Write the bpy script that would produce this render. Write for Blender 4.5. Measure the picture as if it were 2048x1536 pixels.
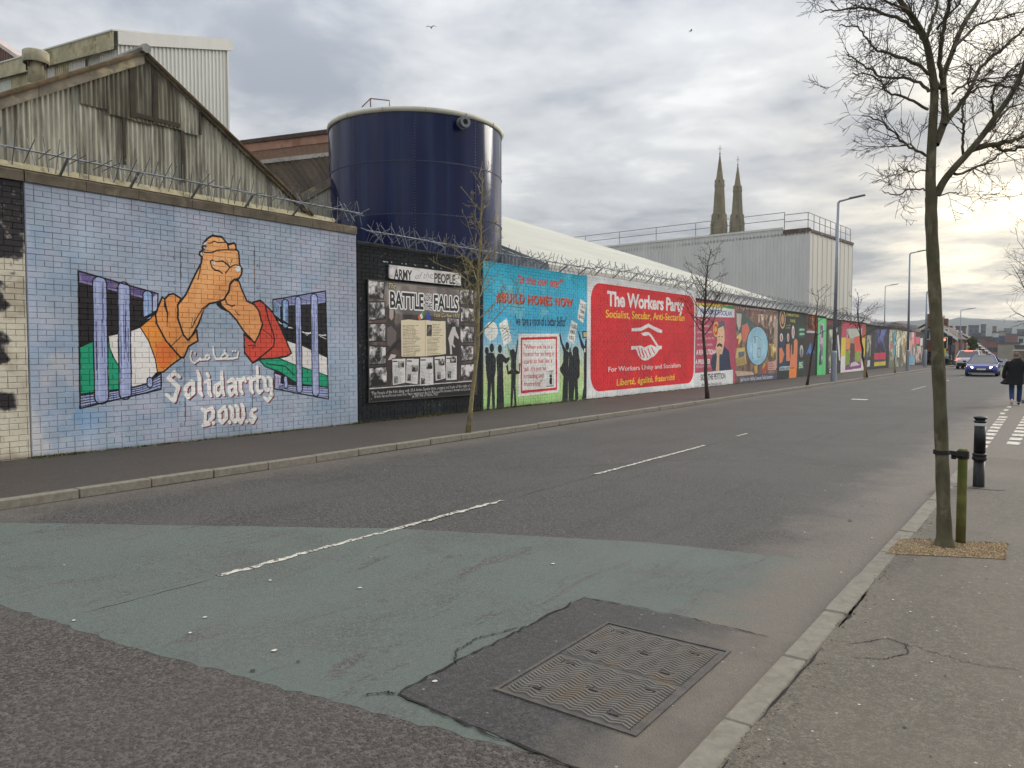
import bpy, bmesh, math, random
import numpy as np
from mathutils import Vector, Matrix
from mathutils.geometry import tessellate_polygon
R = math.radians
sc = bpy.context.scene
COL = sc.collection
for o in list(bpy.data.objects):
    bpy.data.objects.remove(o)

# ------------------------------------------------------------------ camera
FPX, VPX, VPY, CAMH = 1530.0, 2140.0, 697.0, 1.85
PITCH = math.atan((768 - VPY) / FPX)
YAW = math.atan((VPX - 1024) / math.hypot(FPX, 768 - VPY))
cam_d = bpy.data.cameras.new('camera')
cam_d.sensor_width = 36.0
cam_d.lens = 36.0 * FPX / 2048
cam_d.clip_start = 0.05
cam_d.clip_end = 20000
cam = bpy.data.objects.new('camera', cam_d)
COL.objects.link(cam)
cam.location = (0, 0, CAMH)
cam.rotation_euler = (math.pi / 2 - PITCH, 0, YAW)
sc.camera = cam

# ------------------------------------------------------------------ sun, sky, exposure
SUN_EL, SUN_AZ = 24.0, 24.0          # degrees; azimuth measured from +Y towards +X
sun_d = bpy.data.lights.new('sun', 'SUN')
sun_d.energy = 1.5
sun_d.angle = R(24)
sun_d.color = (1.0, 0.94, 0.85)
sun = bpy.data.objects.new('sun', sun_d)
COL.objects.link(sun)
SD = Vector((math.sin(R(SUN_AZ)) * math.cos(R(SUN_EL)), math.cos(R(SUN_AZ)) * math.cos(R(SUN_EL)), math.sin(R(SUN_EL))))
sun.rotation_euler = SD.to_track_quat('Z', 'Y').to_euler()
sun.location = (0, 0, 60)

world = bpy.data.worlds.new('World')
sc.world = world
world.use_nodes = True


class NT:
    """small helper to wire shader nodes"""
    def __init__(s, tree):
        s.t = tree
        s.t.nodes.clear()

    def n(s, kind, **kw):
        nd = s.t.nodes.new(kind)
        for k, v in kw.items():
            if k.startswith('i_'):
                nd.inputs[int(k[2:])].default_value = v
            else:
                setattr(nd, k, v)
        return nd

    def l(s, a, b):
        s.t.links.new(a, b)

    def put(s, v, sock):
        if hasattr(v, 'is_linked'):
            s.l(v, sock)
        else:
            sock.default_value = v

    def math(s, op, a, b=0.0, c=0.0, clamp=False):
        m = s.n('ShaderNodeMath', operation=op, use_clamp=clamp)
        for i, v in enumerate((a, b, c)):
            s.put(v, m.inputs[i])
        return m.outputs[0]

    def vmath(s, op, a, b=(0, 0, 0)):
        m = s.n('ShaderNodeVectorMath', operation=op)
        s.put(a, m.inputs[0])
        s.put(b, m.inputs[1])
        return m.outputs['Vector']

    def mix(s, f, a, b, mode='MIX'):
        m = s.n('ShaderNodeMix', data_type='RGBA', blend_type=mode)
        s.put(f, m.inputs[0])
        for v, k in ((a, 6), (b, 7)):
            if isinstance(v, tuple) and len(v) == 3:
                v = (*v, 1)
            s.put(v, m.inputs[k])
        return m.outputs[2]

    def noise(s, vec, scale, detail=5, rough=.55, dist=0.0, out=0):
        nd = s.n('ShaderNodeTexNoise')
        s.l(vec, nd.inputs['Vector'])
        nd.inputs['Scale'].default_value = scale
        nd.inputs['Detail'].default_value = detail
        nd.inputs['Roughness'].default_value = rough
        nd.inputs['Distortion'].default_value = dist
        return nd.outputs[out]

    def ramp(s, v, lo, hi, a=0.0, b=1.0, smooth=True):
        m = s.n('ShaderNodeMapRange', interpolation_type='SMOOTHSTEP' if smooth else 'LINEAR')
        s.put(v, m.inputs[0])
        for i, x in enumerate((lo, hi, a, b)):
            s.put(x, m.inputs[i + 1])
        return m.outputs[0]

    def scaled(s, vec, sc3):
        return s.vmath('MULTIPLY', vec, sc3)


def build_world():
    t = NT(world.node_tree)
    sky = t.n('ShaderNodeTexSky', sky_type='NISHITA')
    sky.sun_disc = False
    sky.sun_elevation = R(SUN_EL)
    sky.sun_rotation = R(SUN_AZ)
    sky.air_density = 1.0
    sky.dust_density = 2.0
    sky.ozone_density = 1.0
    g = t.n('ShaderNodeTexCoord').outputs['Generated']
    d = t.vmath('NORMALIZE', g)
    sp = t.n('ShaderNodeSeparateXYZ')
    t.l(d, sp.inputs[0])
    z = sp.outputs[2]
    zc = t.math('MAXIMUM', z, 0.0)
    # flat cloud deck seen in perspective: direction divided by height
    den = t.math('ADD', zc, 0.10)
    cb = t.n('ShaderNodeCombineXYZ')
    t.l(t.math('DIVIDE', sp.outputs[0], den), cb.inputs[0])
    t.l(t.math('DIVIDE', sp.outputs[1], den), cb.inputs[1])
    big = t.noise(cb.outputs[0], 0.60, 7, .55, .25)
    cb2 = t.vmath('ADD', cb.outputs[0], (7.3, -3.1, 1.7))
    med = t.noise(cb2, 1.7, 8, .58, .3)
    dens = t.math('ADD', t.math('MULTIPLY', big, .62), t.math('MULTIPLY', med, .38))
    dark = t.ramp(dens, .455, .60)          # thick parts of the cloud, darker below
    thin = t.ramp(dens, .475, .40)          # thin parts let more light through
    # brightness towards the sun behind the cloud, low over the street
    dp = t.n('ShaderNodeVectorMath', operation='DOT_PRODUCT')
    t.l(d, dp.inputs[0])
    gv = Vector((math.sin(R(-1)) * math.cos(R(9)), math.cos(R(-1)) * math.cos(R(9)), math.sin(R(9))))
    dp.inputs[1].default_value = gv
    glow = t.math('POWER', t.math('MAXIMUM', dp.outputs['Value'], 0.0), 55.0)
    glow2 = t.math('POWER', t.math('MAXIMUM', dp.outputs['Value'], 0.0), 130.0)
    base = t.mix(dark, (6.7, 6.85, 7.05, 1), (3.6, 3.95, 4.55, 1))
    base = t.mix(t.math('MULTIPLY', thin, .75), base, (9.4, 9.45, 9.4, 1))
    warm = t.mix(glow, base, t.mix(dark, (14.0, 12.6, 10.0, 1), (6.2, 6.1, 5.8, 1)))
    warm = t.mix(t.math('MULTIPLY', glow2, t.ramp(dens, .52, .40)), warm, (24.0, 21.0, 14.5, 1))
    # overcast: brighter towards the zenith
    zen = t.math('ADD', t.math('MULTIPLY', t.math('POWER', zc, 1.5), 2.2), 0.86)
    col = t.vmath('MULTIPLY', warm, (1, 1, 1))
    sc_ = t.n('ShaderNodeVectorMath', operation='SCALE')
    t.l(col, sc_.inputs[0])
    t.l(zen, sc_.inputs['Scale'])
    allc = t.mix(.94, sky.outputs[0], sc_.outputs[0])
    # below the horizon: dull ground tone
    allc = t.mix(t.ramp(z, -.02, 0.0), (1.2, 1.15, 1.1, 1), allc)
    bg = t.n('ShaderNodeBackground')
    t.l(allc, bg.inputs[0])
    bg.inputs[1].default_value = 0.074
    out = t.n('ShaderNodeOutputWorld')
    t.l(bg.outputs[0], out.inputs[0])


build_world()
sc.view_settings.view_transform = 'Standard'
sc.view_settings.look = 'None'
sc.view_settings.gamma = 1.0
sc.view_settings.exposure = 0.36
sc.view_settings.use_curve_mapping = False
sc.render.engine = 'CYCLES'
sc.cycles.max_bounces = 6
sc.cycles.diffuse_bounces = 3
sc.cycles.glossy_bounces = 3
sc.cycles.use_denoising = True
world.cycles.sampling_method = 'MANUAL'
world.cycles.sample_map_resolution = 1024

# ------------------------------------------------------------------ photo measurements -> places in the street
_fw = np.array([-math.sin(YAW) * math.cos(PITCH), math.cos(YAW) * math.cos(PITCH), -math.sin(PITCH)])
_rt = np.array([math.cos(YAW), math.sin(YAW), 0.0])
_up = np.cross(_rt, _fw)
_C = np.array([0, 0, CAMH])


def sight(u, v):
    return _fw + _rt * (u - 1024) / FPX - _up * (v - 768) / FPX


def on_ground(u, v, z=0.0):
    d = sight(u, v)
    return _C + d * (z - CAMH) / d[2]


def on_x(u, v, X):
    d = sight(u, v)
    return _C + d * X / d[0]


def on_y(u, v, Y):
    d = sight(u, v)
    return _C + d * Y / d[1]


def at_range(u, v, r):
    d = sight(u, v)
    return _C + d * r / math.hypot(d[0], d[1])


def at_depth(u, v, dep):
    return _C + sight(u, v) * dep


# ------------------------------------------------------------------ object helpers
def tag(o, label=None, cat=None, group=None, kind=None):
    if label: o['label'] = label
    if cat: o['category'] = cat
    if group: o['group'] = group
    if kind: o['kind'] = kind
    return o


def empty(name, loc=(0, 0, 0), rz=0.0, parent=None):
    o = bpy.data.objects.new(name, None)
    o.empty_display_size = .2
    COL.objects.link(o)
    o.location = loc
    o.rotation_euler = (0, 0, rz)
    if parent: o.parent = parent
    return o


def link(name, me, parent=None, loc=None, rz=None):
    o = bpy.data.objects.new(name, me)
    COL.objects.link(o)
    if loc is not None: o.location = loc
    if rz is not None: o.rotation_euler = (0, 0, rz)
    if parent: o.parent = parent
    return o


class MB:
    """collects shapes into one mesh; build() links it as ONE object"""
    def __init__(s):
        s.v, s.f, s.m = [], [], []
        s.mi = 0

    def add(s, vs, fs):
        b = len(s.v)
        s.v += [tuple(map(float, p)) for p in vs]
        s.f += [[b + i for i in f] for f in fs]
        s.m += [s.mi] * len(fs)
        return s

    def box(s, a, b):
        (x0, y0, z0), (x1, y1, z1) = a, b
        x0, x1 = min(x0, x1), max(x0, x1); y0, y1 = min(y0, y1), max(y0, y1); z0, z1 = min(z0, z1), max(z0, z1)
        return s.add([(x0, y0, z0), (x1, y0, z0), (x1, y1, z0), (x0, y1, z0), (x0, y0, z1), (x1, y0, z1), (x1, y1, z1), (x0, y1, z1)],
                     [(0, 3, 2, 1), (4, 5, 6, 7), (0, 1, 5, 4), (1, 2, 6, 5), (2, 3, 7, 6), (3, 0, 4, 7)])

    def bbox(s, a, b, c=.01):
        """box with chamfered edges"""
        lo = [min(p, q) for p, q in zip(a, b)]; hi = [max(p, q) for p, q in zip(a, b)]
        vs, idx = [], {}
        for sx in (0, 1):
            for sy in (0, 1):
                for sz in (0, 1):
                    for ax in range(3):
                        p = [(lo, hi)[k][i] for i, k in enumerate((sx, sy, sz))]
                        for i, k in enumerate((sx, sy, sz)):
                            if i != ax: p[i] += c if k == 0 else -c
                        idx[(sx, sy, sz, ax)] = len(vs); vs.append(p)
        fs = []
        for ax in range(3):
            o1, o2 = [i for i in range(3) if i != ax]
            for k in (0, 1):
                f = []
                for a1, a2 in ((0, 0), (1, 0), (1, 1), (0, 1)):
                    q = [0, 0, 0]; q[ax] = k; q[o1] = a1; q[o2] = a2
                    f.append(idx[(*q, ax)])
                fs.append(f)
        for ax in range(3):
            o1, o2 = [i for i in range(3) if i != ax]
            for a1 in (0, 1):
                for a2 in (0, 1):
                    q0 = [0, 0, 0]; q0[o1] = a1; q0[o2] = a2; q1 = list(q0); q1[ax] = 1
                    fs.append([idx[(*q0, o1)], idx[(*q1, o1)], idx[(*q1, o2)], idx[(*q0, o2)]])
        for sx in (0, 1):
            for sy in (0, 1):
                for sz in (0, 1):
                    fs.append([idx[(sx, sy, sz, 0)], idx[(sx, sy, sz, 1)], idx[(sx, sy, sz, 2)]])
        return s.add(vs, fs)

    def tube(s, pts, rad, n=6, cap=True):
        pts = [Vector(p) for p in pts]
        rad = [rad] * len(pts) if isinstance(rad, (int, float)) else rad
        rings, ref = [], None
        for i, p in enumerate(pts):
            a = pts[max(i - 1, 0)]; b = pts[min(i + 1, len(pts) - 1)]
            t = (b - a).normalized() if (b - a).length > 1e-9 else Vector((0, 0, 1))
            if ref is None: ref = Vector((1, 0, 0)) if abs(t.x) < .8 else Vector((0, 1, 0))
            u = (ref - t * ref.dot(t)).normalized(); ref = u; w = t.cross(u)
            rings.append([p + (u * math.cos(k * 2 * math.pi / n) + w * math.sin(k * 2 * math.pi / n)) * rad[i] for k in range(n)])
        vs = [q for r in rings for q in r]
        fs = [[i * n + k, i * n + (k + 1) % n, (i + 1) * n + (k + 1) % n, (i + 1) * n + k] for i in range(len(pts) - 1) for k in range(n)]
        if cap: fs += [list(range(n))[::-1], [(len(pts) - 1) * n + k for k in range(n)]]
        return s.add(vs, fs)

    def lathe(s, prof, c=(0, 0, 0), n=16, cap=True):
        vs = [(c[0] + r * math.cos(2 * math.pi * k / n), c[1] + r * math.sin(2 * math.pi * k / n), c[2] + z) for r, z in prof for k in range(n)]
        m = len(prof)
        fs = [[i * n + k, i * n + (k + 1) % n, (i + 1) * n + (k + 1) % n, (i + 1) * n + k] for i in range(m - 1) for k in range(n)]
        if cap: fs += [list(range(n))[::-1], [(m - 1) * n + k for k in range(n)]]
        return s.add(vs, fs)

    def prism(s, poly, off):
        """polygon (3d points) extruded by off"""
        n = len(poly); off = Vector(off)
        a = [Vector(p) for p in poly]
        vs = a + [p + off for p in a]
        return s.add(vs, [list(range(n))[::-1], list(range(n, 2 * n))] + [[i, (i + 1) % n, n + (i + 1) % n, n + i] for i in range(n)])

    def mesh(s, name, mat, smooth=False):
        me = bpy.data.meshes.new(name)
        me.from_pydata(s.v, [], s.f)
        for m in (mat if isinstance(mat, (list, tuple)) else [mat]):
            me.materials.append(m)
        if any(s.m): me.polygons.foreach_set('material_index', s.m)
        bm = bmesh.new(); bm.from_mesh(me)
        bmesh.ops.recalc_face_normals(bm, faces=bm.faces)
        bm.to_mesh(me); bm.free()
        if smooth: me.polygons.foreach_set('use_smooth', [True] * len(me.polygons))
        return me

    def build(s, name, mat, parent=None, smooth=False, loc=None, rz=None):
        return link(name, s.mesh(name, mat, smooth), parent, loc, rz)


def sheet(name, pts, z, mat, kind='structure', parent=None):
    """flat polygon (possibly concave) lying at height z"""
    vs = [(p[0], p[1], z) for p in pts]
    tris = tessellate_polygon([[Vector(v) for v in vs]])
    me = bpy.data.meshes.new(name)
    fs = []
    for a, b, c in tris:
        A, B, D = (Vector(vs[i]) for i in (a, b, c))
        fs.append((a, b, c) if (B - A).cross(D - A).z > 0 else (a, c, b))
    me.from_pydata(vs, [], fs)
    me.materials.append(mat)
    o = link(name, me, parent)
    if kind and not parent: o['kind'] = kind
    return o


def hullsmooth(o, angle=40):
    me = o.data
    me.polygons.foreach_set('use_smooth', [True] * len(me.polygons))
    me.set_sharp_from_angle(angle=R(angle))
    return o


# ------------------------------------------------------------------ materials
def lin(c):
    return tuple(((x / 255) / 12.92 if x <= 10 else (((x / 255) + .055) / 1.055) ** 2.4) for x in c)


MATS = {}


def mat(name, col, rough=.8, var=.18, vs=3.0, bump=.25, bs=60.0, metal=0.0, spec=.35, col2=None, c2lo=.5, c2hi=.65, c2s=2.0,
        stretch=(1, 1, 1), emit=None, coat=0.0, alpha=None):
    """procedural material: base colour with noise, optional second tone in patches, fine relief"""
    if name in MATS: return MATS[name]
    m = bpy.data.materials.new(name)
    m.use_nodes = True
    t = NT(m.node_tree)
    bs_ = t.n('ShaderNodeBsdfPrincipled')
    out = t.n('ShaderNodeOutputMaterial')
    t.l(bs_.outputs[0], out.inputs[0])
    p = t.scaled(t.n('ShaderNodeNewGeometry').outputs['Position'], stretch)
    n1 = t.noise(p, vs, 6, .6)
    f = t.ramp(n1, .3, .7, 0, 1)
    lo = tuple(max(c * (1 - var), 0) for c in col); hi = tuple(min(c * (1 + var), 1) for c in col)
    c = t.mix(f, lo, hi)
    if col2:
        n2 = t.noise(t.vmath('ADD', p, (13, 5, 7)), c2s, 7, .65, .3)
        c = t.mix(t.ramp(n2, c2lo, c2hi), c, col2)
    t.l(c, bs_.inputs['Base Color'])
    bs_.inputs['Roughness'].default_value = rough
    bs_.inputs['Metallic'].default_value = metal
    bs_.inputs['Specular IOR Level'].default_value = spec
    if coat: bs_.inputs['Coat Weight'].default_value = coat
    if emit:
        bs_.inputs['Emission Color'].default_value = (*emit[0], 1)
        bs_.inputs['Emission Strength'].default_value = emit[1]
    if bump:
        b = t.n('ShaderNodeBump')
        b.inputs['Strength'].default_value = bump
        b.inputs['Distance'].default_value = .01
        t.l(t.noise(p, bs, 4, .6), b.inputs['Height'])
        t.l(b.outputs[0], bs_.inputs['Normal'])
    MATS[name] = m
    return m


def asphalt(name, base, chip, dust=None, dustband=None, scale=75.0, bump=.6, tint=None, tintamt=0.0, patch=.5, speck=0.0, shine=.72, dash=None):
    """bitumen with visible aggregate, worn patches and (optionally) dust along a kerb line"""
    m = bpy.data.materials.new(name)
    m.use_nodes = True
    t = NT(m.node_tree)
    bs_ = t.n('ShaderNodeBsdfPrincipled')
    out = t.n('ShaderNodeOutputMaterial')
    t.l(bs_.outputs[0], out.inputs[0])
    p = t.n('ShaderNodeNewGeometry').outputs['Position']
    vo = t.n('ShaderNodeTexVoronoi', feature='F1')
    t.l(t.vmath('ADD', p, t.vmath('MULTIPLY', t.noise(p, 40, 2, .5, 0, 1), (.012, .012, .0))), vo.inputs['Vector'])
    vo.inputs['Scale'].default_value = scale
    sep = t.n('ShaderNodeSeparateColor')
    t.l(vo.outputs['Color'], sep.inputs[0])
    stone = sep.outputs[0]
    c = t.mix(t.ramp(stone, .15, .95), tuple(x * .60 for x in base), tuple(min(1, x * 1.14) for x in chip))
    c = t.mix(t.ramp(t.noise(p, 23, 5, .7), .36, .66, 0, .6), c, tuple(x * .56 for x in base))
    c = t.mix(t.ramp(t.noise(t.vmath('ADD', p, (3, 9, 1)), 31, 4, .7), .52, .72, 0, .5), c, tuple(min(1, x * 1.25) for x in chip))
    big = t.noise(p, .55, 6, .6, .4)
    c = t.mix(t.ramp(big, .35, .68, 0, patch), c, tuple(min(1, x * 1.45 + .008) for x in base))
    med = t.noise(t.scaled(p, (1.5, .13, 1)), 1.7, 6, .65)
    c = t.mix(t.ramp(med, .5, .75, 0, .35), c, tuple(x * .62 for x in base))
    if tint:
        wear = t.noise(p, 1.1, 8, .7, .5)
        scr = t.noise(t.scaled(p, (1.0, .22, 1)), 4.0, 8, .72, .9)
        fine = t.noise(p, 130, 3, .6)
        w = t.math('MULTIPLY', t.ramp(wear, .62, .42, .45, 1), t.ramp(scr, .63, .56))
        w = t.math('MULTIPLY', w, t.ramp(fine, .72, .45, .6, 1))
        c = t.mix(t.math('MULTIPLY', w, tintamt), c, tint)
        c = t.mix(t.ramp(t.noise(p, 260, 2, .5), .62, .8, 0, .35), c, tuple(min(1, x * 1.9) for x in tint))
    if dust:
        sx = t.n('ShaderNodeSeparateXYZ')
        t.l(p, sx.inputs[0])
        wob = t.math('ADD', sx.outputs[0], t.math('MULTIPLY', t.math('SUBTRACT', t.noise(p, 1.6, 6, .65), .5), 1.5))
        c = t.mix(t.ramp(wob, dustband[0], dustband[1], 0, dustband[2]), c, dust)
        if len(dustband) > 3:
            c = t.mix(t.ramp(wob, dustband[3], dustband[4], 0, dustband[5]), c, dust)
    if speck:
        sp = t.n('ShaderNodeTexVoronoi', feature='F1')
        t.l(p, sp.inputs['Vector'])
        sp.inputs['Scale'].default_value = 16
        s2 = t.n('ShaderNodeSeparateColor')
        t.l(sp.outputs['Color'], s2.inputs[0])
        pick = t.math('MULTIPLY', t.ramp(s2.outputs[1], .8, .9), t.ramp(sp.outputs['Distance'], .14, .09))
        c = t.mix(t.math('MULTIPLY', pick, speck), c, (.42, .40, .36))
    t.l(c, bs_.inputs['Base Color'])
    t.l(t.ramp(stone, 0, 1, shine - .12, shine + .16), bs_.inputs['Roughness'])
    bs_.inputs['Specular IOR Level'].default_value = .35
    b = t.n('ShaderNodeBump')
    b.inputs['Strength'].default_value = bump
    b.inputs['Distance'].default_value = .006
    h = t.math('ADD', t.ramp(vo.outputs['Distance'], .0, .6, 1, 0), t.math('MULTIPLY', t.noise(p, 7, 5, .6), .8))
    t.l(h, b.inputs['Height'])
    t.l(b.outputs[0], bs_.inputs['Normal'])
    MATS[name] = m
    return m

# ================================================================== GROUND, ROAD, PAVEMENTS
PAV = 0.11
WX = -13.3                      # road face of the mural wall
KL, KR = -9.85, -1.28           # kerb faces


def road_z(y):
    return 0.0 if y < 92 else (-(y - 92) * .066 if y < 215 else -8.1 - (y - 215) * .012 if y < 520 else -11.8)


A_ROAD = asphalt('road_asphalt', lin((66, 63, 60)), lin((93, 89, 84)), dust=lin((116, 107, 97)), dustband=(-2.6, -1.6, .7, -8.9, -9.8, .4), scale=62, bump=.8)
A_COARSE = asphalt('coarse_asphalt', lin((72, 66, 62)), lin((97, 90, 84)), scale=66, bump=1.0, patch=.3)
A_GREEN = asphalt('green_surfacing', lin((80, 80, 76)), lin((101, 101, 96)), dust=lin((108, 100, 90)), dustband=(-2.25, -1.7, .9), scale=95, bump=.45,
                  tint=lin((93, 103, 95)), tintamt=.70)
A_PATCH = asphalt('patch_asphalt', lin((61, 59, 57)), lin((77, 74, 72)), dust=lin((112, 103, 92)), dustband=(-2.1, -1.3, .85), scale=80, bump=.5, speck=.5)
A_PAVR = asphalt('right_pavement_asphalt', lin((91, 84, 74)), lin((112, 104, 92)), scale=120, bump=.35, speck=.75, patch=.4)
A_PAVL = asphalt('left_pavement_asphalt', lin((64, 58, 52)), lin((88, 80, 73)), scale=110, bump=.35, speck=.7, patch=.35)
KERB = mat('kerb_granite', lin((124, 118, 106)), .85, .12, 14, .2, 160, col2=lin((112, 107, 94)), c2s=11)
EARTH = mat('dull_ground', lin((92, 92, 78)), .95, .3, .05, 0)

# terrain: one sheet to the horizon, dropping towards the town
ys = [-60, -10, 40, 92, 120, 150, 180, 215, 300, 400, 520, 900, 1500, 2240]
xs = [-2240, -1500, -900, -300, -90, -40, -14, -5, 8, 30, 80, 250, 800, 1500, 2240]
mb = MB()
for y in ys:
    for x in xs:
        mb.v.append((x, y, road_z(y) - .06))
nx = len(xs)
mb.f = [[j * nx + i, j * nx + i + 1, (j + 1) * nx + i + 1, (j + 1) * nx + i] for j in range(len(ys) - 1) for i in range(nx - 1)]
mb.m = [0] * len(mb.f)
tag(mb.build('ground', EARTH), kind='structure')


def strip(name, x0, x1, y0, y1, z, m, kind='structure', step=None):
    yy = [y0] + [y for y in range(int(y0) + 1, int(y1) + 1, 8) if y0 < y < y1 and y > 84] + [y1]
    b = MB()
    for y in yy:
        b.v += [(x0, y, road_z(y) + z), (x1, y, road_z(y) + z)]
    b.f = [[2 * i, 2 * i + 1, 2 * i + 3, 2 * i + 2] for i in range(len(yy) - 1)]
    b.m = [0] * len(b.f)
    return tag(b.build(name, m), kind=kind)


strip('road', KL, KR, -12, 420, 0.0, A_ROAD)
SIDE0, SIDE1 = 15.2, 31.0       # side street on the right
sheet('side_road', [(KR, SIDE0), (60, SIDE0 + 2), (60, SIDE1 + 2), (KR, SIDE1)], 0.002, A_ROAD)
strip('pavement_left', WX - .4, KL - .14, -12, 98, PAV, A_PAVL)
strip('pavement_left_far', -14.0, KL - .14, 104, 230, PAV, A_PAVL)
# right pavement, its nose dropping flush at the side street
mb = MB()
px = [KR + .145, 6, 60]
rows = [(-12, PAV), (4, PAV), (9, PAV), (12.2, PAV), (14.2, .03), (SIDE0, .008)]
for y, z in rows:
    for x in px: mb.v.append((x, y, z))
mb.f = [[j * 3 + i, j * 3 + i + 1, (j + 1) * 3 + i + 1, (j + 1) * 3 + i] for j in range(len(rows) - 1) for i in range(2)]
mb.m = [0] * len(mb.f)
tag(mb.build('pavement_right', A_PAVR), kind='structure')
strip('pavement_right_far', KR + .14, 14, SIDE1 + .14, 230, PAV, A_PAVR)

# road surfacing patches
rng = random.Random(4)


def ragged(p, q, n, amp):
    out = []
    for i in range(n):
        f = i / n
        d = Vector((q[1] - p[1], p[0] - q[0])).normalized() * rng.uniform(-amp, amp) if i else Vector((0, 0))
        out.append((p[0] + (q[0] - p[0]) * f + d[0], p[1] + (q[1] - p[1]) * f + d[1]))
    return out


near = [(-9.83, 1.72), (-6.25, 2.22), (-4.44, 2.40), (-2.65, 2.69), (-1.30, 2.90)]
far = [(-1.30, 4.9), (-1.30, 6.98), (-3.18, 6.60), (-5.51, 5.60), (-9.13, 3.30), (-9.83, 2.9)]
gp = []
for a, b in zip(near[:-1], near[1:]): gp += ragged(a, b, 22, .02)
gp += ragged(near[-1], far[0], 22, .008)
for a, b in zip(far[:-1], far[1:]): gp += ragged(a, b, 22, .012)
gp.append(far[-1])
sheet('green_road_surfacing', gp, .004, A_GREEN)
cp = [(-9.83, -11.9), (-1.30, -11.9), (-1.30, 2.90), (-2.65, 2.80), (-4.44, 2.52), (-6.25, 2.34), (-9.83, 1.84)]
sheet('coarse_road_surface', cp, .003, A_COARSE)
pq = [(-2.85, 2.87), (-1.32, 2.80), (-1.32, 4.86), (-2.86, 4.84)]
pp = []
for a, b in zip(pq, pq[1:] + pq[:1]): pp += ragged(a, b, 16, .008)
sheet('tarmac_patch', pp, .008, A_PATCH)

# cracks: narrow dark ribbons that follow the patch edge and wander over the road
CRACK = mat('crack_shadow', lin((38, 34, 31)), .95, .3, 30, .5)


def crack(name, pts, w, z, seed, amp=.02, seg=14):
    r = random.Random(seed)
    line = []
    for a, b in zip(pts[:-1], pts[1:]):
        for i in range(seg):
            f = i / seg
            line.append((a[0] + (b[0] - a[0]) * f + r.gauss(0, amp), a[1] + (b[1] - a[1]) * f + r.gauss(0, amp)))
    line.append(pts[-1])
    b = MB()
    for i, p in enumerate(line):
        a_ = line[max(i - 1, 0)]; c_ = line[min(i + 1, len(line) - 1)]
        d = Vector((c_[0] - a_[0], c_[1] - a_[1])).normalized()
        h = w * r.uniform(.25, 1.0) * min(1, .2 + i * .3, .2 + (len(line) - 1 - i) * .3)
        zz = z if not callable(z) else z(p)
        b.v += [(p[0] - d.y * h, p[1] + d.x * h, zz), (p[0] + d.y * h, p[1] - d.x * h, zz)]
    b.f = [[2 * i, 2 * i + 1, 2 * i + 3, 2 * i + 2] for i in range(len(line) - 1)]
    b.m = [0] * len(b.f)
    return tag(b.build(name, CRACK), kind='structure')


crack('patch_edge_crack', pq[:1] + [(-2.87, 3.4), (-2.86, 4.1), pq[3]], .011, .0125, 1, .008)
crack('patch_edge_crack', [(-2.85, 3.35), (-2.97, 3.5), (-2.99, 3.75), (-2.87, 4.1)], .008, .0125, 2, .006)
crack('patch_edge_crack', [pq[0], (-2.2, 2.83), pq[1]], .011, .0125, 3, .007)
crack('patch_edge_crack', [pq[3], (-2.1, 4.87), (-1.5, 4.85)], .008, .0125, 5, .006)
crack('road_crack', [(-2.98, 2.75), (-2.92, 2.85), (-2.86, 2.87)], .008, .0125, 6, .006)
crack('road_crack', [(-5.52, 2.5), (-5.5, 3.5)], .006, .006, 7, .006)
crack('road_crack', [(-5.5, 7.4), (-5.55, 9.8), (-5.55, 16)], .005, .005, 8, .008)
crack('road_crack', [(-9.2, 8.2), (-6.4, 9.9), (-4.9, 12.2), (-1.6, 13.2)], .006, .005, 9, .02)
crack('road_crack', [(-5.6, 15.0), (-4.4, 13.8), (-3.2, 13.0)], .005, .005, 10, .02)
crack('road_crack', [(-8.6, 9.4), (-7.4, 12.5), (-6.9, 16)], .005, .005, 19, .02)
crack('pavement_crack', [(-1.02, 4.72), (-.84, 4.98), (-.74, 4.94), (-.70, 4.80), (-.80, 4.62), (-.95, 4.55)], .0045, PAV + .004, 11, .004)
crack('pavement_crack', [(-.76, 4.95), (-.6, 4.9), (-.35, 4.85), (-.15, 4.9)], .003, PAV + .004, 12, .01)
for k, (a, b) in enumerate([((-1.125, 2.2), (-1.122, 3.1)), ((-1.127, 3.5), (-1.12, 4.6)), ((-1.12, 5.0), (-1.125, 5.9))]):
    crack('kerb_gap', [a, b], .009, PAV + .003, 40 + k, .003)
crack('kerb_gap', [(-1.12, 5.0), (-1.125, 5.9)], .010, PAV + .003, 15, .006)

# white road markings, worn
WHITE = mat('road_paint', lin((205, 198, 184)), .8, .15, 8, .4, 60, col2=lin((120, 114, 106)), c2lo=.52, c2hi=.60, c2s=14)
WHITE2 = mat('worn_road_paint', lin((192, 186, 172)), .8, .15, 8, .4, 60, col2=lin((92, 88, 84)), c2lo=.50, c2hi=.56, c2s=22)


def dash(x0, x1, y0, y1, m, rag, seed, name='lane_marking'):
    r = random.Random(seed)
    n = max(4, int((y1 - y0) / .06)) if rag else 2
    L, Rr = [], []
    for i in range(n + 1):
        y = y0 + (y1 - y0) * i / n
        L.append((x0 + r.uniform(0, rag) * (i > 0), y)); Rr.append((x1 - r.uniform(0, rag), y + r.uniform(-rag, rag) * .3))
    b = MB()
    for p, q in zip(L, Rr): b.v += [(p[0], p[1], road_z(p[1]) + .0085), (q[0], q[1], road_z(q[1]) + .0085)]
    b.f = [[2 * i, 2 * i + 1, 2 * i + 3, 2 * i + 2] for i in range(n)]
    b.m = [0] * n
    return tag(b.build(name, m), kind='structure')


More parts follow.
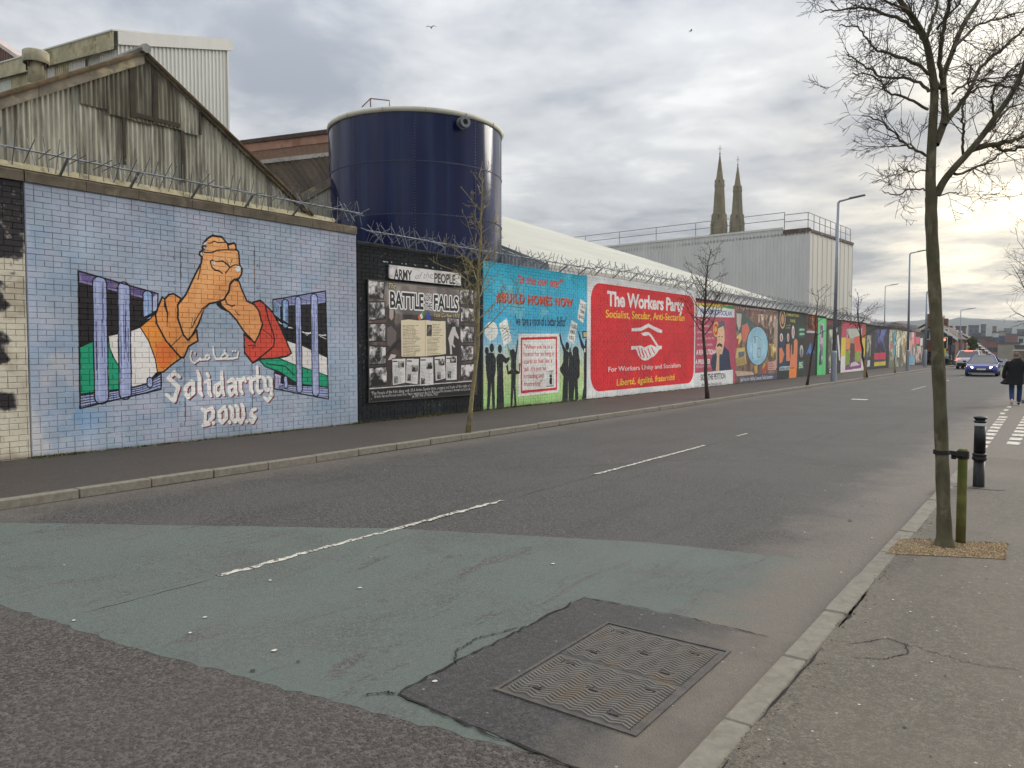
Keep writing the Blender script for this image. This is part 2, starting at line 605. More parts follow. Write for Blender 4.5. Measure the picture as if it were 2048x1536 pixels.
dash(-5.585, -5.475, 3.55, 7.38, WHITE2, .045, 1)
dash(-5.62, -5.53, 9.75, 13.9, WHITE2, .02, 2)
dash(-5.66, -5.57, 15.75, 16.4, WHITE2, .03, 3)
pA, pB = on_ground(1702, 799), on_ground(1738, 799)
dash(pA[0], pB[0], pA[1] - .1, pA[1] + .35, WHITE, .0, 4)
for k in range(5): dash(-5.7, -5.58, 38 + k * 9, 42 + k * 9, WHITE2, .05, 20 + k)
for k, y in enumerate([16.55, 17.35, 18.2, 19.05, 19.9, 20.75, 21.6, 22.4, 23.2, 24.1]):
    x0 = -1.40 - .012 * k
    dash(x0, x0 + .205, y, y + .5, WHITE if k not in (7,) else WHITE2, .008, 50 + k, 'give_way_marking')
for k, y in enumerate([25.4, 26.9, 28.4, 30.0]):
    dash(-1.56, -1.44, y, y + .62, WHITE, .01, 70 + k, 'give_way_marking')
for k in range(9):
    y = 17.5 + .86 * k
    dash(-.95 - .003 * k, -.73 - .003 * k, y, y + .5, WHITE, .008, 80 + k, 'give_way_marking')

# kerbs: single stones
def kerb(name, x_face, side, y0, y1, length, seed, top=PAV, width=.145):
    """side +1: pavement lies towards +X"""
    e = empty(name, (0, 0, 0))
    tag(e, kind='structure')
    r = random.Random(seed)
    y, meshes = y0, []
    for k in range(6):
        b = MB()
        c = [.009, .013, .010, .014, .012, .010][k]
        b.bbox((0, 0, -.12), (width, length - .007, 0), c)
        meshes.append(b.mesh('kerb_stone', KERB))
    while y < y1:
        o = link('kerb_stone', meshes[r.randrange(6)], e)
        zt = road_z(y) + top + r.uniform(-.004, .006)
        if name == 'kerb_right' and y > 11.3: zt = max(.02, top - (y - 11.3) * .03)
        o.location = (x_face + r.uniform(-.004, .004) if side > 0 else x_face - width + r.uniform(-.004, .004), y, zt)
        o.rotation_euler = (math.atan(-.066) if y > 92 else 0, 0, r.uniform(-.004, .004))
        y += length
    return e


kerb('kerb_right', KR, 1, -3, 14.0, .92, 1, PAV + .004)
kerb('kerb_right_far', KR, 1, 31.3, 90, .92, 2, PAV + .004)
kerb('kerb_left', KL, -1, -2, 98, .92, 3, PAV + .006)
b = MB()
for k in range(26):
    b.bbox((KR + .14 + .92 * k, SIDE1, 0), (KR + .14 + .92 * k + .91, SIDE1 + .145, PAV + .004), .012)
tag(b.build('kerb_side_street', mat('pale_kerb', lin((176, 164, 146)), .85, .2, 8, .4)), kind='structure')

# ================================================================== PAINT (murals are rasterised here into generated images)
def px_rng(seed):
    return np.random.default_rng(seed)


def vnoise(h, w, cell, seed, octs=4):
    """smooth value noise 0..1"""
    r = px_rng(seed)
    out = np.zeros((h, w), np.float32); amp = 1.0; tot = 0
    for k in range(octs):
        c = max(2.0, cell / 2 ** k)
        gh, gw = int(h / c) + 3, int(w / c) + 3
        g = r.random((gh, gw)).astype(np.float32)
        yy = np.arange(h) / c; xx = np.arange(w) / c
        y0 = yy.astype(int); x0 = xx.astype(int)
        fy = (yy - y0)[:, None]; fx = (xx - x0)[None, :]
        fy = fy * fy * (3 - 2 * fy); fx = fx * fx * (3 - 2 * fx)
        a = g[y0][:, x0]; b = g[y0][:, x0 + 1]; c_ = g[y0 + 1][:, x0]; d = g[y0 + 1][:, x0 + 1]
        out += amp * ((a * (1 - fx) + b * fx) * (1 - fy) + (c_ * (1 - fx) + d * fx) * fy)
        tot += amp; amp *= .5
    return out / tot


_glyph = {}


def glyphs(txt, off=0.0, space=1.0):
    """triangles of a line of text in the built-in font: array (n,3,2), cap height = 1"""
    key = (txt, off, space)
    if key in _glyph: return _glyph[key]
    cu = bpy.data.curves.new('t', 'FONT')
    cu.body = txt
    cu.offset = off
    cu.space_character = space
    cu.resolution_u = 3
    o = bpy.data.objects.new('t', cu)
    COL.objects.link(o)
    dg = bpy.context.evaluated_depsgraph_get()
    me = o.evaluated_get(dg).to_mesh()
    me.calc_loop_triangles()
    v = np.empty(len(me.vertices) * 3, np.float32)
    me.vertices.foreach_get('co', v)
    v = v.reshape(-1, 3)[:, :2]
    t = np.empty(len(me.loop_triangles) * 3, np.int32)
    me.loop_triangles.foreach_get('vertices', t)
    tri = v[t.reshape(-1, 3)] / .729
    o.to_mesh_clear() if hasattr(o, 'to_mesh_clear') else None
    bpy.data.objects.remove(o)
    bpy.data.curves.remove(cu)
    _glyph[key] = tri
    return tri


class Canvas:
    """a stretch of wall surface, coordinates (Y, Z) in metres; photo marks are projected onto the wall plane"""
    def __init__(s, y0, y1, z0, z1, ppm, bg, X=WX):
        s.y0, s.y1, s.z0, s.z1, s.p, s.X = y0, y1, z0, z1, ppm, X
        s.w, s.h = int((y1 - y0) * ppm), int((z1 - z0) * ppm)
        s.a = np.empty((s.h, s.w, 3), np.float32)
        s.a[:] = np.array(bg, np.float32) / 255
        s.K = None

    def frame(s, x0, y0, k):
        s.K = (x0, y0, k)      # photo crop: origin and magnification

    def pt(s, q):
        x0, y0, k = s.K
        P = on_x(x0 + q[0] / k, y0 + q[1] / k, s.X)
        return (P[1], P[2])

    def pxl(s, yz):
        return ((yz[0] - s.y0) * s.p, (yz[1] - s.z0) * s.p)

    def _put(s, mask, x0, y0, col, al=1.0):
        h, w = mask.shape
        sub = s.a[y0:y0 + h, x0:x0 + w]
        c = np.array(col, np.float32) / 255
        m = (mask.astype(np.float32) * al)[..., None]
        sub[:] = sub * (1 - m) + c * m

    def poly_yz(s, pts, col, al=1.0, mod=None):
        P = np.array([s.pxl(q) for q in pts])
        x0, y0 = np.floor(P.min(0)).astype(int); x1, y1 = np.ceil(P.max(0)).astype(int) + 1
        x0, y0 = max(x0, 0), max(y0, 0); x1, y1 = min(x1, s.w), min(y1, s.h)
        if x1 <= x0 or y1 <= y0: return
        xx = np.arange(x0, x1)[None, :] + .5; yy = np.arange(y0, y1)[:, None] + .5
        ins = np.zeros((y1 - y0, x1 - x0), bool)
        Q = np.roll(P, -1, 0)
        for (ax, ay), (bx, by) in zip(P, Q):
            if ay == by: continue
            c = (ay > yy) != (by > yy)
            xs_ = ax + (yy - ay) * (bx - ax) / (by - ay)
            ins ^= c & (xx < xs_)
        m = ins.astype(np.float32)
        if mod is not None: m = m * mod[y0:y1, x0:x1]
        s._put(m, x0, y0, col, al)

    def poly(s, pts, col, al=1.0, mod=None):
        s.poly_yz([s.pt(q) for q in pts], col, al, mod)

    def stroke_yz(s, pts, wid, col, al=1.0):
        """wid in metres; a tapering list is allowed"""
        P = [s.pxl(q) for q in pts]
        ws = [wid] * len(P) if isinstance(wid, (int, float)) else wid
        for i in range(len(P) - 1):
            (ax, ay), (bx, by) = P[i], P[i + 1]
            r0, r1 = ws[i] * s.p / 2, ws[i + 1] * s.p / 2
            rm = max(r0, r1) + 1
            x0, x1 = int(max(min(ax, bx) - rm, 0)), int(min(max(ax, bx) + rm + 1, s.w))
            y0, y1 = int(max(min(ay, by) - rm, 0)), int(min(max(ay, by) + rm + 1, s.h))
            if x1 <= x0 or y1 <= y0: continue
            xx = np.arange(x0, x1)[None, :] + .5; yy = np.arange(y0, y1)[:, None] + .5
            dx, dy = bx - ax, by - ay
            L2 = dx * dx + dy * dy + 1e-9
            t = np.clip(((xx - ax) * dx + (yy - ay) * dy) / L2, 0, 1)
            d = np.hypot(xx - ax - t * dx, yy - ay - t * dy)
            s._put(d <= np.maximum(r0 + (r1 - r0) * t, .5), x0, y0, col, al)

    def stroke(s, pts, wid, col, al=1.0):
        s.stroke_yz([s.pt(q) for q in pts], wid, col, al)

    def shape(s, pts, col, edge=None, w=.03, close=True):
        s.poly(pts, col)
        if edge: s.stroke(pts + pts[:1] if close else pts, w, edge)

    def ell(s, c, rx, ry, col, n=28, al=1.0, rot=0.0):
        s.poly([(c[0] + rx * math.cos(a) * math.cos(rot) - ry * math.sin(a) * math.sin(rot), c[1] + rx * math.cos(a) * math.sin(rot) + ry * math.sin(a) * math.cos(rot))
                for a in [2 * math.pi * k / n for k in range(n)]], col, al)

    def text(s, txt, bl, br, top, col, off=0.0, shear=0.0, space=1.0, al=1.0, d=(0, 0)):
        """bl/br: baseline ends in crop pixels, top: y of the capitals' top above bl; d: offset in metres"""
        tri = glyphs(txt, off, space)
        if not len(tri): return
        A, B, T = s.pt(bl), s.pt(br), s.pt((bl[0], top))
        h = T[1] - A[1]
        mn, mx = tri[..., 0].min(), tri[..., 0].max()
        gx = (tri[..., 0] - mn) / (mx - mn); gy = tri[..., 1]
        Yc = A[0] + gx * (B[0] - A[0]) + gy * h * shear + d[0]
        Zc = A[1] + gx * (B[1] - A[1]) + gy * h + d[1]
        X = (Yc - s.y0) * s.p; Y = (Zc - s.z0) * s.p
        for (ax, bx, cx), (ay, by, cy) in zip(X, Y):
            x0, x1 = int(max(min(ax, bx, cx), 0)), int(min(max(ax, bx, cx) + 1, s.w))
            y0, y1 = int(max(min(ay, by, cy), 0)), int(min(max(ay, by, cy) + 1, s.h))
            if x1 <= x0 or y1 <= y0: continue
            xx = np.arange(x0, x1)[None, :] + .5; yy = np.arange(y0, y1)[:, None] + .5
            e0 = (bx - ax) * (yy - ay) - (by - ay) * (xx - ax)
            e1 = (cx - bx) * (yy - by) - (cy - by) * (xx - bx)
            e2 = (ax - cx) * (yy - cy) - (ay - cy) * (xx - cx)
            e = 1e-6
            s._put(((e0 >= -e) & (e1 >= -e) & (e2 >= -e)) | ((e0 <= e) & (e1 <= e) & (e2 <= e)), x0, y0, col, al)

    def otext(s, txt, bl, br, top, col, edge, ew=.02, **kw):
        for k in range(8):
            a = k * math.pi / 4
            s.text(txt, bl, br, top, edge, d=(ew * math.cos(a), ew * math.sin(a)), **kw)
        s.text(txt, bl, br, top, col, **kw)

    def mottle(s, col, lo, hi, cell, seed, amt=1.0):
        """cover part of the surface with another tone following noise"""
        n = vnoise(s.h, s.w, cell * s.p, seed)
        m = np.clip((n - lo) / (hi - lo), 0, 1)[..., None] * amt
        s.a[:] = s.a * (1 - m) + np.array(col, np.float32) / 255 * m

    def grade(s, stops):
        """vertical colour gradient: [(z, colour), ...] ascending"""
        z = s.z0 + (np.arange(s.h) + .5) / s.p
        zs = [q[0] for q in stops]
        for c in range(3):
            s.a[..., c] = np.interp(z, zs, [q[1][c] / 255 for q in stops])[:, None]

    def photo(s, q, seed, dark=20, light=220, tint=(1, 1, 1), cell=.12, frame=None, fw=.02):
        """a printed picture inside quad q: soft light and dark shapes"""
        pts = [s.pt(k) for k in q]
        P = np.array([s.pxl(k) for k in pts])
        if frame: s.stroke_yz(pts + pts[:1], fw * 2, frame)
        x0, y0 = np.maximum(np.floor(P.min(0)).astype(int), 0); x1, y1 = np.ceil(P.max(0)).astype(int) + 1
        x1, y1 = min(x1, s.w), min(y1, s.h)
        h, w = y1 - y0, x1 - x0
        if h < 2 or w < 2: return
        n = vnoise(h, w, cell * s.p, seed, 5)
        n2 = vnoise(h, w, max(3, cell * s.p * .25), seed + 1, 2)
        g = np.linspace(0, 1, h)[:, None]
        val = np.clip((n - .33) * 2.6 + (n2 - .5) * .8 + (g - .45) * .55, 0, 1)
        val = (dark + (light - dark) * val) / 255
        tmp = s.a.copy() if False else None
        layer = Canvas.__new__(Canvas)
        xx = np.arange(x0, x1)[None, :] + .5; yy = np.arange(y0, y1)[:, None] + .5
        ins = np.zeros((h, w), bool)
        for (ax, ay), (bx, by) in zip(P, np.roll(P, -1, 0)):
            if ay == by: continue
            ins ^= ((ay > yy) != (by > yy)) & (xx < ax + (yy - ay) * (bx - ax) / (by - ay))
        sub = s.a[y0:y1, x0:x1]
        sub[ins] = (val[..., None] * np.array(tint, np.float32))[ins]

    def lines(s, q, n, col, w=.012, seed=0, fill=.85):
        """rows of small print inside quad q (top-left, top-right, bottom-right, bottom-left)"""
        r = random.Random(seed)
        for i in range(n):
            f = (i + .5) / n
            a = (q[0][0] + (q[3][0] - q[0][0]) * f, q[0][1] + (q[3][1] - q[0][1]) * f)
            b = (q[1][0] + (q[2][0] - q[1][0]) * f, q[1][1] + (q[2][1] - q[1][1]) * f)
            e = fill * r.uniform(.6, 1)
            x = 0.0
            while x < e:
                L = r.uniform(.05, .14)
                x2 = min(x + L, e)
                s.stroke([(a[0] + (b[0] - a[0]) * x, a[1] + (b[1] - a[1]) * x), (a[0] + (b[0] - a[0]) * x2, a[1] + (b[1] - a[1]) * x2)], w, col)
                x = x2 + .025

    def weather(s, seed, dirt=.5, base=.5):
        """flaked and washed paint, damp dirt at the foot of the wall"""
        n = vnoise(s.h, s.w, .9 * s.p, seed, 5)[..., None]
        s.a *= (.89 + .22 * n)
        run = vnoise(1, s.w, .12 * s.p, seed + 2, 3) * .5 + vnoise(s.h, s.w, .5 * s.p, seed + 3, 3) * .5      # washed-down streaks
        s.a *= (.95 + .10 * run)[..., None]
        ch = np.clip((vnoise(s.h, s.w, .045 * s.p, seed + 4, 2) - .70) * 9, 0, 1) * np.clip((vnoise(s.h, s.w, .7 * s.p, seed + 6, 4) - .52) * 7, 0, 1)
        s.a[:] = s.a * (1 - .55 * ch[..., None]) + np.array([150, 142, 134], np.float32) / 255 * .55 * ch[..., None]
        if base:
            z = (s.z0 + np.arange(s.h) / s.p)[:, None]
            n2 = vnoise(s.h, s.w, .35 * s.p, seed + 5, 5)
            m = np.clip((PAV + base * (.35 + .9 * n2) - z) / .22, 0, 1)[..., None] * dirt
            s.a[:] = s.a * (1 - m) + np.array([88, 80, 62], np.float32) / 255 * m

    def image(s, name):
        im = bpy.data.images.new(name, s.w, s.h, alpha=False)
        buf = np.ones((s.h, s.w, 4), np.float32)
        buf[..., :3] = np.clip(s.a, 0, 1)
        im.pixels.foreach_set(buf.ravel())
        im.update()
        im.pack()
        return im


def paint_mat(name, cv, course=.092, bl=.26, relief=True, brickbump=False, rough=.72, cellvar=.07, joint=.5, spec=.3, gain=1.0):
    """painted brick: the mural laid over the wall by place (Y, Z), varied from brick to brick"""
    m = bpy.data.materials.new(name)
    m.use_nodes = True
    t = NT(m.node_tree)
    bs_ = t.n('ShaderNodeBsdfPrincipled')
    out = t.n('ShaderNodeOutputMaterial')
    t.l(bs_.outputs[0], out.inputs[0])
    p = t.n('ShaderNodeNewGeometry').outputs['Position']
    sp = t.n('ShaderNodeSeparateXYZ')
    t.l(p, sp.inputs[0])
    cb = t.n('ShaderNodeCombineXYZ')
    t.l(t.ramp(sp.outputs[1], cv.y0, cv.y1, 0, 1, False), cb.inputs[0])
    t.l(t.ramp(sp.outputs[2], cv.z0, cv.z1, 0, 1, False), cb.inputs[1])
    im = t.n('ShaderNodeTexImage', image=cv.image(name), extension='EXTEND')
    t.l(cb.outputs[0], im.inputs[0])
    c = im.outputs[0]
    cell = t.n('ShaderNodeTexWhiteNoise', noise_dimensions='3D')
    sn = t.vmath('SNAP', p, (10, bl, course))
    t.l(sn, cell.inputs[0])
    f = t.ramp(cell.outputs[0], 0, 1, 1 - cellvar, 1 + cellvar * .5, False)
    gr = t.ramp(t.noise(p, 55, 4, .65), .3, .75, .88, 1.06)
    k = t.math('MULTIPLY', t.math('MULTIPLY', f, gr), gain)
    v = t.n('ShaderNodeVectorMath', operation='SCALE')
    t.l(c, v.inputs[0])
    t.l(k, v.inputs['Scale'])
    c = v.outputs[0]
    b = t.n('ShaderNodeBump')
    b.inputs['Strength'].default_value = .35
    b.inputs['Distance'].default_value = .006
    h = t.noise(p, 70, 4, .6)
    if brickbump:
        br = t.n('ShaderNodeTexBrick')
        cb2 = t.n('ShaderNodeCombineXYZ')
        t.l(sp.outputs[1], cb2.inputs[0]); t.l(sp.outputs[2], cb2.inputs[1])
        t.l(cb2.outputs[0], br.inputs['Vector'])
        br.inputs['Scale'].default_value = 1.0
        br.inputs['Mortar Size'].default_value = .009
        br.inputs['Mortar Smooth'].default_value = .3
        br.inputs['Brick Width'].default_value = bl
        br.inputs['Row Height'].default_value = course
        h = t.math('SUBTRACT', t.math('MULTIPLY', h, .4), t.math('MULTIPLY', br.outputs['Fac'], 1.0))
        b.inputs['Strength'].default_value = .8
        b.inputs['Distance'].default_value = .008
    t.l(h, b.inputs['Height'])
    t.l(b.outputs[0], bs_.inputs['Normal'])
    t.l(c, bs_.inputs['Base Color'])
    bs_.inputs['Roughness'].default_value = rough
    bs_.inputs['Specular IOR Level'].default_value = spec
    MATS[name] = m
    return m


def print_mat(name, cv, rough=.45):
    """printed board"""
    return paint_mat(name, cv, cellvar=0.0, rough=rough, gain=.95)

# ================================================================== THE MURALS
BLK = (26, 24, 26)
def bar(cv, a, b, w, col, lines=3, seed=0):
    A, B = cv.pt(a), cv.pt(b)
    cv.stroke_yz([A, B], w + .045, BLK)
    cv.stroke_yz([A, B], w, col)
    r = random.Random(seed)
    for k in range(lines):
        o = r.uniform(-.38, .38) * w
        f0 = r.uniform(0, .4); f1 = f0 + r.uniform(.3, .6)
        q = lambda f: (A[0] + (B[0] - A[0]) * f + o, A[1] + (B[1] - A[1]) * f)
        cv.stroke_yz([q(f0), q(min(f1, 1))], .010, (60, 50, 90))
    o = .18 * w
    cv.stroke_yz([(A[0] - o, A[1]), (B[0] - o, B[1])], w * .18, (205, 212, 235), .5)


def mural_hands():
    c = Canvas(5.25, 12.25, 0, 4.6, 170, (160, 174, 189))
    c.mottle((168, 178, 194), .45, .62, .8, 1)
    c.mottle((176, 176, 190), .52, .7, .5, 2, .7)
    c.mottle((150, 170, 192), .55, .7, .6, 3, .7)
    c.mottle((184, 188, 200), .60, .78, .35, 4, .6)
    n = vnoise(c.h, c.w, .5 * c.p, 9, 4)
    xx = (c.y0 + np.arange(c.w) / c.p)[None, :]
    zz = (c.z0 + np.arange(c.h) / c.p)[:, None]
    m = np.clip((6.3 - xx) * 1.5, 0, 1) * np.clip((2.6 - zz), 0, 1) * np.clip((n - .42) * 8, 0, 1) * .7
    c.a[:] = c.a * (1 - m[..., None]) + np.array([206, 200, 196], np.float32) / 255 * m[..., None]
    m = np.clip(1 - np.hypot(xx - 6.0, (zz - .75) * 1.4) / .6, 0, 1) * np.clip((n - .36) * 7, 0, 1) * .9
    c.a[:] = c.a * (1 - m[..., None]) + np.array([120, 162, 204], np.float32) / 255 * m[..., None]
    m = np.clip((zz - 3.6) * .9, 0, 1) * np.clip((vnoise(c.h, c.w, .3 * c.p, 12, 4) - .42) * 5, 0, 1) * .5
    c.a[:] = c.a * (1 - m[..., None]) + np.array([150, 148, 160], np.float32) / 255 * m[..., None]
    LAV, PUR, GRN, WHT, ORA, SKN, RED = (168, 178, 216), (146, 132, 182), (28, 160, 118), (232, 226, 220), (228, 146, 64), (240, 172, 108), (212, 78, 60)
    c.frame(140, 450, 3.7467)
    # left cell window
    c.poly([(62, 345), (660, 515), (683, 1232), (76, 1375)], (36, 31, 32))
    c.poly([(64, 350), (660, 518), (612, 555), (560, 552), (70, 430)], PUR)
    for k in range(7):
        f = k / 7
        c.stroke([(70 + 30 * f, 355 + 75 * f), (640 - 40 * f, 517 + 32 * f)], .010, (70, 55, 100))
    c.poly([(660, 518), (652, 650), (606, 690), (606, 556)], (186, 190, 220))
    c.poly([(80, 1270), (240, 1250), (480, 1215), (575, 1190), (683, 1120), (683, 1232), (300, 1320), (76, 1375)], LAV)
    for k in range(5):
        f = (k + .5) / 5
        c.stroke([(80, 1270 + 100 * f), (220, 1255 + 85 * f), (380, 1232 + 75 * f), (540, 1196 + 76 * f), (683, 1125 + 105 * f)], .014, BLK)
    c.poly([(75, 910), (190, 860), (290, 826), (380, 815), (390, 1090), (388, 1240), (80, 1268)], GRN)
    c.poly([(288, 828), (400, 806), (470, 785), (525, 766), (590, 870), (640, 1010), (655, 1110), (580, 1190), (480, 1216), (388, 1226), (386, 1090), (330, 1000), (300, 920)], WHT)
    c.poly([(525, 765), (590, 712), (640, 672), (650, 740), (720, 870), (832, 995), (760, 1050), (700, 1100), (652, 1108), (640, 1010), (590, 870)], ORA)
    c.poly([(640, 900), (700, 870), (800, 970), (740, 1050), (690, 1080), (655, 1040)], (226, 110, 52), .7)
    c.stroke([(75, 912), (190, 860), (290, 826), (430, 800), (525, 764), (590, 708), (645, 655)], .035, BLK)
    c.stroke([(288, 830), (296, 920), (330, 1000), (386, 1090)], .016, BLK)
    c.stroke([(525, 765), (590, 870), (640, 1010), (655, 1110)], .02, BLK)
    c.stroke([(388, 1228), (480, 1216), (580, 1190), (652, 1108), (700, 1102), (760, 1050), (830, 1000)], .03, BLK)
    c.stroke([(80, 1270), (240, 1250), (388, 1232)], .03, BLK)
    cuff = [(640, 668), (690, 542), (712, 556), (740, 524), (775, 516), (832, 552), (808, 600), (806, 700), (850, 822), (885, 866), (950, 790), (958, 870), (890, 910), (852, 996), (825, 990), (720, 870), (650, 740)]
    c.shape(cuff, (232, 154, 86), BLK, .032)
    c.stroke([(712, 556), (712, 600), (730, 660), (728, 760)], [.02, .05, .03, .012], BLK)
    c.stroke([(760, 905), (820, 850), (835, 828)], .014, BLK)
    c.stroke([(852, 996), (885, 918), (895, 905)], .016, BLK)
    bar(c, (222, 440), (237, 1290), .21, LAV, 5, 1)
    bar(c, (403, 475), (415, 1262), .19, LAV, 5, 2)
    bar(c, (582, 530), (582, 672), .15, (150, 176, 214), 2, 3)
    c.stroke([(560, 700), (645, 652)], .05, BLK)
    bar(c, (598, 1165), (600, 1196), .08, LAV, 1, 4)
    c.stroke([(62, 345), (660, 516), (655, 640)], .025, BLK)
    c.stroke([(683, 1110), (683, 1232), (300, 1320), (76, 1375), (62, 345)], .028, BLK)
    # right cell window
    c.frame(400, 450, 3.7467)
    c.poly([(545, 562), (942, 495), (963, 1305), (558, 1228)], (34, 31, 34))
    c.poly([(545, 562), (942, 495), (944, 580), (870, 592), (620, 606), (600, 612)], (160, 166, 206))
    for k in range(6):
        f = k / 6
        c.stroke([(560 + 50 * f, 562 + 44 * f), (942, 500 + 78 * f)], .009, (64, 56, 104))
    c.poly([(545, 562), (600, 612), (600, 720), (548, 665)], (150, 182, 212))
    for k in range(4): c.stroke([(556 + 11 * k, 580 + 9 * k), (558 + 11 * k, 660 + 12 * k)], .009, BLK)
    c.poly([(558, 1228), (602, 1188), (700, 1205), (960, 1218), (963, 1305)], LAV)
    for k in range(4): c.stroke([(590, 1200 + 8 * k), (700, 1212 + 16 * k), (800, 1220 + 18 * k), (960, 1225 + 20 * k)], .012, BLK)
    c.poly([(556, 1112), (606, 1130), (602, 1190), (558, 1228)], (196, 184, 224))
    for k in range(3): c.stroke([(566 + 12 * k, 1135), (566 + 12 * k, 1215 - 10 * k)], .009, BLK)
    c.poly([(520, 640), (600, 705), (720, 772), (952, 852), (957, 995), (770, 905), (640, 862), (560, 780)], (22, 20, 22))
    c.stroke([(548, 690), (600, 735), (660, 768), (720, 775), (780, 808), (830, 812), (880, 822), (950, 830)], .022, (226, 228, 232))
    c.stroke([(790, 820), (830, 805), (800, 830)], .016, (226, 228, 232))
    c.stroke([(890, 828), (945, 822), (900, 836), (948, 856)], .014, (226, 228, 232))
    c.poly([(640, 862), (770, 905), (957, 995), (958, 1132), (820, 1082), (720, 1052), (590, 1000), (690, 960)], WHT)
    c.poly([(440, 1008), (600, 998), (720, 1050), (820, 1083), (958, 1130), (958, 1216), (770, 1196), (710, 1176), (600, 1104), (490, 1062)], GRN)
    for st, w in (([(590, 1000), (720, 1052), (820, 1083), (958, 1131)], .018), ([(958, 1216), (770, 1196), (710, 1176), (600, 1104), (490, 1062), (440, 1008)], .026), ([(500, 1040), (640, 1060), (710, 1130)], .02), ([(640, 864), (770, 906), (957, 996)], .014)):
        c.stroke(st, w, BLK)
    bar(c, (640, 585), (642, 745), .13, (140, 176, 214), 2, 5)
    c.stroke([(600, 712), (720, 778)], .05, (22, 20, 22))
    bar(c, (735, 563), (745, 1232), .125, LAV, 5, 6)
    bar(c, (855, 550), (868, 1250), .165, LAV, 6, 7)
    bar(c, (642, 1148), (645, 1208), .07, LAV, 1, 8)
    c.stroke([(545, 562), (942, 495), (963, 1305), (558, 1228), (556, 1112)], .028, BLK)
    c.stroke([(545, 562), (548, 660)], .028, BLK)
    # clasped forearms
    red = [(395, 582), (450, 565), (490, 600), (545, 655), (600, 760), (685, 960), (650, 985), (560, 1000), (450, 1005), (395, 1035), (335, 960), (330, 820), (412, 885), (440, 830), (470, 750), (465, 735), (440, 645)]
    c.shape(red, RED, BLK, .034)
    c.stroke([(490, 600), (510, 700), (545, 800), (558, 860), (552, 910), (480, 970), (395, 1035)], .03, BLK)
    c.stroke([(470, 785), (520, 820), (545, 850)], .014, BLK)
    c.stroke([(360, 905), (410, 900), (395, 930)], .018, BLK)
    arm = [(125, 580), (180, 560), (215, 500), (225, 440), (255, 412), (290, 420), (310, 480), (350, 570), (410, 600), (440, 642), (468, 745), (440, 830), (410, 884), (330, 800), (270, 710), (215, 650), (160, 625), (132, 600)]
    c.shape(arm, (236, 164, 102), BLK, .034)
    c.poly([(120, 585), (160, 575), (165, 600), (215, 648), (165, 630), (135, 610)], BLK)
    c.stroke([(190, 560), (205, 595), (240, 610), (260, 602)], .022, BLK)
    c.stroke([(262, 640), (280, 668), (300, 678)], .014, BLK)
    for k in range(5): c.stroke([(352 + 14 * k, 578 + 6 * k), (348 + 15 * k, 556 + 7 * k)], .012, BLK)
    hand = [(-166, 600), (-105, 520), (-35, 370), (10, 285), (16, 240), (-4, 226), (-2, 205), (22, 192), (16, 166), (36, 152), (26, 140), (46, 115), (60, 100), (95, 80), (165, 92), (195, 130), (215, 150), (255, 136), (268, 150), (270, 182), (290, 202), (297, 300), (315, 330), (312, 370), (290, 405), (255, 410), (225, 440), (215, 500), (180, 560), (125, 580), (70, 590), (30, 630), (-10, 740), (-60, 830), (-90, 866), (-125, 822), (-166, 700)]
    c.shape(hand, SKN, BLK, .036)
    for q_, cc_, al_ in (([(20, 300), (120, 230), (270, 210), (280, 300), (180, 330), (60, 380)], (246, 186, 126), .6), ([(-60, 480), (30, 320), (110, 340), (60, 480), (-20, 600)], (244, 182, 120), .6), ([(120, 440), (215, 420), (205, 500), (150, 560), (90, 560)], (226, 148, 84), .5), ([(30, 560), (120, 540), (60, 590), (-10, 720), (-50, 790), (-20, 660)], (226, 148, 84), .5), ([(60, 110), (150, 100), (190, 140), (100, 150)], (246, 188, 130), .6)): c.poly(q_, cc_, al_)
    for k_ in range(70):
        x_ = random.Random(k_).uniform(-120, 260); y_ = random.Random(k_ + 99).uniform(220, 560)
        if y_ < 560 - (x_ + 120) * .6 or x_ > 40: c.stroke([(x_, y_), (x_ + 14, y_ - 22)], .012, (250, 196, 140) if k_ % 2 else (222, 150, 88), .18)
    c.poly([(-160, 640), (-90, 560), (-20, 420), (0, 440), (-70, 600), (-110, 760), (-140, 740)], (232, 158, 92), .55)
    for st, w in (([(10, 285), (0, 340), (-15, 410)], .018), ([(70, 590), (20, 625), (-20, 690), (-60, 770)], .018), ([(-55, 700), (-70, 780)], .009), ([(-35, 690), (-48, 740)], .009)): c.stroke(st, w, BLK)
    c.frame(380, 460, 5.95)
    for st, w in (([(150, 245), (175, 270), (265, 272), (320, 245), (420, 238), (550, 242)], .024), ([(215, 160), (250, 158), (290, 135), (330, 155), (410, 150)], .02), ([(385, 90), (440, 160), (462, 235)], .032), ([(455, 165), (520, 160), (545, 190), (545, 240)], .022),
                  ([(150, 200), (175, 240)], .018), ([(155, 160), (190, 205)], .03), ([(112, 290), (140, 318), (150, 270)], .018),
                  ([(300, 380), (390, 372), (440, 410), (470, 440)], [.014, .03, .034, .03]), ([(300, 380), (262, 358), (242, 380), (262, 450), (300, 480), (350, 490), (390, 522)], [.02, .024, .024, .026, .03, .03, .02]),
                  ([(425, 515), (470, 455), (500, 430), (540, 415), (590, 425)], .022), ([(435, 360), (462, 420), (474, 436)], .010), ([(512, 345), (490, 380), (480, 420)], .008),
                  ([(590, 425), (622, 470), (610, 530), (575, 585), (520, 600), (480, 650), (465, 740), (400, 830), (330, 865)], .028)): c.stroke(st, w, BLK)
    c.ell((573, 466), 36, 38, (150, 146, 146)); c.ell((572, 464), 32, 35, (230, 228, 224))
    c.ell((282, 392), 26, 20, (190, 176, 170), rot=.8); c.ell((285, 394), 22, 14, (226, 222, 220), rot=.8)
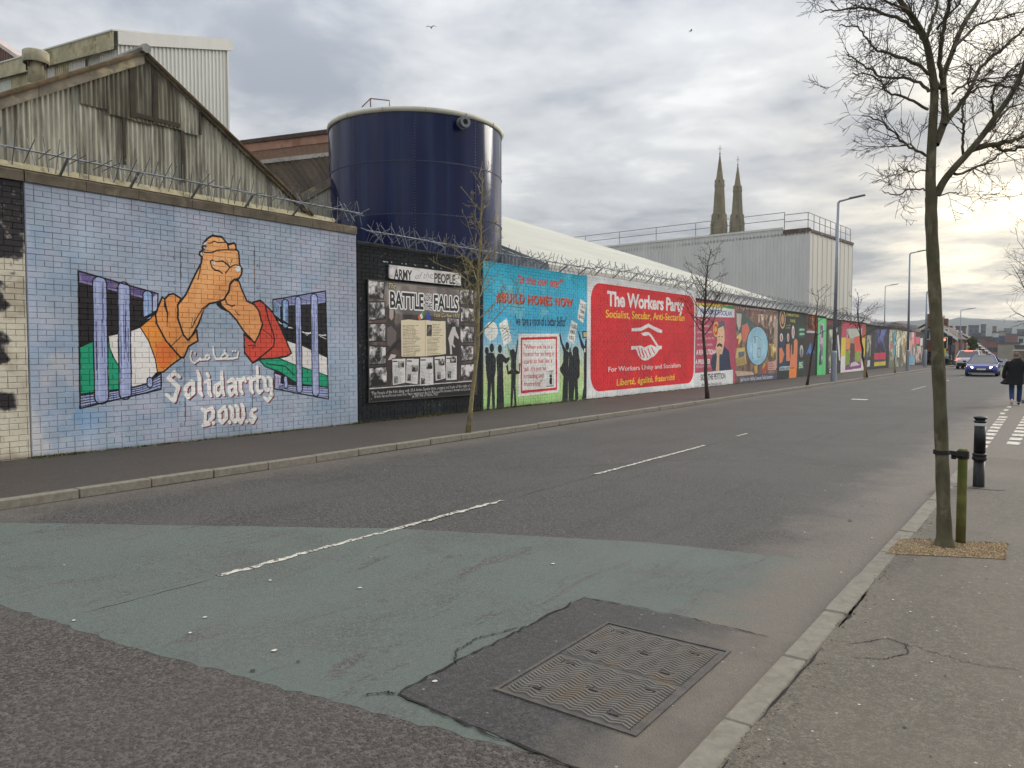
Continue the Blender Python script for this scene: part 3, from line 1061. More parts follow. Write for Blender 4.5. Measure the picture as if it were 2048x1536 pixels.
    for q, rx, ry, ro in (((198, 224), 13, 26, .3), ((140, 290), 22, 14, .6), ((182, 165), 26, 14, -.6)): c.ell(q, rx + 3, ry + 3, (70, 60, 60), rot=ro); c.ell(q, rx, ry, (214, 208, 206), rot=ro)
    # old iron ties showing through the paint
    c.frame(0, 340, 2.56)
    for st in ([(923, 405), (926, 640)], [(945, 970), (950, 1290)], [(1303, 390), (1304, 640)], [(1290, 990), (1292, 1220)]): c.stroke(st, .014, (70, 60, 62))
    c.stroke([(1303, 480), (1304, 560)], .02, (170, 110, 70), .6)
    for q in ((893, 450), (896, 577), (922, 1015), (925, 1195), (930, 1305), (1322, 490), (1322, 605), (1300, 1035), (1298, 1165)): c.ell(q, 8, 9, (110, 122, 140)); c.ell((q[0] + 2, q[1] - 1), 5, 6, (160, 172, 190))
    # lettering
    W_, SH = (236, 232, 226), (120, 34, 30)
    c.frame(320, 700, 5.292)
    ar = [[(330, 15), (318, 60), (330, 120), (365, 140), (405, 112), (425, 85), (430, 105), (480, 100), (486, 62), (515, 55), (525, 85), (500, 102)], [(562, -30), (572, 50), (592, 98), (640, 95), (655, 60), (690, 35), (720, 65), (690, 92), (640, 96)], [(700, 95), (770, 92), (818, 80), (832, 20)], [(372, 30), (374, 36)], [(768, 14), (770, 18)], [(796, 10), (798, 14)], [(682, 8), (684, 12)]]
    for d, cc in ((.016, (92, 40, 44)), (0, W_)):
        for st in ar: c.stroke_yz([(c.pt(q)[0] + d, c.pt(q)[1] - d) for q in st], .042, cc)
    tx = [[(205, 285), (152, 238), (92, 300), (195, 392), (148, 540), (68, 472)], [(340, 335), (272, 395), (266, 462), (300, 500), (352, 452), (352, 350), (325, 325)], [(398, 228), (416, 290), (422, 440), (448, 482)], [(500, 252), (512, 275)], [(482, 338), (515, 325), (520, 448), (540, 486)],
          [(652, 235), (658, 430), (678, 476)], [(648, 342), (585, 385), (584, 440), (612, 478), (655, 440)], [(722, 335), (762, 312), (798, 345), (798, 436), (815, 468)], [(790, 372), (728, 400), (728, 445), (752, 474), (796, 436)], [(818, 310), (850, 322), (850, 420), (874, 462)], [(855, 335), (888, 300), (904, 335)],
          [(930, 305), (962, 300), (964, 420), (984, 452)], [(1030, 182), (1030, 420), (1052, 450), (1082, 430)], [(990, 312), (1058, 285)], [(1082, 290), (1110, 312), (1114, 398), (1140, 428), (1172, 402)], [(1142, 288), (1174, 312), (1182, 480), (1142, 534), (1102, 500)],
          [(448, 628), (480, 645), (478, 785)], [(500, 640), (548, 618), (564, 655), (560, 712), (508, 765)], [(458, 798), (520, 782)], [(562, 770), (568, 776)], [(682, 600), (628, 658), (632, 738), (660, 766), (702, 718), (702, 640), (672, 608)], [(732, 764), (738, 768)],
          [(738, 600), (766, 632), (766, 722), (800, 756), (824, 728)], [(800, 588), (826, 620), (826, 728), (858, 768), (886, 710), (882, 612), (862, 572)], [(914, 752), (922, 758)], [(1012, 628), (974, 642), (964, 688), (1010, 712), (980, 764), (950, 740)]]
    for dx, dy, cc in ((.024, -.02, SH), (.012, -.01, SH), (0, 0, W_)):
        for st in tx:
            n_ = len(st); ww = [.068] + [.084] * (n_ - 2) + [.058] if n_ > 2 else .072
            c.stroke_yz([(c.pt(q)[0] + dx, c.pt(q)[1] + dy) for q in st], ww, cc)
    c.weather(5, .8, .10)
    return c


def wall_left_paint():
    """bare edge of the next bay: black flaking over cream"""
    c = Canvas(1.0, 5.35, 0, 4.6, 120, (206, 198, 178))
    c.mottle((168, 156, 136), .5, .66, .35, 31, .7)
    zz = (c.z0 + np.arange(c.h) / c.p)[:, None]
    xx = (c.y0 + np.arange(c.w) / c.p)[None, :]
    n = vnoise(c.h, c.w, .28 * c.p, 33, 5)
    m = np.clip((n - .62 + np.clip((zz - 2.9) * .4, -.05, .3) + np.clip((5.14 - xx) * .6, -.12, .3)) * 9, 0, 1)[..., None]
    c.a[:] = c.a * (1 - m) + np.array([44, 41, 42], np.float32) / 255 * m
    c.weather(6, .7, .12)
    return c


def mural_black():
    c = Canvas(12.2, 16.95, 0, 4.4, 110, (22, 25, 28))
    c.mottle((31, 36, 39), .5, .7, .5, 41, .8)
    c.frame(720, 510, 4.8)
    r = random.Random(3)
    for k, (x, y, w) in enumerate([(215, 62, 40), (250, 66, 22), (295, 68, 16), (395, 80, 12), (430, 84, 20), (515, 95, 26), (620, 104, 30), (690, 120, 18), (770, 128, 12), (1000, 165, 16), (1035, 175, 14)]):
        c.poly([(x, y - 6), (x + w, y - 2), (x + w * .8, y + 9), (x + w * .3, y + 5)], (170, 214, 230) if k in (0, 7) else (160, 180, 186))
    for k in range(26):
        x = r.uniform(560, 800); y = 1410 + r.uniform(0, 60)
        c.stroke([(x, y), (x + r.uniform(-3, 3), y + r.uniform(15, 60))], .007, (90, 98, 104), .6)
    c.weather(8, .6, .1)
    return c


def poster_battle():
    P = [on_x(*q, WX + .04) for q in ((735, 556), (952, 590), (946, 785), (737, 806))]
    c = Canvas(12.50, 16.58, .55, 3.55, 170, (62, 54, 53), WX + .04)
    c.mottle((150, 142, 138), .52, .68, .5, 51, .8)
    c.mottle((40, 34, 36), .52, .68, .35, 52, .9)
    c.mottle((120, 92, 78), .55, .72, .6, 53, .6)
    c.frame(720, 510, 4.8)
    c.poly([(262, 230), (960, 290), (960, 600), (262, 560)], (196, 190, 182), .3)
    # photo strips left and right
    L = [[(82, 240), (232, 262), (224, 418), (80, 398)], [(82, 458), (236, 455), (242, 606), (88, 622)], [(88, 664), (246, 664), (244, 822), (82, 822)], [(94, 876), (248, 884), (246, 1040), (90, 1046)], [(92, 1090), (256, 1076), (260, 1228), (96, 1256)]]
    for k, q in enumerate(L): c.photo(q, 60 + 3 * k, 20, 225, (1, .97, .96), .16, (26, 22, 24), .03)
    Rr = [[(958, 322), (1085, 340), (1085, 470), (958, 468)], [(972, 500), (1092, 520), (1092, 640), (970, 636)], [(966, 684), (1092, 690), (1090, 838), (966, 836)], [(970, 872), (1090, 872), (1086, 1000), (972, 1018)], [(972, 1058), (1092, 1048), (1090, 1186), (972, 1186)]]
    for k, q in enumerate(Rr): c.photo(q, 90 + 3 * k, 24, 230, (1, .97, .96), .14, (26, 22, 24), .03)
    # soldier figure
    c.poly([(236, 520), (280, 470), (330, 520), (345, 560), (330, 640), (360, 720), (395, 780), (390, 830), (330, 880), (300, 930), (400, 990), (400, 1060), (300, 1100), (300, 1240), (255, 1240), (262, 900), (240, 780), (250, 640), (262, 600)], (58, 50, 50))
    c.poly([(285, 520), (325, 530), (322, 600), (305, 630), (282, 600)], (178, 160, 150))
    c.poly([(262, 700), (300, 680), (352, 740), (345, 820), (290, 880), (262, 860)], (104, 94, 92))
    c.stroke([(265, 950), (395, 800)], .07, (22, 20, 22))
    c.poly([(300, 950), (350, 960), (330, 1000), (268, 1010)], (206, 190, 180))
    # stone thrower
    c.poly([(834, 640), (955, 640), (955, 980), (834, 960)], (46, 40, 42))
    c.poly([(890, 690), (915, 684), (920, 720), (950, 790), (945, 810), (905, 770), (895, 850), (915, 880), (905, 890), (880, 860), (885, 950), (868, 955), (862, 870), (848, 800), (868, 740)], (208, 200, 194))
    c.photo([(840, 605), (950, 615), (950, 690), (840, 690)], 130, 20, 200, (1, .95, .95), .1)
    # parchment
    c.poly([(386, 622), (470, 612), (640, 620), (826, 630), (832, 960), (700, 978), (398, 984)], BLK, .8)
    c.poly([(394, 626), (470, 618), (560, 628), (640, 624), (730, 634), (822, 634), (826, 950), (720, 964), (620, 974), (400, 976)], (228, 214, 182))
    c.stroke([(628, 630), (628, 970)], .012, (150, 128, 90))
    c.lines([(412, 670), (616, 672), (616, 972), (412, 970)], 24, (92, 78, 58), .010, 5)
    c.lines([(648, 790), (810, 790), (810, 968), (648, 968)], 13, (92, 78, 58), .010, 6)
    c.lines([(698, 660), (812, 660), (812, 780), (698, 780)], 8, (92, 78, 58), .010, 7)
    c.photo([(642, 668), (690, 670), (690, 782), (642, 780)], 140, 20, 150, (1, .95, .9), .1)
    # two small flags
    for q, cc in (([(556, 590), (590, 560), (600, 600), (570, 632)], (224, 104, 60)), ([(575, 575), (608, 545), (612, 600), (590, 615)], (232, 230, 226)), ([(595, 560), (620, 535), (620, 600), (605, 608)], (48, 130, 70)), ([(636, 600), (655, 528), (690, 636), (650, 620)], (36, 66, 168))): c.poly(q, cc)
    # newspapers
    N = [[(308, 996), (440, 990), (440, 1230), (314, 1254)], [(446, 992), (570, 992), (556, 1244), (440, 1230)], [(578, 982), (704, 978), (710, 1256), (572, 1270)], [(714, 978), (816, 966), (828, 1186), (726, 1212)], [(824, 966), (932, 966), (932, 1200), (826, 1206)]]
    for k, q in enumerate(N):
        c.shape(q, (222, 218, 214), BLK, .02)
        c.lines([(q[0][0] + 8, q[0][1] + 60), (q[1][0] - 8, q[1][1] + 60), (q[2][0] - 8, q[2][1] - 10), (q[3][0] + 8, q[3][1] - 10)], 16, (120, 116, 116), .008, 20 + k, .95)
        cx = q[0][0] + [58, 52, 60, 40, 40][k]; cy = q[0][1] + [22, 66, 50, 20, 8][k]
        c.photo([(cx, cy), (cx + 58, cy), (cx + 58, cy + 62), (cx, cy + 62)], 150 + k, 10, 190, (1, .95, .9), .08)
        c.photo([(q[3][0] + 16, q[3][1] - 90), (q[3][0] + 50, q[3][1] - 90), (q[3][0] + 50, q[3][1] - 22), (q[3][0] + 16, q[3][1] - 22)], 170 + k, 10, 150, (1, 1, 1), .08)
        c.stroke([(q[0][0] + 10, q[0][1] + 26), (q[0][0] + 50, q[0][1] + 26)], .03, (60, 56, 60))
    # black foot with lines of lettering
    c.poly([(70, 1296), (1110, 1214), (1110, 1330), (80, 1430)], (20, 18, 20))
    c.stroke([(80, 1284), (1105, 1208)], .02, (226, 224, 222))
    c.text('"The People of the Falls along with I.R.A Active Service Units, engaged and fought off the might of the', (108, 1344), (1085, 1262), 1312, (222, 218, 214))
    c.text('British Armed Forces in its First Major engagement by the IRA since the Crossbarry Ambush in Co.Cork', (140, 1374), (1060, 1296), 1344, (222, 218, 214))
    c.text('on the 19th of March, 1921."', (500, 1370), (760, 1346), 1340, (222, 218, 214))
    # title
    c.otext('BATTLE', (290, 500), (612, 520), 345, (16, 14, 16), (240, 238, 236), .035, off=.028)
    c.otext('OF', (634, 440), (682, 444), 372, (16, 14, 16), (240, 238, 236), .02, off=.02)
    c.otext('THE', (624, 518), (694, 524), 452, (16, 14, 16), (240, 238, 236), .02, off=.02)
    c.otext('FALLS', (710, 522), (945, 536), 378, (16, 14, 16), (240, 238, 236), .035, off=.028)
    c.otext('The', (268, 318), (340, 324), 262, (240, 226, 160), (30, 26, 20), .016, shear=.3)
    c.otext('Falls Curfew 1970', (712, 592), (952, 602), 550, (240, 226, 160), (30, 26, 20), .014, shear=.3)
    c.text('(update by the', (590, 300), (680, 306), 282, (90, 84, 84))
    c.text('Official Republican Movement)', (545, 322), (725, 334), 304, (90, 84, 84))
    c.stroke([(70, 212), (80, 1425)], .012, (200, 198, 196))
    return c


def poster_title():
    c = Canvas(13.15, 15.90, 3.46, 3.90, 200, (226, 222, 218), WX + .05)
    c.mottle((190, 184, 180), .5, .7, .25, 57, .8)
    c.frame(720, 510, 4.8)
    c.text('ARMY', (326, 226), (500, 242), 130, (20, 18, 20), off=.03)
    c.text('of the', (525, 232), (690, 222), 165, (150, 144, 142), shear=.45, off=-.005)
    c.text('PEOPLE', (714, 262), (915, 278), 172, (20, 18, 20), off=.03)
    for q in ((280, 108), (284, 222), (460, 250), (634, 266), (930, 290), (945, 185)): c.ell(q, 5, 5, (50, 46, 46))
    return c


def mural_homes():
    c = Canvas(16.9, 22.65, 0, 4.4, 110, (40, 180, 214))
    c.grade([(0, (160, 216, 128)), (.5, (178, 214, 140)), (1.1, (206, 216, 160)), (1.75, (188, 206, 198)), (2.1, (140, 196, 222)), (2.6, (64, 178, 214)), (4.4, (48, 184, 212))])
    c.mottle((240, 240, 226), .6, .8, .6, 61, .3)
    c.frame(700, 480, 4.042)
    ORG = (226, 92, 58)
    c.text('"is this our city?"', (1352, 345), (1712, 378), 278, ORG, shear=.25, off=.012, d=(.015, -.015))
    c.text('"is this our city?"', (1352, 345), (1712, 378), 278, (222, 84, 66), shear=.25, off=.012)
    c.text('#BUILD HOMES NOW', (1182, 498), (1800, 540), 418, (150, 50, 40), off=.022, d=(.02, -.02), space=1.12)
    c.text('#BUILD HOMES NOW', (1180, 496), (1797, 538), 416, ORG, off=.022, space=1.12)
    c.text('"we have a vision of a better Belfast"', (1332, 690), (1750, 698), 604, (28, 38, 66), off=.018)
    # boxed quotation
    c.poly([(1360, 760), (1694, 756), (1690, 1228), (1360, 1266)], (238, 236, 230))
    bx = [(1386, 798), (1668, 790), (1668, 1202), (1386, 1230)]
    c.stroke(bx + bx[:1], .075, (214, 44, 52))
    for k, (s_, x1, x2, y1, y2) in enumerate((('"When you\'re in a', 1408, 1636, 880, 878), ('hostel for so long it', 1406, 1650, 940, 932), ('starts to feel like a', 1406, 1634, 1000, 990), ('jail. It\'s just so', 1406, 1586, 1060, 1050), ('irritating and', 1406, 1566, 1120, 1110), ('frustrating"', 1406, 1548, 1182, 1172))):
        c.text(s_, (x1, y1), (x2, y2), y1 - 38, (206, 50, 58), off=.008)
    for k in range(6): c.stroke([(1592 + 10 * k, 1062), (1592 + 10 * k, 1182)], .012, BLK)
    c.stroke([(1588, 1062), (1646, 1058)], .014, BLK); c.stroke([(1588, 1184), (1646, 1180)], .014, BLK)
    c.ell((1622, 1100), 8, 14, BLK); c.poly([(1612, 1115), (1632, 1115), (1630, 1165), (1614, 1165)], BLK)
    S = (30, 34, 40)
    # people, left group
    c.ell((1106, 895), 16, 30, S); c.ell((1146, 872), 18, 36, S); c.ell((1212, 880), 17, 34, S); c.ell((1316, 912), 18, 32, S)
    c.poly([(1094, 940), (1110, 920), (1130, 910), (1160, 912), (1180, 960), (1178, 1060), (1168, 1110), (1172, 1370), (1152, 1372), (1142, 1160), (1128, 1372), (1106, 1372), (1112, 1150), (1100, 1060)], S)
    c.poly([(1182, 950), (1200, 918), (1228, 918), (1262, 955), (1290, 945), (1292, 965), (1264, 1000), (1236, 985), (1238, 1080), (1246, 1358), (1184, 1362), (1190, 1080)], S)
    c.poly([(1262, 1020), (1276, 1004), (1282, 1062), (1302, 1050), (1300, 950), (1288, 880), (1300, 888), (1318, 930), (1340, 900), (1352, 800), (1358, 810), (1352, 900), (1342, 970), (1344, 1050), (1366, 1064), (1368, 996), (1378, 1000), (1372, 1080), (1340, 1088), (1338, 1180), (1348, 1350), (1330, 1352), (1322, 1200), (1312, 1354), (1296, 1354), (1302, 1180), (1302, 1084), (1274, 1088)], S)
    # right group
    c.ell((1756, 858), 16, 34, S); c.ell((1824, 900), 26, 40, S); c.ell((1780, 895), 8, 26, S)
    c.poly([(1690, 762), (1702, 760), (1716, 830), (1748, 890), (1770, 910), (1766, 1000), (1764, 1120), (1760, 1300), (1714, 1306), (1724, 1100), (1700, 1064), (1694, 1040), (1722, 990), (1724, 900), (1700, 820)], S)
    c.poly([(1768, 910), (1786, 890), (1800, 940), (1806, 900), (1846, 900), (1858, 980), (1856, 1100), (1840, 1130), (1846, 1288), (1820, 1296), (1816, 1180), (1806, 1296), (1766, 1300), (1764, 1060), (1770, 980)], S)
    c.poly([(1842, 740), (1852, 738), (1870, 800), (1896, 860), (1905, 800), (1914, 800), (1912, 1280), (1872, 1294), (1890, 1180), (1890, 900), (1866, 860)], S)
    c.poly([(1892, 880), (1902, 872), (1902, 905), (1894, 910)], (236, 236, 230))
    c.poly([(1876, 738), (1914, 734), (1914, 790), (1880, 796)], BLK); c.poly([(1886, 746), (1914, 742), (1914, 782), (1888, 786)], (206, 176, 128))
    # speech bubble and placards
    WH = (234, 234, 226)
    c.ell((1142, 735), 54, 76, WH); c.poly([(1118, 780), (1150, 800), (1132, 824)], WH)
    c.lines([(1108, 690), (1176, 690), (1176, 780), (1108, 780)], 4, (180, 200, 205), .012, 3)
    c.stroke([(1270, 835), (1302, 970)], .05, (120, 150, 90))
    c.shape([(1204, 680), (1268, 632), (1308, 816), (1244, 860)], WH, (190, 200, 190), .012)
    c.lines([(1220, 700), (1270, 665), (1296, 790), (1246, 825)], 5, (70, 90, 90), .014, 4)
    c.stroke([(1862, 660), (1852, 760)], .035, (120, 160, 110))
    c.shape([(1862, 476), (1912, 510), (1884, 672), (1836, 634)], WH, (190, 200, 190), .012)
    c.text('T & G', (1862, 548), (1902, 556), 512, (40, 50, 56), off=.01); c.text('TIME', (1858, 588), (1896, 600), 560, (40, 50, 56), off=.01); c.text('RINGS', (1848, 630), (1888, 642), 602, (40, 50, 56), off=.01)
    c.stroke([(1794, 840), (1782, 900)], .035, (120, 160, 110))
    c.shape([(1790, 648), (1838, 676), (1812, 846), (1760, 806)], WH, (190, 200, 190), .012)
    c.text('10,000', (1786, 706), (1830, 724), 672, (40, 50, 56), off=.01); c.text('HOMELESS', (1778, 752), (1822, 764), 722, (40, 50, 56), off=.01); c.text('KIDS', (1774, 796), (1808, 806), 770, (40, 50, 56), off=.01)
    c.weather(9, .5, .2)
    return c


def mural_red():
    c = Canvas(22.55, 31.95, 0, 4.45, 95, (236, 236, 234))
    c.mottle((222, 222, 220), .5, .7, .8, 71, .6)
    c.frame(1100, 520, 5.12)
    RD = (222, 38, 48)
    A = [c.pt(q) for q in ((418, 250), (1480, 355), (1462, 1250), (408, 1365))]
    y0, y1 = A[0][0], A[1][0]; z1, z0 = (A[0][1] + A[1][1]) / 2, (A[2][1] + A[3][1]) / 2
    rr = .62
    pts = []
    for cx, cz, a0 in ((y1 - rr, z1 - rr, 0), (y0 + rr, z1 - rr, 90), (y0 + rr, z0 + rr, 180), (y1 - rr, z0 + rr, 270)):
        pts += [(cx + rr * math.cos(R(a0 + 15 * k)), cz + rr * math.sin(R(a0 + 15 * k))) for k in range(7)]
    c.poly_yz(pts, RD)
    W_, YL = (238, 234, 230), (246, 214, 60)
    c.text('The Workers Party', (584, 466), (1370, 528), 312, W_, off=.034, space=.95)
    c.text('Socialist, Secular, Anti-Sectarian', (572, 590), (1375, 624), 506, YL, off=.012)
    c.text('For Workers Unity and Socialism', (598, 1146), (1336, 1098), 1092, W_, off=.008)
    c.text('Liberté, égalité, fraternité', (682, 1288), (1276, 1226), 1218, YL, off=.014, shear=.12)
    # roof line and joined hands
    c.poly([(836, 700), (925, 694), (1008, 650), (1062, 682), (1148, 718), (1146, 748), (1108, 744), (1048, 712), (1008, 690), (930, 730), (836, 732)], W_)
    c.poly([(932, 752), (975, 738), (1012, 740), (1040, 768), (1100, 862), (1112, 880), (1146, 878), (1144, 912), (1118, 918), (1096, 952), (1060, 990), (1030, 1004), (1004, 1024), (970, 1032), (938, 1020), (904, 978), (888, 930), (876, 914), (832, 920), (832, 884), (900, 880), (930, 878), (968, 896), (1000, 880), (1030, 868), (1060, 880), (1092, 896), (1062, 836), (1030, 790), (1008, 768), (985, 778), (952, 776)], W_)
    for st, w in (([(906, 900), (916, 950), (932, 990)], .07), ([(938, 910), (948, 950), (962, 980)], .07), ([(1002, 906), (1018, 950), (1030, 976)], .06), ([(1040, 896), (1058, 934), (1070, 955)], .06), ([(968, 930), (992, 975), (1000, 1000)], .06), ([(952, 1000), (966, 990)], .05)):
        c.stroke(st, w, RD)
    c.weather(10, .35, .15)
    return c


def mural_portrait():
    c = Canvas(31.9, 36.95, 0, 4.1, 80, (186, 74, 96))
    c.frame(1380, 560, 5.12)
    c.poly([(60, 190), (460, 250), (460, 275), (60, 225)], (160, 54, 66))
    c.poly([(64, 232), (455, 262), (455, 300), (64, 262)], (226, 200, 70)); c.poly([(300, 262), (455, 262), (455, 300), (380, 290)], (60, 150, 84))
    c.poly([(64, 262), (455, 300), (455, 384), (64, 376)], (230, 230, 228))
    c.text('FREEDOM FOR OCALAN', (105, 345), (425, 368), 290, (44, 74, 160), off=.015)
    for s_, x2, y in (('There is no', 190, 420), ('that life worth', 195, 485), ('should we need', 225, 545), ('we will not be silent after', 250, 608), ('we make peace', 230, 672)):
        c.text(s_, (72, y), (x2, y - 2), y - 30, (230, 214, 214))
    c.text('A REVOLUTIONARY', (64, 765), (296, 758), 712, (238, 234, 232), off=.03)
    c.text('A PRISONER', (56, 862), (208, 856), 812, (238, 234, 232), off=.03)
    c.text('IMPRISONED FOR 20 YEARS IN TURKEY', (58, 902), (270, 890), 874, (230, 214, 214))
    c.ell((268, 505), 30, 78, (214, 196, 70)); c.ell((266, 505), 22, 60, (206, 60, 54)); c.ell((262, 505), 14, 30, (222, 180, 70))
    c.poly([(230, 930), (210, 850), (232, 770), (268, 740), (352, 680), (400, 730), (420, 920), (300, 935)], (30, 50, 78))
    c.poly([(290, 480), (320, 430), (352, 470), (354, 620), (344, 690), (330, 760), (296, 760), (262, 700), (276, 640), (280, 560)], (222, 184, 150))
    c.poly([(284, 500), (290, 440), (330, 412), (356, 440), (354, 520), (340, 470), (300, 490)], (92, 94, 100))
    c.poly([(276, 668), (300, 645), (330, 660), (328, 690), (300, 672), (282, 690)], (40, 36, 38))
    for q in ((296, 578), (328, 580)): c.poly([(q[0] - 10, q[1]), (q[0] + 10, q[1] - 3), (q[0] + 8, q[1] + 6), (q[0] - 8, q[1] + 6)], (50, 40, 40))
    c.poly([(262, 720), (300, 700), (318, 720), (300, 780), (300, 930), (264, 930), (276, 780)], (214, 172, 140))
    c.poly([(50, 952), (440, 918), (440, 1090), (44, 1120)], (234, 234, 232))
    c.text('SIGN THE PETITION', (108, 1028), (362, 1008), 965, (28, 26, 30), off=.02)
    c.text('http://www.freeocalan.org', (120, 1088), (320, 1068), 1052, (60, 58, 62))
    c.weather(11, .4, .15)
    return c


def mural_shield():
    c = Canvas(36.9, 43.65, 0, 4.1, 75, (120, 92, 78))
    c.mottle((150, 120, 100), .5, .65, .6, 81); c.mottle((84, 66, 62), .55, .7, .4, 82, .9)
    c.frame(1380, 560, 5.12)
    c.poly([(486, 258), (890, 296), (890, 335), (486, 304)], (96, 52, 50))
    c.text('A Tragic Fire started 50 years ago, homes burnt', (490, 300), (886, 328), 268, (226, 214, 206))
    c.poly([(470, 330), (540, 330), (600, 400), (660, 440), (640, 500), (560, 560), (500, 540), (470, 440)], (70, 96, 96))
    c.poly([(476, 340), (530, 350), (520, 470), (500, 520), (478, 440)], (196, 184, 168))
    c.poly([(530, 470), (590, 440), (610, 520), (570, 630), (545, 640), (530, 560)], (206, 116, 92))
    c.poly([(480, 580), (520, 540), (530, 600), (500, 660), (470, 640)], (220, 190, 130))
    c.photo([(700, 350), (890, 360), (895, 660), (800, 640), (790, 500), (700, 440)], 201, 80, 230, (1, .84, .74), .35)
    c.poly([(862, 400), (905, 400), (900, 900), (862, 900)], (176, 152, 140))
    c.photo([(800, 650), (880, 660), (880, 820), (800, 820)], 211, 90, 230, (1, .86, .55), .3)
    c.poly([(796, 840), (880, 830), (880, 920), (796, 920)], (206, 160, 150)); c.lines([(800, 845), (876, 838), (876, 915), (800, 915)], 4, (150, 70, 70), .03, 4)
    c.ell((690, 675), 114, 204, (40, 44, 52)); c.ell((690, 675), 108, 196, (150, 196, 216))
    c.ell((690, 690), 70, 130, (182, 214, 226), al=.6)
    for k in range(30):
        a = R(200 + 5.6 * k); 
    c.stroke([(640, 620), (640, 800), (648, 800)], .06, (96, 150, 170)); c.stroke([(690, 700), (690, 790), (720, 790), (722, 700), (690, 700)], .06, (110, 160, 176))
    c.stroke([(632, 640), (650, 580), (690, 575), (735, 620), (745, 700)], .03, (80, 130, 150))
    c.stroke([(665, 590), (665, 640)], .12, (60, 90, 110))
    c.poly([(480, 700), (560, 690), (580, 860), (480, 880), (466, 790)], (206, 178, 110)); c.poly([(494, 740), (560, 730), (556, 780), (500, 800)], (90, 110, 120)); c.poly([(470, 800), (560, 790), (570, 860), (480, 870)], (176, 150, 86))
    c.poly([(470, 600), (500, 600), (490, 690), (466, 700)], (184, 56, 52))
    c.poly([(760, 840), (785, 900), (770, 960), (740, 900)], (206, 160, 66)); c.poly([(655, 880), (690, 870), (690, 950), (665, 960)], (206, 170, 90)); c.poly([(735, 930), (790, 850), (785, 920), (760, 960)], (186, 70, 56))
    c.poly([(460, 930), (640, 940), (660, 970), (480, 985)], (206, 176, 150))
    c.poly([(500, 985), (890, 950), (890, 1020), (500, 1052)], (78, 80, 104))
    c.text('Gael Force Art - Building Community Tackling Sectarianism', (516, 1038), (848, 1006), 996, (226, 224, 226), off=.01)
    c.weather(12, .6, .12)
    return c


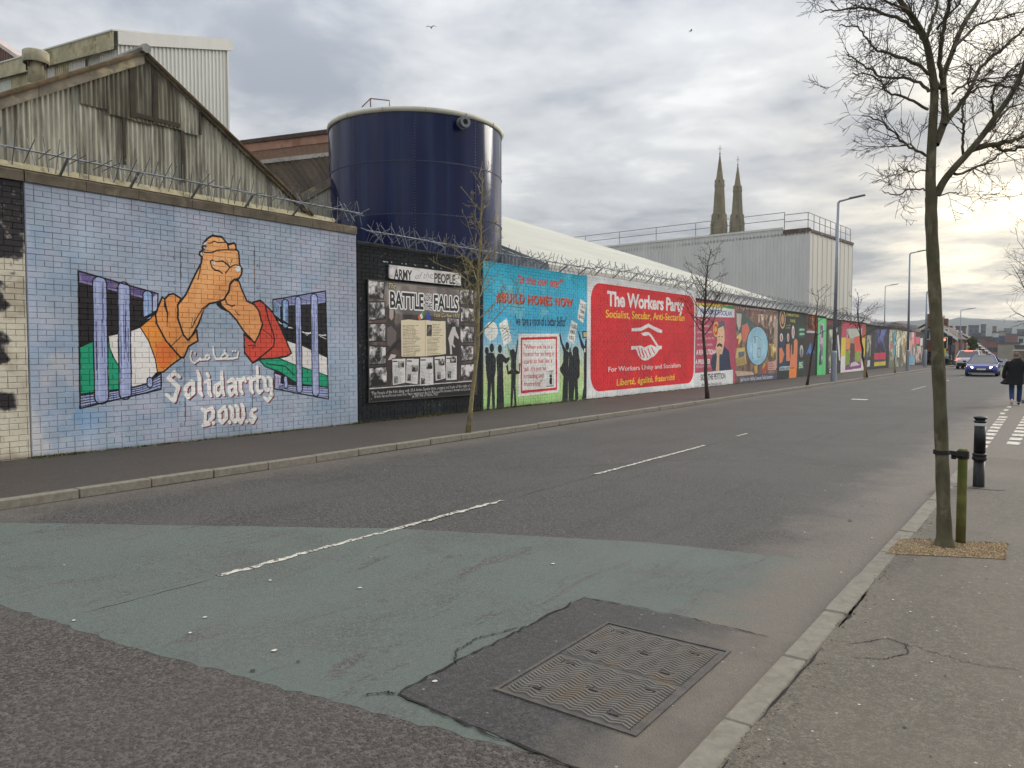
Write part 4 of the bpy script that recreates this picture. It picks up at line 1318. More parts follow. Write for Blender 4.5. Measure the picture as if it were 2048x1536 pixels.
def mural_far():
    """the row of smaller paintings further down the street, one canvas from 43.6 m on"""
    c = Canvas(43.5, 98.5, 0, 4.1, 34, (38, 37, 40))
    c.frame(1380, 560, 5.12)
    G = (40, 72, 56)
    # dark green and black panel with seal and hands
    c.poly([(906, 310), (1192, 330), (1180, 1000), (906, 1020)], (34, 46, 42))
    c.ell((948, 402), 30, 98, (214, 186, 130)); c.ell((948, 402), 23, 80, (70, 46, 36)); c.ell((948, 402), 14, 54, (200, 150, 120))
    YL = (206, 196, 84)
    c.poly([(980, 336), (1118, 350), (1118, 384), (980, 372)], (70, 72, 40)); c.text('COMMUNITY SAYS', (984, 368), (1116, 382), 338, YL, off=.02); c.poly([(1022, 400), (1080, 404), (1080, 440), (1022, 436)], (70, 72, 40)); c.text('THANKS', (1024, 432), (1078, 438), 402, YL, off=.02)
    c.text('workers', (980, 470), (1030, 472), 452, YL); c.text('unite', (980, 498), (1026, 498), 478, YL)
    c.poly([(940, 560), (980, 600), (960, 700), (1010, 700), (990, 900), (920, 900), (914, 760)], (32, 62, 92))
    for q in ((936, 590, 16, 44), (1005, 590, 11, 44), (1056, 535, 14, 68)): c.ell(q[:2], q[2], q[3], (226, 220, 214)); c.ell((q[0], q[1] + 4), q[2] * .5, q[3] * .7, (196, 96, 90))
    for q in ([(914, 700), (940, 690), (966, 760), (946, 840), (916, 860)], [(984, 660), (1020, 650), (1024, 830), (986, 830)], [(1036, 670), (1080, 600), (1102, 620), (1096, 900), (1020, 900)]): c.poly(q, (226, 134, 92))
    c.poly([(1044, 640), (1066, 640), (1060, 760), (1044, 760)], (40, 60, 60))
    c.poly([(916, 890), (1020, 880), (1020, 922), (916, 930)], (190, 206, 212)); c.text('ORIGINAL SAINTS', (920, 924), (1016, 916), 896, (30, 40, 56), off=.02)
    c.poly([(1016, 905), (1094, 898), (1088, 1000), (1014, 1008)], (240, 134, 50))
    c.poly([(1108, 486), (1176, 486), (1172, 590), (1106, 600)], (36, 80, 58)); 
    for y in (500, 545): c.poly([(1120, y), (1172, y), (1172, y + 20), (1120, y + 22)], (150, 206, 180))
    c.poly([(1120, 600), (1172, 590), (1172, 820), (1116, 820)], (34, 30, 34)); c.ell((1142, 730), 18, 66, (190, 196, 190)); c.ell((1142, 750), 12, 50, (110, 110, 110))
    c.poly([(1112, 830), (1166, 824), (1164, 910), (1110, 918)], (44, 112, 68)); c.lines([(1118, 840), (1160, 836), (1160, 900), (1118, 906)], 3, (206, 222, 206), .08, 2)
    # red poster over blue tent
    c.poly([(1198, 332), (1306, 338), (1300, 520), (1194, 515)], (150, 44, 32)); c.photo([(1204, 340), (1300, 344), (1296, 500), (1202, 500)], 301, 40, 220, (1, .35, .2), .5)
    c.stroke([(1258, 350), (1258, 450)], .2, (206, 160, 60))
    c.poly([(1194, 520), (1298, 524), (1298, 545), (1194, 542)], (200, 196, 196))
    c.poly([(1194, 550), (1290, 560), (1288, 760), (1184, 770)], (60, 34, 32))
    c.poly([(1184, 778), (1236, 640), (1280, 760), (1262, 740), (1240, 770), (1210, 740)], (66, 134, 206)); c.poly([(1236, 640), (1250, 660), (1262, 740), (1240, 720)], (40, 80, 140))
    # black bay, torn posters
    c.poly([(1386, 400), (1556, 415), (1544, 960), (1370, 975)], (44, 38, 40)); c.poly([(1400, 410), (1480, 420), (1478, 470), (1398, 460)], (120, 46, 54))
    c.photo([(1420, 505), (1460, 505), (1452, 900), (1412, 905)], 311, 90, 210, (.95, 1, .82), .6)
    c.photo([(1450, 610), (1500, 600), (1505, 880), (1455, 890)], 321, 60, 225, (1, 1, 1), .35)
    c.poly([(1506, 570), (1520, 560), (1534, 700), (1540, 830), (1526, 820), (1515, 700)], (222, 220, 216)); c.ell((1500, 510), 9, 30, (236, 236, 236))
    c.lines([(1430, 905), (1520, 900), (1520, 950), (1430, 955)], 2, (226, 226, 226), .12, 5)
    # pink, yellow and white bay with framed picture
    c.poly([(1556, 418), (1800, 425), (1778, 930), (1540, 960)], (232, 226, 222)); c.poly([(1558, 415), (1800, 420), (1796, 600), (1550, 590)], (196, 76, 92)); c.poly([(1552, 590), (1596, 592), (1590, 780), (1546, 784)], (230, 206, 70)); c.poly([(1760, 580), (1796, 580), (1790, 770), (1756, 775)], (230, 206, 70))
    c.poly([(1600, 495), (1768, 490), (1752, 900), (1588, 925)], (140, 60, 130)); c.photo([(1604, 500), (1764, 496), (1750, 870), (1594, 890)], 331, 90, 240, (1, .86, .8), .9)
    c.poly([(1606, 500), (1764, 500), (1760, 555), (1700, 590), (1640, 600)], (190, 196, 180)); c.poly([(1680, 590), (1762, 560), (1756, 730), (1690, 740)], (226, 90, 70)); c.poly([(1600, 590), (1640, 600), (1650, 700), (1600, 720)], (236, 150, 70))
    c.poly([(1596, 730), (1630, 720), (1630, 860), (1594, 880)], (130, 160, 60)); c.poly([(1690, 745), (1740, 720), (1736, 840), (1690, 820)], (140, 170, 60)); c.poly([(1640, 650), (1680, 650), (1672, 850), (1640, 860)], (90, 60, 60)); c.poly([(1650, 850), (1690, 835), (1740, 870), (1640, 890)], (214, 200, 214))
    c.poly([(1770, 420), (1802, 425), (1798, 600), (1766, 590)], (184, 84, 50))
    # black bay with dark poster and yellow foot
    c.poly([(1806, 560), (1856, 560), (1840, 880), (1790, 900)], (60, 62, 54)); c.photo([(1812, 570), (1858, 565), (1848, 780), (1806, 790)], 341, 40, 190, (1, 1, .9), .5); c.poly([(1818, 825), (1845, 820), (1840, 885), (1812, 890)], (206, 214, 226))
    c.frame(1700, 560, 5.486)
    c.poly([(275, 545), (405, 540), (392, 940), (262, 950)], (52, 52, 84)); c.photo([(290, 548), (400, 545), (394, 800), (280, 800)], 351, 30, 160, (.7, .75, 1.2), .6)
    c.poly([(266, 800), (392, 796), (390, 870), (264, 872)], (206, 56, 84)); c.poly([(268, 900), (392, 890), (390, 935), (262, 948)], (206, 190, 60))
    # pale collage bays
    c.photo([(432, 545), (560, 545), (545, 965), (425, 970)], 361, 110, 240, (.98, 1, .88), .9)
    c.photo([(560, 560), (650, 565), (632, 960), (548, 960)], 371, 110, 235, (1, .95, .8), .9)
    c.poly([(480, 560), (500, 560), (495, 860), (478, 860)], (110, 170, 190)); c.poly([(525, 600), (545, 600), (540, 850), (522, 850)], (240, 236, 214)); c.poly([(440, 700), (470, 690), (466, 760), (440, 770)], (200, 120, 120)); c.poly([(585, 640), (605, 640), (600, 800), (582, 800)], (180, 150, 90))
    c.photo([(650, 570), (722, 575), (708, 930), (640, 935)], 381, 130, 245, (1, .92, .92), .9)
    c.poly([(700, 575), (722, 578), (712, 760), (700, 720)], (214, 90, 110)); c.poly([(650, 840), (704, 830), (700, 925), (645, 930)], (110, 180, 200)); c.poly([(655, 700), (690, 620), (700, 640), (670, 780)], (230, 160, 150))
    c.poly([(722, 625), (768, 625), (764, 700), (720, 712)], (222, 110, 116)); c.poly([(770, 640), (800, 636), (796, 720), (768, 724)], (226, 224, 224)); c.photo([(720, 720), (800, 730), (790, 900), (716, 910)], 391, 60, 220, (1, .9, .85), .7); c.poly([(712, 720), (728, 700), (735, 760), (715, 780)], (70, 150, 90))
    c.a *= (.94 + .12 * vnoise(c.h, c.w, .8 * c.p, 17, 4))[..., None]
    return c


# ================================================================== THE WALL
CONC = mat('concrete_coping', lin((108, 98, 83)), .9, .22, 5, .5, 50, col2=lin((132, 121, 100)), c2s=3)
CREAM = mat('weathered_render', lin((158, 149, 120)), .9, .22, 6, .5, 60, col2=lin((112, 102, 82)), c2s=3)
BLACKC = mat('black_painted_coping', lin((34, 36, 38)), .8, .25, 5, .4, col2=lin((80, 80, 78)), c2lo=.6, c2hi=.75)


def bond(y0, y1, z0, z1, course, st, seed):
    """English garden-wall bond: a header course after three stretcher courses"""
    r = random.Random(seed)
    out = []
    k = 0; z = z0
    while z < z1 - .02:
        h = min(course, z1 - z)
        head = k % 4 == 2
        L = st / 2 if head else st
        y = y0 - (0 if head else (k % 2) * st / 2)
        while y < y1 - 1e-6:
            a, b = max(y, y0), min(y + L, y1)
            if b - a > .03: out.append((a, b, z, z + h, head, r.uniform(-.003, .004)))
            y += L
        z += course; k += 1
    return out


def brick_wall(label, y0, y1, z1, pm, pj, single=0, bricks=True, cop=None, course=.092, st=.26, seed=1, name='brick_wall', coptop=.0, copout=.03):
    e = tag(empty(name, (WX, (y0 + y1) / 2, 0)), label, 'wall', 'sections of the mural wall', 'thing')
    rel = lambda o: setattr(o, 'location', (-WX, -(y0 + y1) / 2, 0))
    face = WX if not bricks else WX - .011
    rel(MB().box((WX - .34, y0, -.05), (face, y1, z1)).build('wall_body', pj if bricks else pm, e))
    if bricks:
        B = bond(y0 + .005, y1 - .005, .03, z1, course, st, seed)
        B.sort(key=lambda q: math.hypot(WX, q[0]) + .6 * abs((q[2]) - 1.8))
        share = {}
        many = MB()
        for i, (a, b, c, d, head, j) in enumerate(B):
            g = .0034
            if i < single:
                key = (round(b - a, 3), round(d - c, 3))
                if key not in share:
                    m = MB(); L, Hh = b - a - 2 * g, d - c - 2 * g; ch = .004
                    m.add([(-.03, -L / 2, -Hh / 2), (-.03, L / 2, -Hh / 2), (-.03, L / 2, Hh / 2), (-.03, -L / 2, Hh / 2), (-ch, -L / 2, -Hh / 2), (-ch, L / 2, -Hh / 2), (-ch, L / 2, Hh / 2), (-ch, -L / 2, Hh / 2),
                           (0, -L / 2 + ch, -Hh / 2 + ch), (0, L / 2 - ch, -Hh / 2 + ch), (0, L / 2 - ch, Hh / 2 - ch), (0, -L / 2 + ch, Hh / 2 - ch)],
                          [(8, 9, 10, 11)] + [(q, (q + 1) % 4, 4 + (q + 1) % 4, 4 + q) for q in range(4)] + [(4 + q, 4 + (q + 1) % 4, 8 + (q + 1) % 4, 8 + q) for q in range(4)])
                    share[key] = m.mesh('brick', pm)
                o = link('brick', share[key], e)
                o.location = (j, (a + b) / 2 - (y0 + y1) / 2, (c + d) / 2)
                o.rotation_euler = (random.Random(i).uniform(-.006, .006), 0, random.Random(i + 7).uniform(-.008, .008))
            else:
                x1 = WX + j; x0 = WX - .03; ch = .004
                A, Bq, C_, D = a + g, b - g, c + g, d - g
                many.add([(x0, A, C_), (x0, Bq, C_), (x0, Bq, D), (x0, A, D), (x1 - ch, A, C_), (x1 - ch, Bq, C_), (x1 - ch, Bq, D), (x1 - ch, A, D), (x1, A + ch, C_ + ch), (x1, Bq - ch, C_ + ch), (x1, Bq - ch, D - ch), (x1, A + ch, D - ch)],
                         [(8, 9, 10, 11)] + [(q, (q + 1) % 4, 4 + (q + 1) % 4, 4 + q) for q in range(4)] + [(4 + q, 4 + (q + 1) % 4, 8 + (q + 1) % 4, 8 + q) for q in range(4)])
        if many.v:
            o = many.build('brickwork', pm, e)
            rel(o); o['kind'] = 'stuff'
    if cop:
        r = random.Random(seed + 5)
        y = y0
        while y < y1 - .05:
            L = min(r.uniform(.85, 1.1), y1 - y)
            if y1 - y - L < .3: L = y1 - y
            b = MB()
            g = .004
            h = cop[1]
            prof = [(WX - .36, z1 + .001), (WX + copout, z1 + .001), (WX + copout + .004, z1 + h), (WX + .0, z1 + h + .03), (WX - .36, z1 + h + coptop)]
            b.prism([(p[0], y + g, p[1]) for p in prof], (0, L - 2 * g, 0))
            rel(b.build('coping_stone', cop[0], e))
            y += L
    return e


cvA = mural_hands()
brick_wall('blue grey brick wall painted with clasped hands between two barred windows, Solidarity', 5.285, 12.19, 4.46, paint_mat('mural_hands', cvA, cellvar=.04), paint_mat('mural_hands_joint', cvA, gain=.95), 300, cop=(CONC, .15), seed=2)
cvZ = wall_left_paint()
brick_wall('brick wall at the left edge with black paint flaking off cream', 1.2, 5.275, 4.46, paint_mat('flaking_paint', cvZ), paint_mat('flaking_paint_joint', cvZ, gain=.5), 110, cop=(CONC, .15), seed=3)
cvB = mural_black()
brick_wall('black painted brick wall carrying the framed history posters', 12.20, 16.88, 4.24, paint_mat('mural_black', cvB, rough=.75, spec=.2), paint_mat('mural_black_joint', cvB, gain=.85, spec=.2), 0, cop=(BLACKC, .06), seed=4, copout=.012)
cvC = mural_homes()
brick_wall('turquoise brick wall with orange #BUILD HOMES NOW and black silhouettes', 16.885, 22.58, 4.30, paint_mat('mural_homes', cvC), paint_mat('mural_homes_joint', cvC, gain=.8), 0, seed=5)
cvD = mural_red()
brick_wall('white brick wall with big red rounded panel and white handshake', 22.585, 31.92, 4.36, paint_mat('mural_red', cvD), paint_mat('mural_red_joint', cvD, gain=.88), 0, seed=6)
cvE = mural_portrait()
brick_wall('pink brick wall with portrait of a man in a dark coat, SIGN THE PETITION', 31.925, 36.93, 3.98, paint_mat('mural_portrait', cvE, brickbump=True), None, 0, False, (BLACKC, .06), seed=7)
cvF = mural_shield()
brick_wall('brown collage mural wall with big pale blue round shield', 36.935, 43.60, 3.97, paint_mat('mural_shield', cvF, brickbump=True), None, 0, False, (BLACKC, .06), seed=8)
cvG = mural_far()
MG = paint_mat('mural_row', cvG, brickbump=True)
for a, b, h, lab in ((43.605, 49.43, 3.97, 'dark green and black mural wall with oval seal and orange hands'), (49.435, 54.12, 3.92, 'black wall section with red poster above a blue tent'), (54.125, 58.55, 3.82, 'black wall section with torn posters behind the tall lamp post'),
                     (58.555, 66.52, 3.82, 'white wall section with pink top, yellow sides and purple framed picture'), (66.525, 76.65, 3.74, 'black wall section with dark blue poster and yellow strip at its foot'), (76.655, 91.0, 3.62, 'pale collage mural wall far down the row'), (91.005, 98.2, 3.55, 'last dark wall section of the mural row near the traffic light')):
    brick_wall(lab, a, b, h, MG, None, 0, False, (BLACKC, .06), seed=int(a))

# printed boards screwed onto the black wall
FRAMEM = mat('board_edge', lin((70, 66, 62)), .5, .2, 6, .2, metal=.3)


def board(name, label, quad, thick, m, cat='poster', X=WX, framed=True):
    y0, y1, z0, z1 = quad
    e = tag(empty(name, (X, (y0 + y1) / 2, z0)), label, cat)
    rel = lambda o: setattr(o, 'location', (-X, -(y0 + y1) / 2, -z0))
    rel(MB().box((X + .008, y0, z0), (X + thick, y1, z1)).build('printed_panel', m, e))
    if framed:
        f = MB()
        w = .022
        for a, b in (((y0 - w, z0 - w), (y1 + w, z0)), ((y0 - w, z1), (y1 + w, z1 + w)), ((y0 - w, z0), (y0, z1)), ((y1, z0), (y1 + w, z1))):
            f.box((X + .008, a[0], a[1]), (X + thick + .006, b[0], b[1]))
        rel(f.build('board_frame', FRAMEM, e))
    sm = MB().lathe([(.012, 0), (.012, .004)], n=8).mesh('screw', mat('screw_steel', lin((150, 150, 150)), .4, .1, 5, 0, metal=.8))
    for (yy, zz) in ((y0 + .06, z0 + .06), (y1 - .06, z0 + .06), (y0 + .06, z1 - .06), (y1 - .06, z1 - .06), ((y0 + y1) / 2, z0 + .06)):
        o = link('screw', sm, e)
        o.location = (thick + .0005, yy - (y0 + y1) / 2, zz - z0)
        o.rotation_euler = (0, math.pi / 2, 0)
    return e


board('poster_board', 'large grey printed board reading BATTLE OF THE FALLS with parchment and old photos', (12.52, 16.55, .60, 3.44), .035, print_mat('poster_battle', poster_battle()))
board('poster_board', 'white printed board reading ARMY of the PEOPLE at the top of the black wall', (13.19, 15.86, 3.53, 3.86), .05, print_mat('poster_title', poster_title()), framed=False)
cvH = Canvas(51.5, 54.2, 0, 4.0, 60, (96, 214, 130))
cvH.frame(1560, 590, 8.085)
cvH.mottle((84, 200, 118), .5, .7, .8, 3, .8)
cvH.photo([(632, 465), (692, 470), (668, 1120), (606, 1140)], 401, 90, 240, (.95, .85, 1.0), .5)
for q in ([(636, 500), (650, 500), (648, 640), (636, 640)], [(655, 490), (678, 490), (674, 680), (662, 680)], [(640, 840), (655, 810), (650, 1120), (612, 1140), (625, 960)]): cvH.poly(q, (52, 44, 56))
cvH.poly([(640, 690), (680, 690), (674, 780), (640, 800)], (220, 170, 200))
board('mural_board', 'tall light green board standing out in the row of murals', (51.85, 53.95, .1, 3.84), .06, print_mat('green_board', cvH), 'board', framed=False)

# ================================================================== BUILDINGS BEHIND THE WALL
def sheetmat(name, col, col2, c2s=1.2, lo=.45, hi=.62, streak=(14, 14, .5), rough=.85, var=.25):
    return mat(name, lin(col), rough, var, 1.4, .3, 40, stretch=streak, col2=lin(col2), c2lo=lo, c2hi=hi, c2s=c2s)


PALE = sheetmat('weathered_cement_sheet', (164, 160, 143), (104, 100, 87), .7, .44, .66, (9, 9, .9))
DARKS = sheetmat('lichened_cement_sheet', (116, 111, 94), (80, 76, 64), .8, .42, .6, (9, 9, .9))
MOSS = mat('mossy_roof', lin((86, 70, 50)), .95, .35, 5, .9, 25, col2=lin((60, 58, 34)), c2s=4)
BARGE = mat('barge_board', lin((122, 114, 100)), .9, .25, 4, .5, 40, col2=lin((170, 158, 126)), c2s=2.5)
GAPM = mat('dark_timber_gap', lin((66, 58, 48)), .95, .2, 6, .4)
CLAD = mat('cream_cladding', lin((212, 210, 202)), .55, .05, .8, 0, stretch=(3, 3, .6))
CLADG = mat('grey_cladding', lin((212, 211, 207)), .6, .05, .6, 0, stretch=(2, 2, .4))
CLADS = mat('smooth_grey_cladding', lin((200, 196, 184)), .6, .05, .6, 0, stretch=(2, 2, .25), col2=lin((150, 128, 100)), c2lo=.66, c2hi=.85, c2s=.7)


def corr(p0, p1, zb, zt, period, amp, out, prof='sine'):
    """corrugated upright sheet from p0 to p1 (xy); zb/zt: numbers or functions of the distance along it; out: outward normal (xy)"""
    a, b = Vector(p0), Vector(p1)
    L = (b - a).length
    d = (b - a) / L
    o = Vector(out)
    fb = zb if callable(zb) else (lambda s: zb)
    ft = zt if callable(zt) else (lambda s: zt)
    st = []
    if prof == 'sine':
        n = max(2, int(L / period * 4))
        st = [(L * i / n, amp * math.sin(2 * math.pi * (L * i / n) / period)) for i in range(n + 1)]
    else:
        k = 0.0
        while k < L:
            for f, h in ((0, 0), (.62, 0), (.70, 1), (.92, 1), (1.0, 0)):
                s = k + f * period
                if s <= L: st.append((s, amp * h))
            k += period
        st.append((L, 0))
    m = MB()
    for s, h in st:
        q = a + d * s + o * h
        m.v += [(q.x, q.y, fb(s)), (q.x, q.y, max(ft(s), fb(s)))]
    m.f = [[2 * i, 2 * i + 2, 2 * i + 3, 2 * i + 1] for i in range(len(st) - 1)]
    m.m = [0] * len(m.f)
    return m


def rooted(name, label, cat, c, group=None, kind=None):
    e = tag(empty(name, c), label, cat, group, kind)

    def part(mb, pname, m, smooth=False, parent=None):
        o = mb.build(pname, m, parent or e, smooth)
        if not parent: o.location = (-c[0], -c[1], -c[2])
        return o
    return e, part


def roof_corr(p_low, p_high, length_dir, L, th, period=.18, amp=.02):
    """sloping corrugated slab: p_low->p_high is the slope edge, extended by length_dir*L"""
    m = MB()
    lo, hi, d = Vector(p_low), Vector(p_high), Vector(length_dir)
    up = (hi - lo).cross(d).normalized()
    if up.z < 0: up = -up
    n = int(L / period * 4)
    for i in range(n + 1):
        s = L * i / n
        h = up * (amp * math.sin(2 * math.pi * s / period))
        m.v += [tuple(lo + d * s + h), tuple(hi + d * s + h), tuple(lo + d * s + h - up * th), tuple(hi + d * s + h - up * th)]
    for i in range(n):
        b = 4 * i
        m.f += [[b, b + 4, b + 5, b + 1], [b + 2, b + 3, b + 7, b + 6], [b, b + 2, b + 6, b + 4], [b + 1, b + 5, b + 7, b + 3]]
    m.f += [[0, 1, 3, 2], [4 * n, 4 * n + 2, 4 * n + 3, 4 * n + 1]]
    m.m = [0] * len(m.f)
    return m


# ---- old shed with corrugated gable ---------------------------------------------------
GX = -13.9
ap = on_x(283, 104, GX); rt_ = on_x(596, 405, GX); lf = on_x(0, 190, GX)
ay, az = ap[1], ap[2]
sr = (rt_[2] - az) / (rt_[1] - ay); sl = (lf[2] - az) / (ay - lf[1])
top = lambda y: az + (y - ay) * sr if y > ay else az + (ay - y) * sl
shed, part = rooted('old_shed', 'old shed with stained corrugated cement gable behind the hands mural', 'shed', (GX, ay, 0))
gl = 2.0; gr = rt_[1] + .35
yof = lambda u, v=250: on_x(u, v, GX)[1]
zof = lambda u, v: on_x(u, v, GX)[2]
bounds = [gl, yof(-100), yof(60), yof(157), yof(243), yof(300), yof(360), yof(430), yof(500), gr]
rr = random.Random(8)
for i, (a, b) in enumerate(zip(bounds[:-1], bounds[1:])):
    off = .012 * (i % 2)
    part(corr((GX + off, a + .004), (GX + off, b + .012), 4.5, (lambda s, a=a: top(a + s) - .02), .082, .013, (1, 0)), 'cladding_sheet', PALE if i not in (4,) else PALE, True)
# upper, darker sheets lapped over the lower ones with a stepped foot
ups = [(157, 212, 214), (212, 262, 234), (262, 302, 246), (302, 356, 254), (356, 398, 268)]
for i, (u0, u1, v) in enumerate(ups):
    a, b = yof(u0, 200), yof(u1, 200)
    zb = zof((u0 + u1) / 2, v)
    part(corr((GX + .045 + .01 * (i % 2), a), (GX + .045 + .01 * (i % 2), b + .01), zb, (lambda s, a=a: top(a + s) - .03), .082, .013, (1, 0)), 'cladding_sheet', PALE if i == 4 else DARKS, True)
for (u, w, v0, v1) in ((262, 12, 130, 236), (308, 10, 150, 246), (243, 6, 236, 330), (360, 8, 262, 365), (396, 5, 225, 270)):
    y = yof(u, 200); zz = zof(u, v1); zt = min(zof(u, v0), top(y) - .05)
    part(MB().box((GX + .05, y - w / 240, zz), (GX + .075, y + w / 240, zt)), 'gap_strip', GAPM)  # dark strips stand in for shaded gaps in the cladding
part(MB().box((GX + .05, yof(262), zof(330, 250)), (GX + .07, yof(356), zof(330, 242))), 'gap_strip', GAPM)
# barge boards and roof
dl = Vector((0, -1, sl)).normalized(); dr = Vector((0, 1, sr)).normalized()
A = Vector((GX, ay, az))
for d, L, h in ((dl, ay - gl, .23), (dr, gr - ay, .10)):
    nrm = Vector((0, -d.z, d.y)) if d.y > 0 else Vector((0, d.z, -d.y))
    if nrm.z < 0: nrm = -nrm
    k = 0.0
    while k < L / abs(d.y):
        seg = min(2.1, L / abs(d.y) - k)
        p0 = A + d * k; p1 = A + d * (k + seg - .01)
        part(MB().prism([p0 + Vector((.05, 0, 0)), p1 + Vector((.05, 0, 0)), p1 + Vector((.05, 0, 0)) - Vector((0, 0, h)), p0 + Vector((.05, 0, 0)) - Vector((0, 0, h))], (.05, 0, 0)), 'barge_board', BARGE)
        k += seg
    p0, p1 = A + Vector((.14, 0, .01)), A + d * (L / abs(d.y)) + Vector((.14, 0, .01))
    rf = part(roof_corr(p1, p0, (-1, 0, 0), 14, .07), 'roof_sheet', MOSS, True)
part(MB().tube([(GX - 14, ay, az + .03), (GX + .18, ay, az + .03)], .085, 8), 'ridge_cap', mat('ridge_tile', lin((140, 138, 132)), .9, .2, 6, .4))
part(MB().box((GX - 14, gl, 0), (GX - .05, gr, 4.6)), 'shed_body', GAPM)
# weathered upstand between coping and gable
part(MB().prism([(WX + .02, gl, 4.648), (WX - .33, gl, 4.63), (GX + .06, gl, 4.86), (GX + .06, gl, 4.5), (WX - .3, gl, 4.5)], (0, 12.0 - gl, 0)), 'weathering_ledge', CREAM)
# ventilation cowl on the left roof slope
vp = on_x(72, 128, -15.2)
VC = mat('cowl_cement', lin((178, 172, 146)), .9, .25, 5, .4, col2=lin((120, 112, 90)), c2s=3)
part(MB().lathe([(.13, -.4), (.13, -.04), (.14, .0), (.14, .04)], vp, 16), 'vent_neck', VC, True)
part(MB().lathe([(.205, .0), (.215, .015), (.215, .20), (.195, .22), (.0, .23)], vp, 18, False), 'vent_cowl', VC, True)
for k in range(4):
    a = k * math.pi / 2 + .5
    part(MB().box((vp[0] + (.18) * math.cos(a) - .015, vp[1] + (.18) * math.sin(a) - .015, vp[2] - .1), (vp[0] + (.18) * math.cos(a) + .015, vp[1] + (.18) * math.sin(a) + .015, vp[2] + .04)), 'cowl_bracket', GAPM)
part(MB().box((vp[0] - .2, vp[1] - .2, vp[2] - .62), (vp[0] + .2, vp[1] + .2, vp[2] - .42)), 'vent_base', VC)

# ---- tall cream clad building ---------------------------------------------------------
TX = -26.0
c0 = on_x(235, 66, TX); c1 = on_x(452, 80, TX)
tb, part = rooted('clad_building', 'tall cream metal clad building rising behind the old shed', 'building', (TX, c0[1], 0))
s_t = (c1[2] - c0[2]) / (c1[1] - c0[1])
part(corr((TX, c0[1]), (TX, c1[1]), 0, lambda s: c0[2] + s * s_t, .148, .03, (1, 0), 'trap'), 'wall_cladding', CLAD)
vg = .40
part(MB().prism([(TX + .04, c0[1] - .02, c0[2] + .03), (TX + .04, c1[1] + .22, c1[2] + .03 + .22 * s_t), (TX + .04, c1[1] + .22, c1[2] - vg + .22 * s_t), (TX + .04, c0[1] - .02, c0[2] - vg)], (.05, 0, 0)), 'verge_flashing', CLAD)
part(MB().box((TX - .02, c1[1], 0), (TX + .06, c1[1] + .06, c1[2] - .1)), 'corner_flashing', CLAD)
part(MB().box((TX - 14, c0[1] + .1, 0), (TX - .05, c1[1] - .02, c0[2] - .3)), 'building_body', CLADG)
lq = on_y(0, 132, c0[1])
lx = lq[0]
s_l = (lq[2] - c0[2]) / (TX - lx)
zl = lambda s: c0[2] + s * s_l * 1.0 - .1
BEI = mat('translucent_roof_sheet', lin((186, 178, 146)), .7, .2, 2, .2, 40, col2=lin((150, 140, 104)), c2s=1.5)
# eaves band and panels on the side wall (runs away to the left)
U = lambda u: on_y(u, 110, c0[1])[0]
xsq = [235, 200, 170, 138, 109, 95, 60, 20, -60, -160]
tones = [CLAD, None, CLAD, BEI, CLAD, BEI, BEI, CLAD, BEI]
for i, (u0, u1) in enumerate(zip(xsq[:-1], xsq[1:])):
    a, b = U(u0), U(u1)
    if tones[i] is None:
        part(MB().box((b, c0[1] + .25, 6), (a, c0[1] + .3, zl(TX - b) - .35)), 'open_bay', mat('dark_interior', lin((14, 14, 16)), .9, .1, 3, 0))
        continue
    part(corr((a, c0[1]), (b + .005, c0[1]), 6.0, (lambda s, a=a: zl(TX - a + s) - .45), .16, .03, (0, -1), 'trap'), 'wall_panel', tones[i])
m = corr((TX + .06, c0[1] - .16), (U(-160), c0[1] - .16), lambda s: zl(s) - .48, lambda s: zl(s) + .12, .155, .03, (0, -1))
part(m, 'eaves_sheet', BEI, True)
part(MB().prism([(TX + .04, c0[1] - .2, c0[2] + .06), (TX + .04, c1[1] + .2, c1[2] + .06), (U(-160), c1[1] + .2, c1[2] - 1.0), (U(-160), c0[1] - .2, zl(TX - U(-160)) + .13)], (0, 0, -.05)), 'roof', CLAD)

# far brown roof at the very left
bq = on_y(0, 94, 16.0); b2 = on_y(32, 116, 16.0)
e, part = rooted('brown_roofed_shed', 'corner of a brown roofed shed at the upper left edge', 'shed', (bq[0], 16, 0))
RB = mat('brown_cladding', lin((104, 78, 68)), .8, .2, 3, .3, stretch=(6, 6, .5))
sl_b = (bq[2] - b2[2]) / (b2[0] - bq[0])
part(corr((b2[0], 16.0), (b2[0] - 14, 16.0), 0, lambda s: b2[2] + s * sl_b, .3, .04, (0, -1), 'trap'), 'gable_cladding', RB)
part(MB().prism([(b2[0] + .3, 15.9, b2[2] - .3 * sl_b + .05), (b2[0] - 14, 15.9, b2[2] + 14 * sl_b + .05), (b2[0] - 14, 15.9, b2[2] + 14 * sl_b + .22), (b2[0] + .3, 15.9, b2[2] - .3 * sl_b + .22)], (0, .6, 0)), 'roof', mat('pale_verge', lin((190, 176, 168)), .7, .1, 3, .2))

# ---- pink rendered building with mossy roof -------------------------------------------
def level(u, v, z):
    d = sight(u, v)
    k = (z - CAMH) / d[2]
    return Vector(_C + d * k)


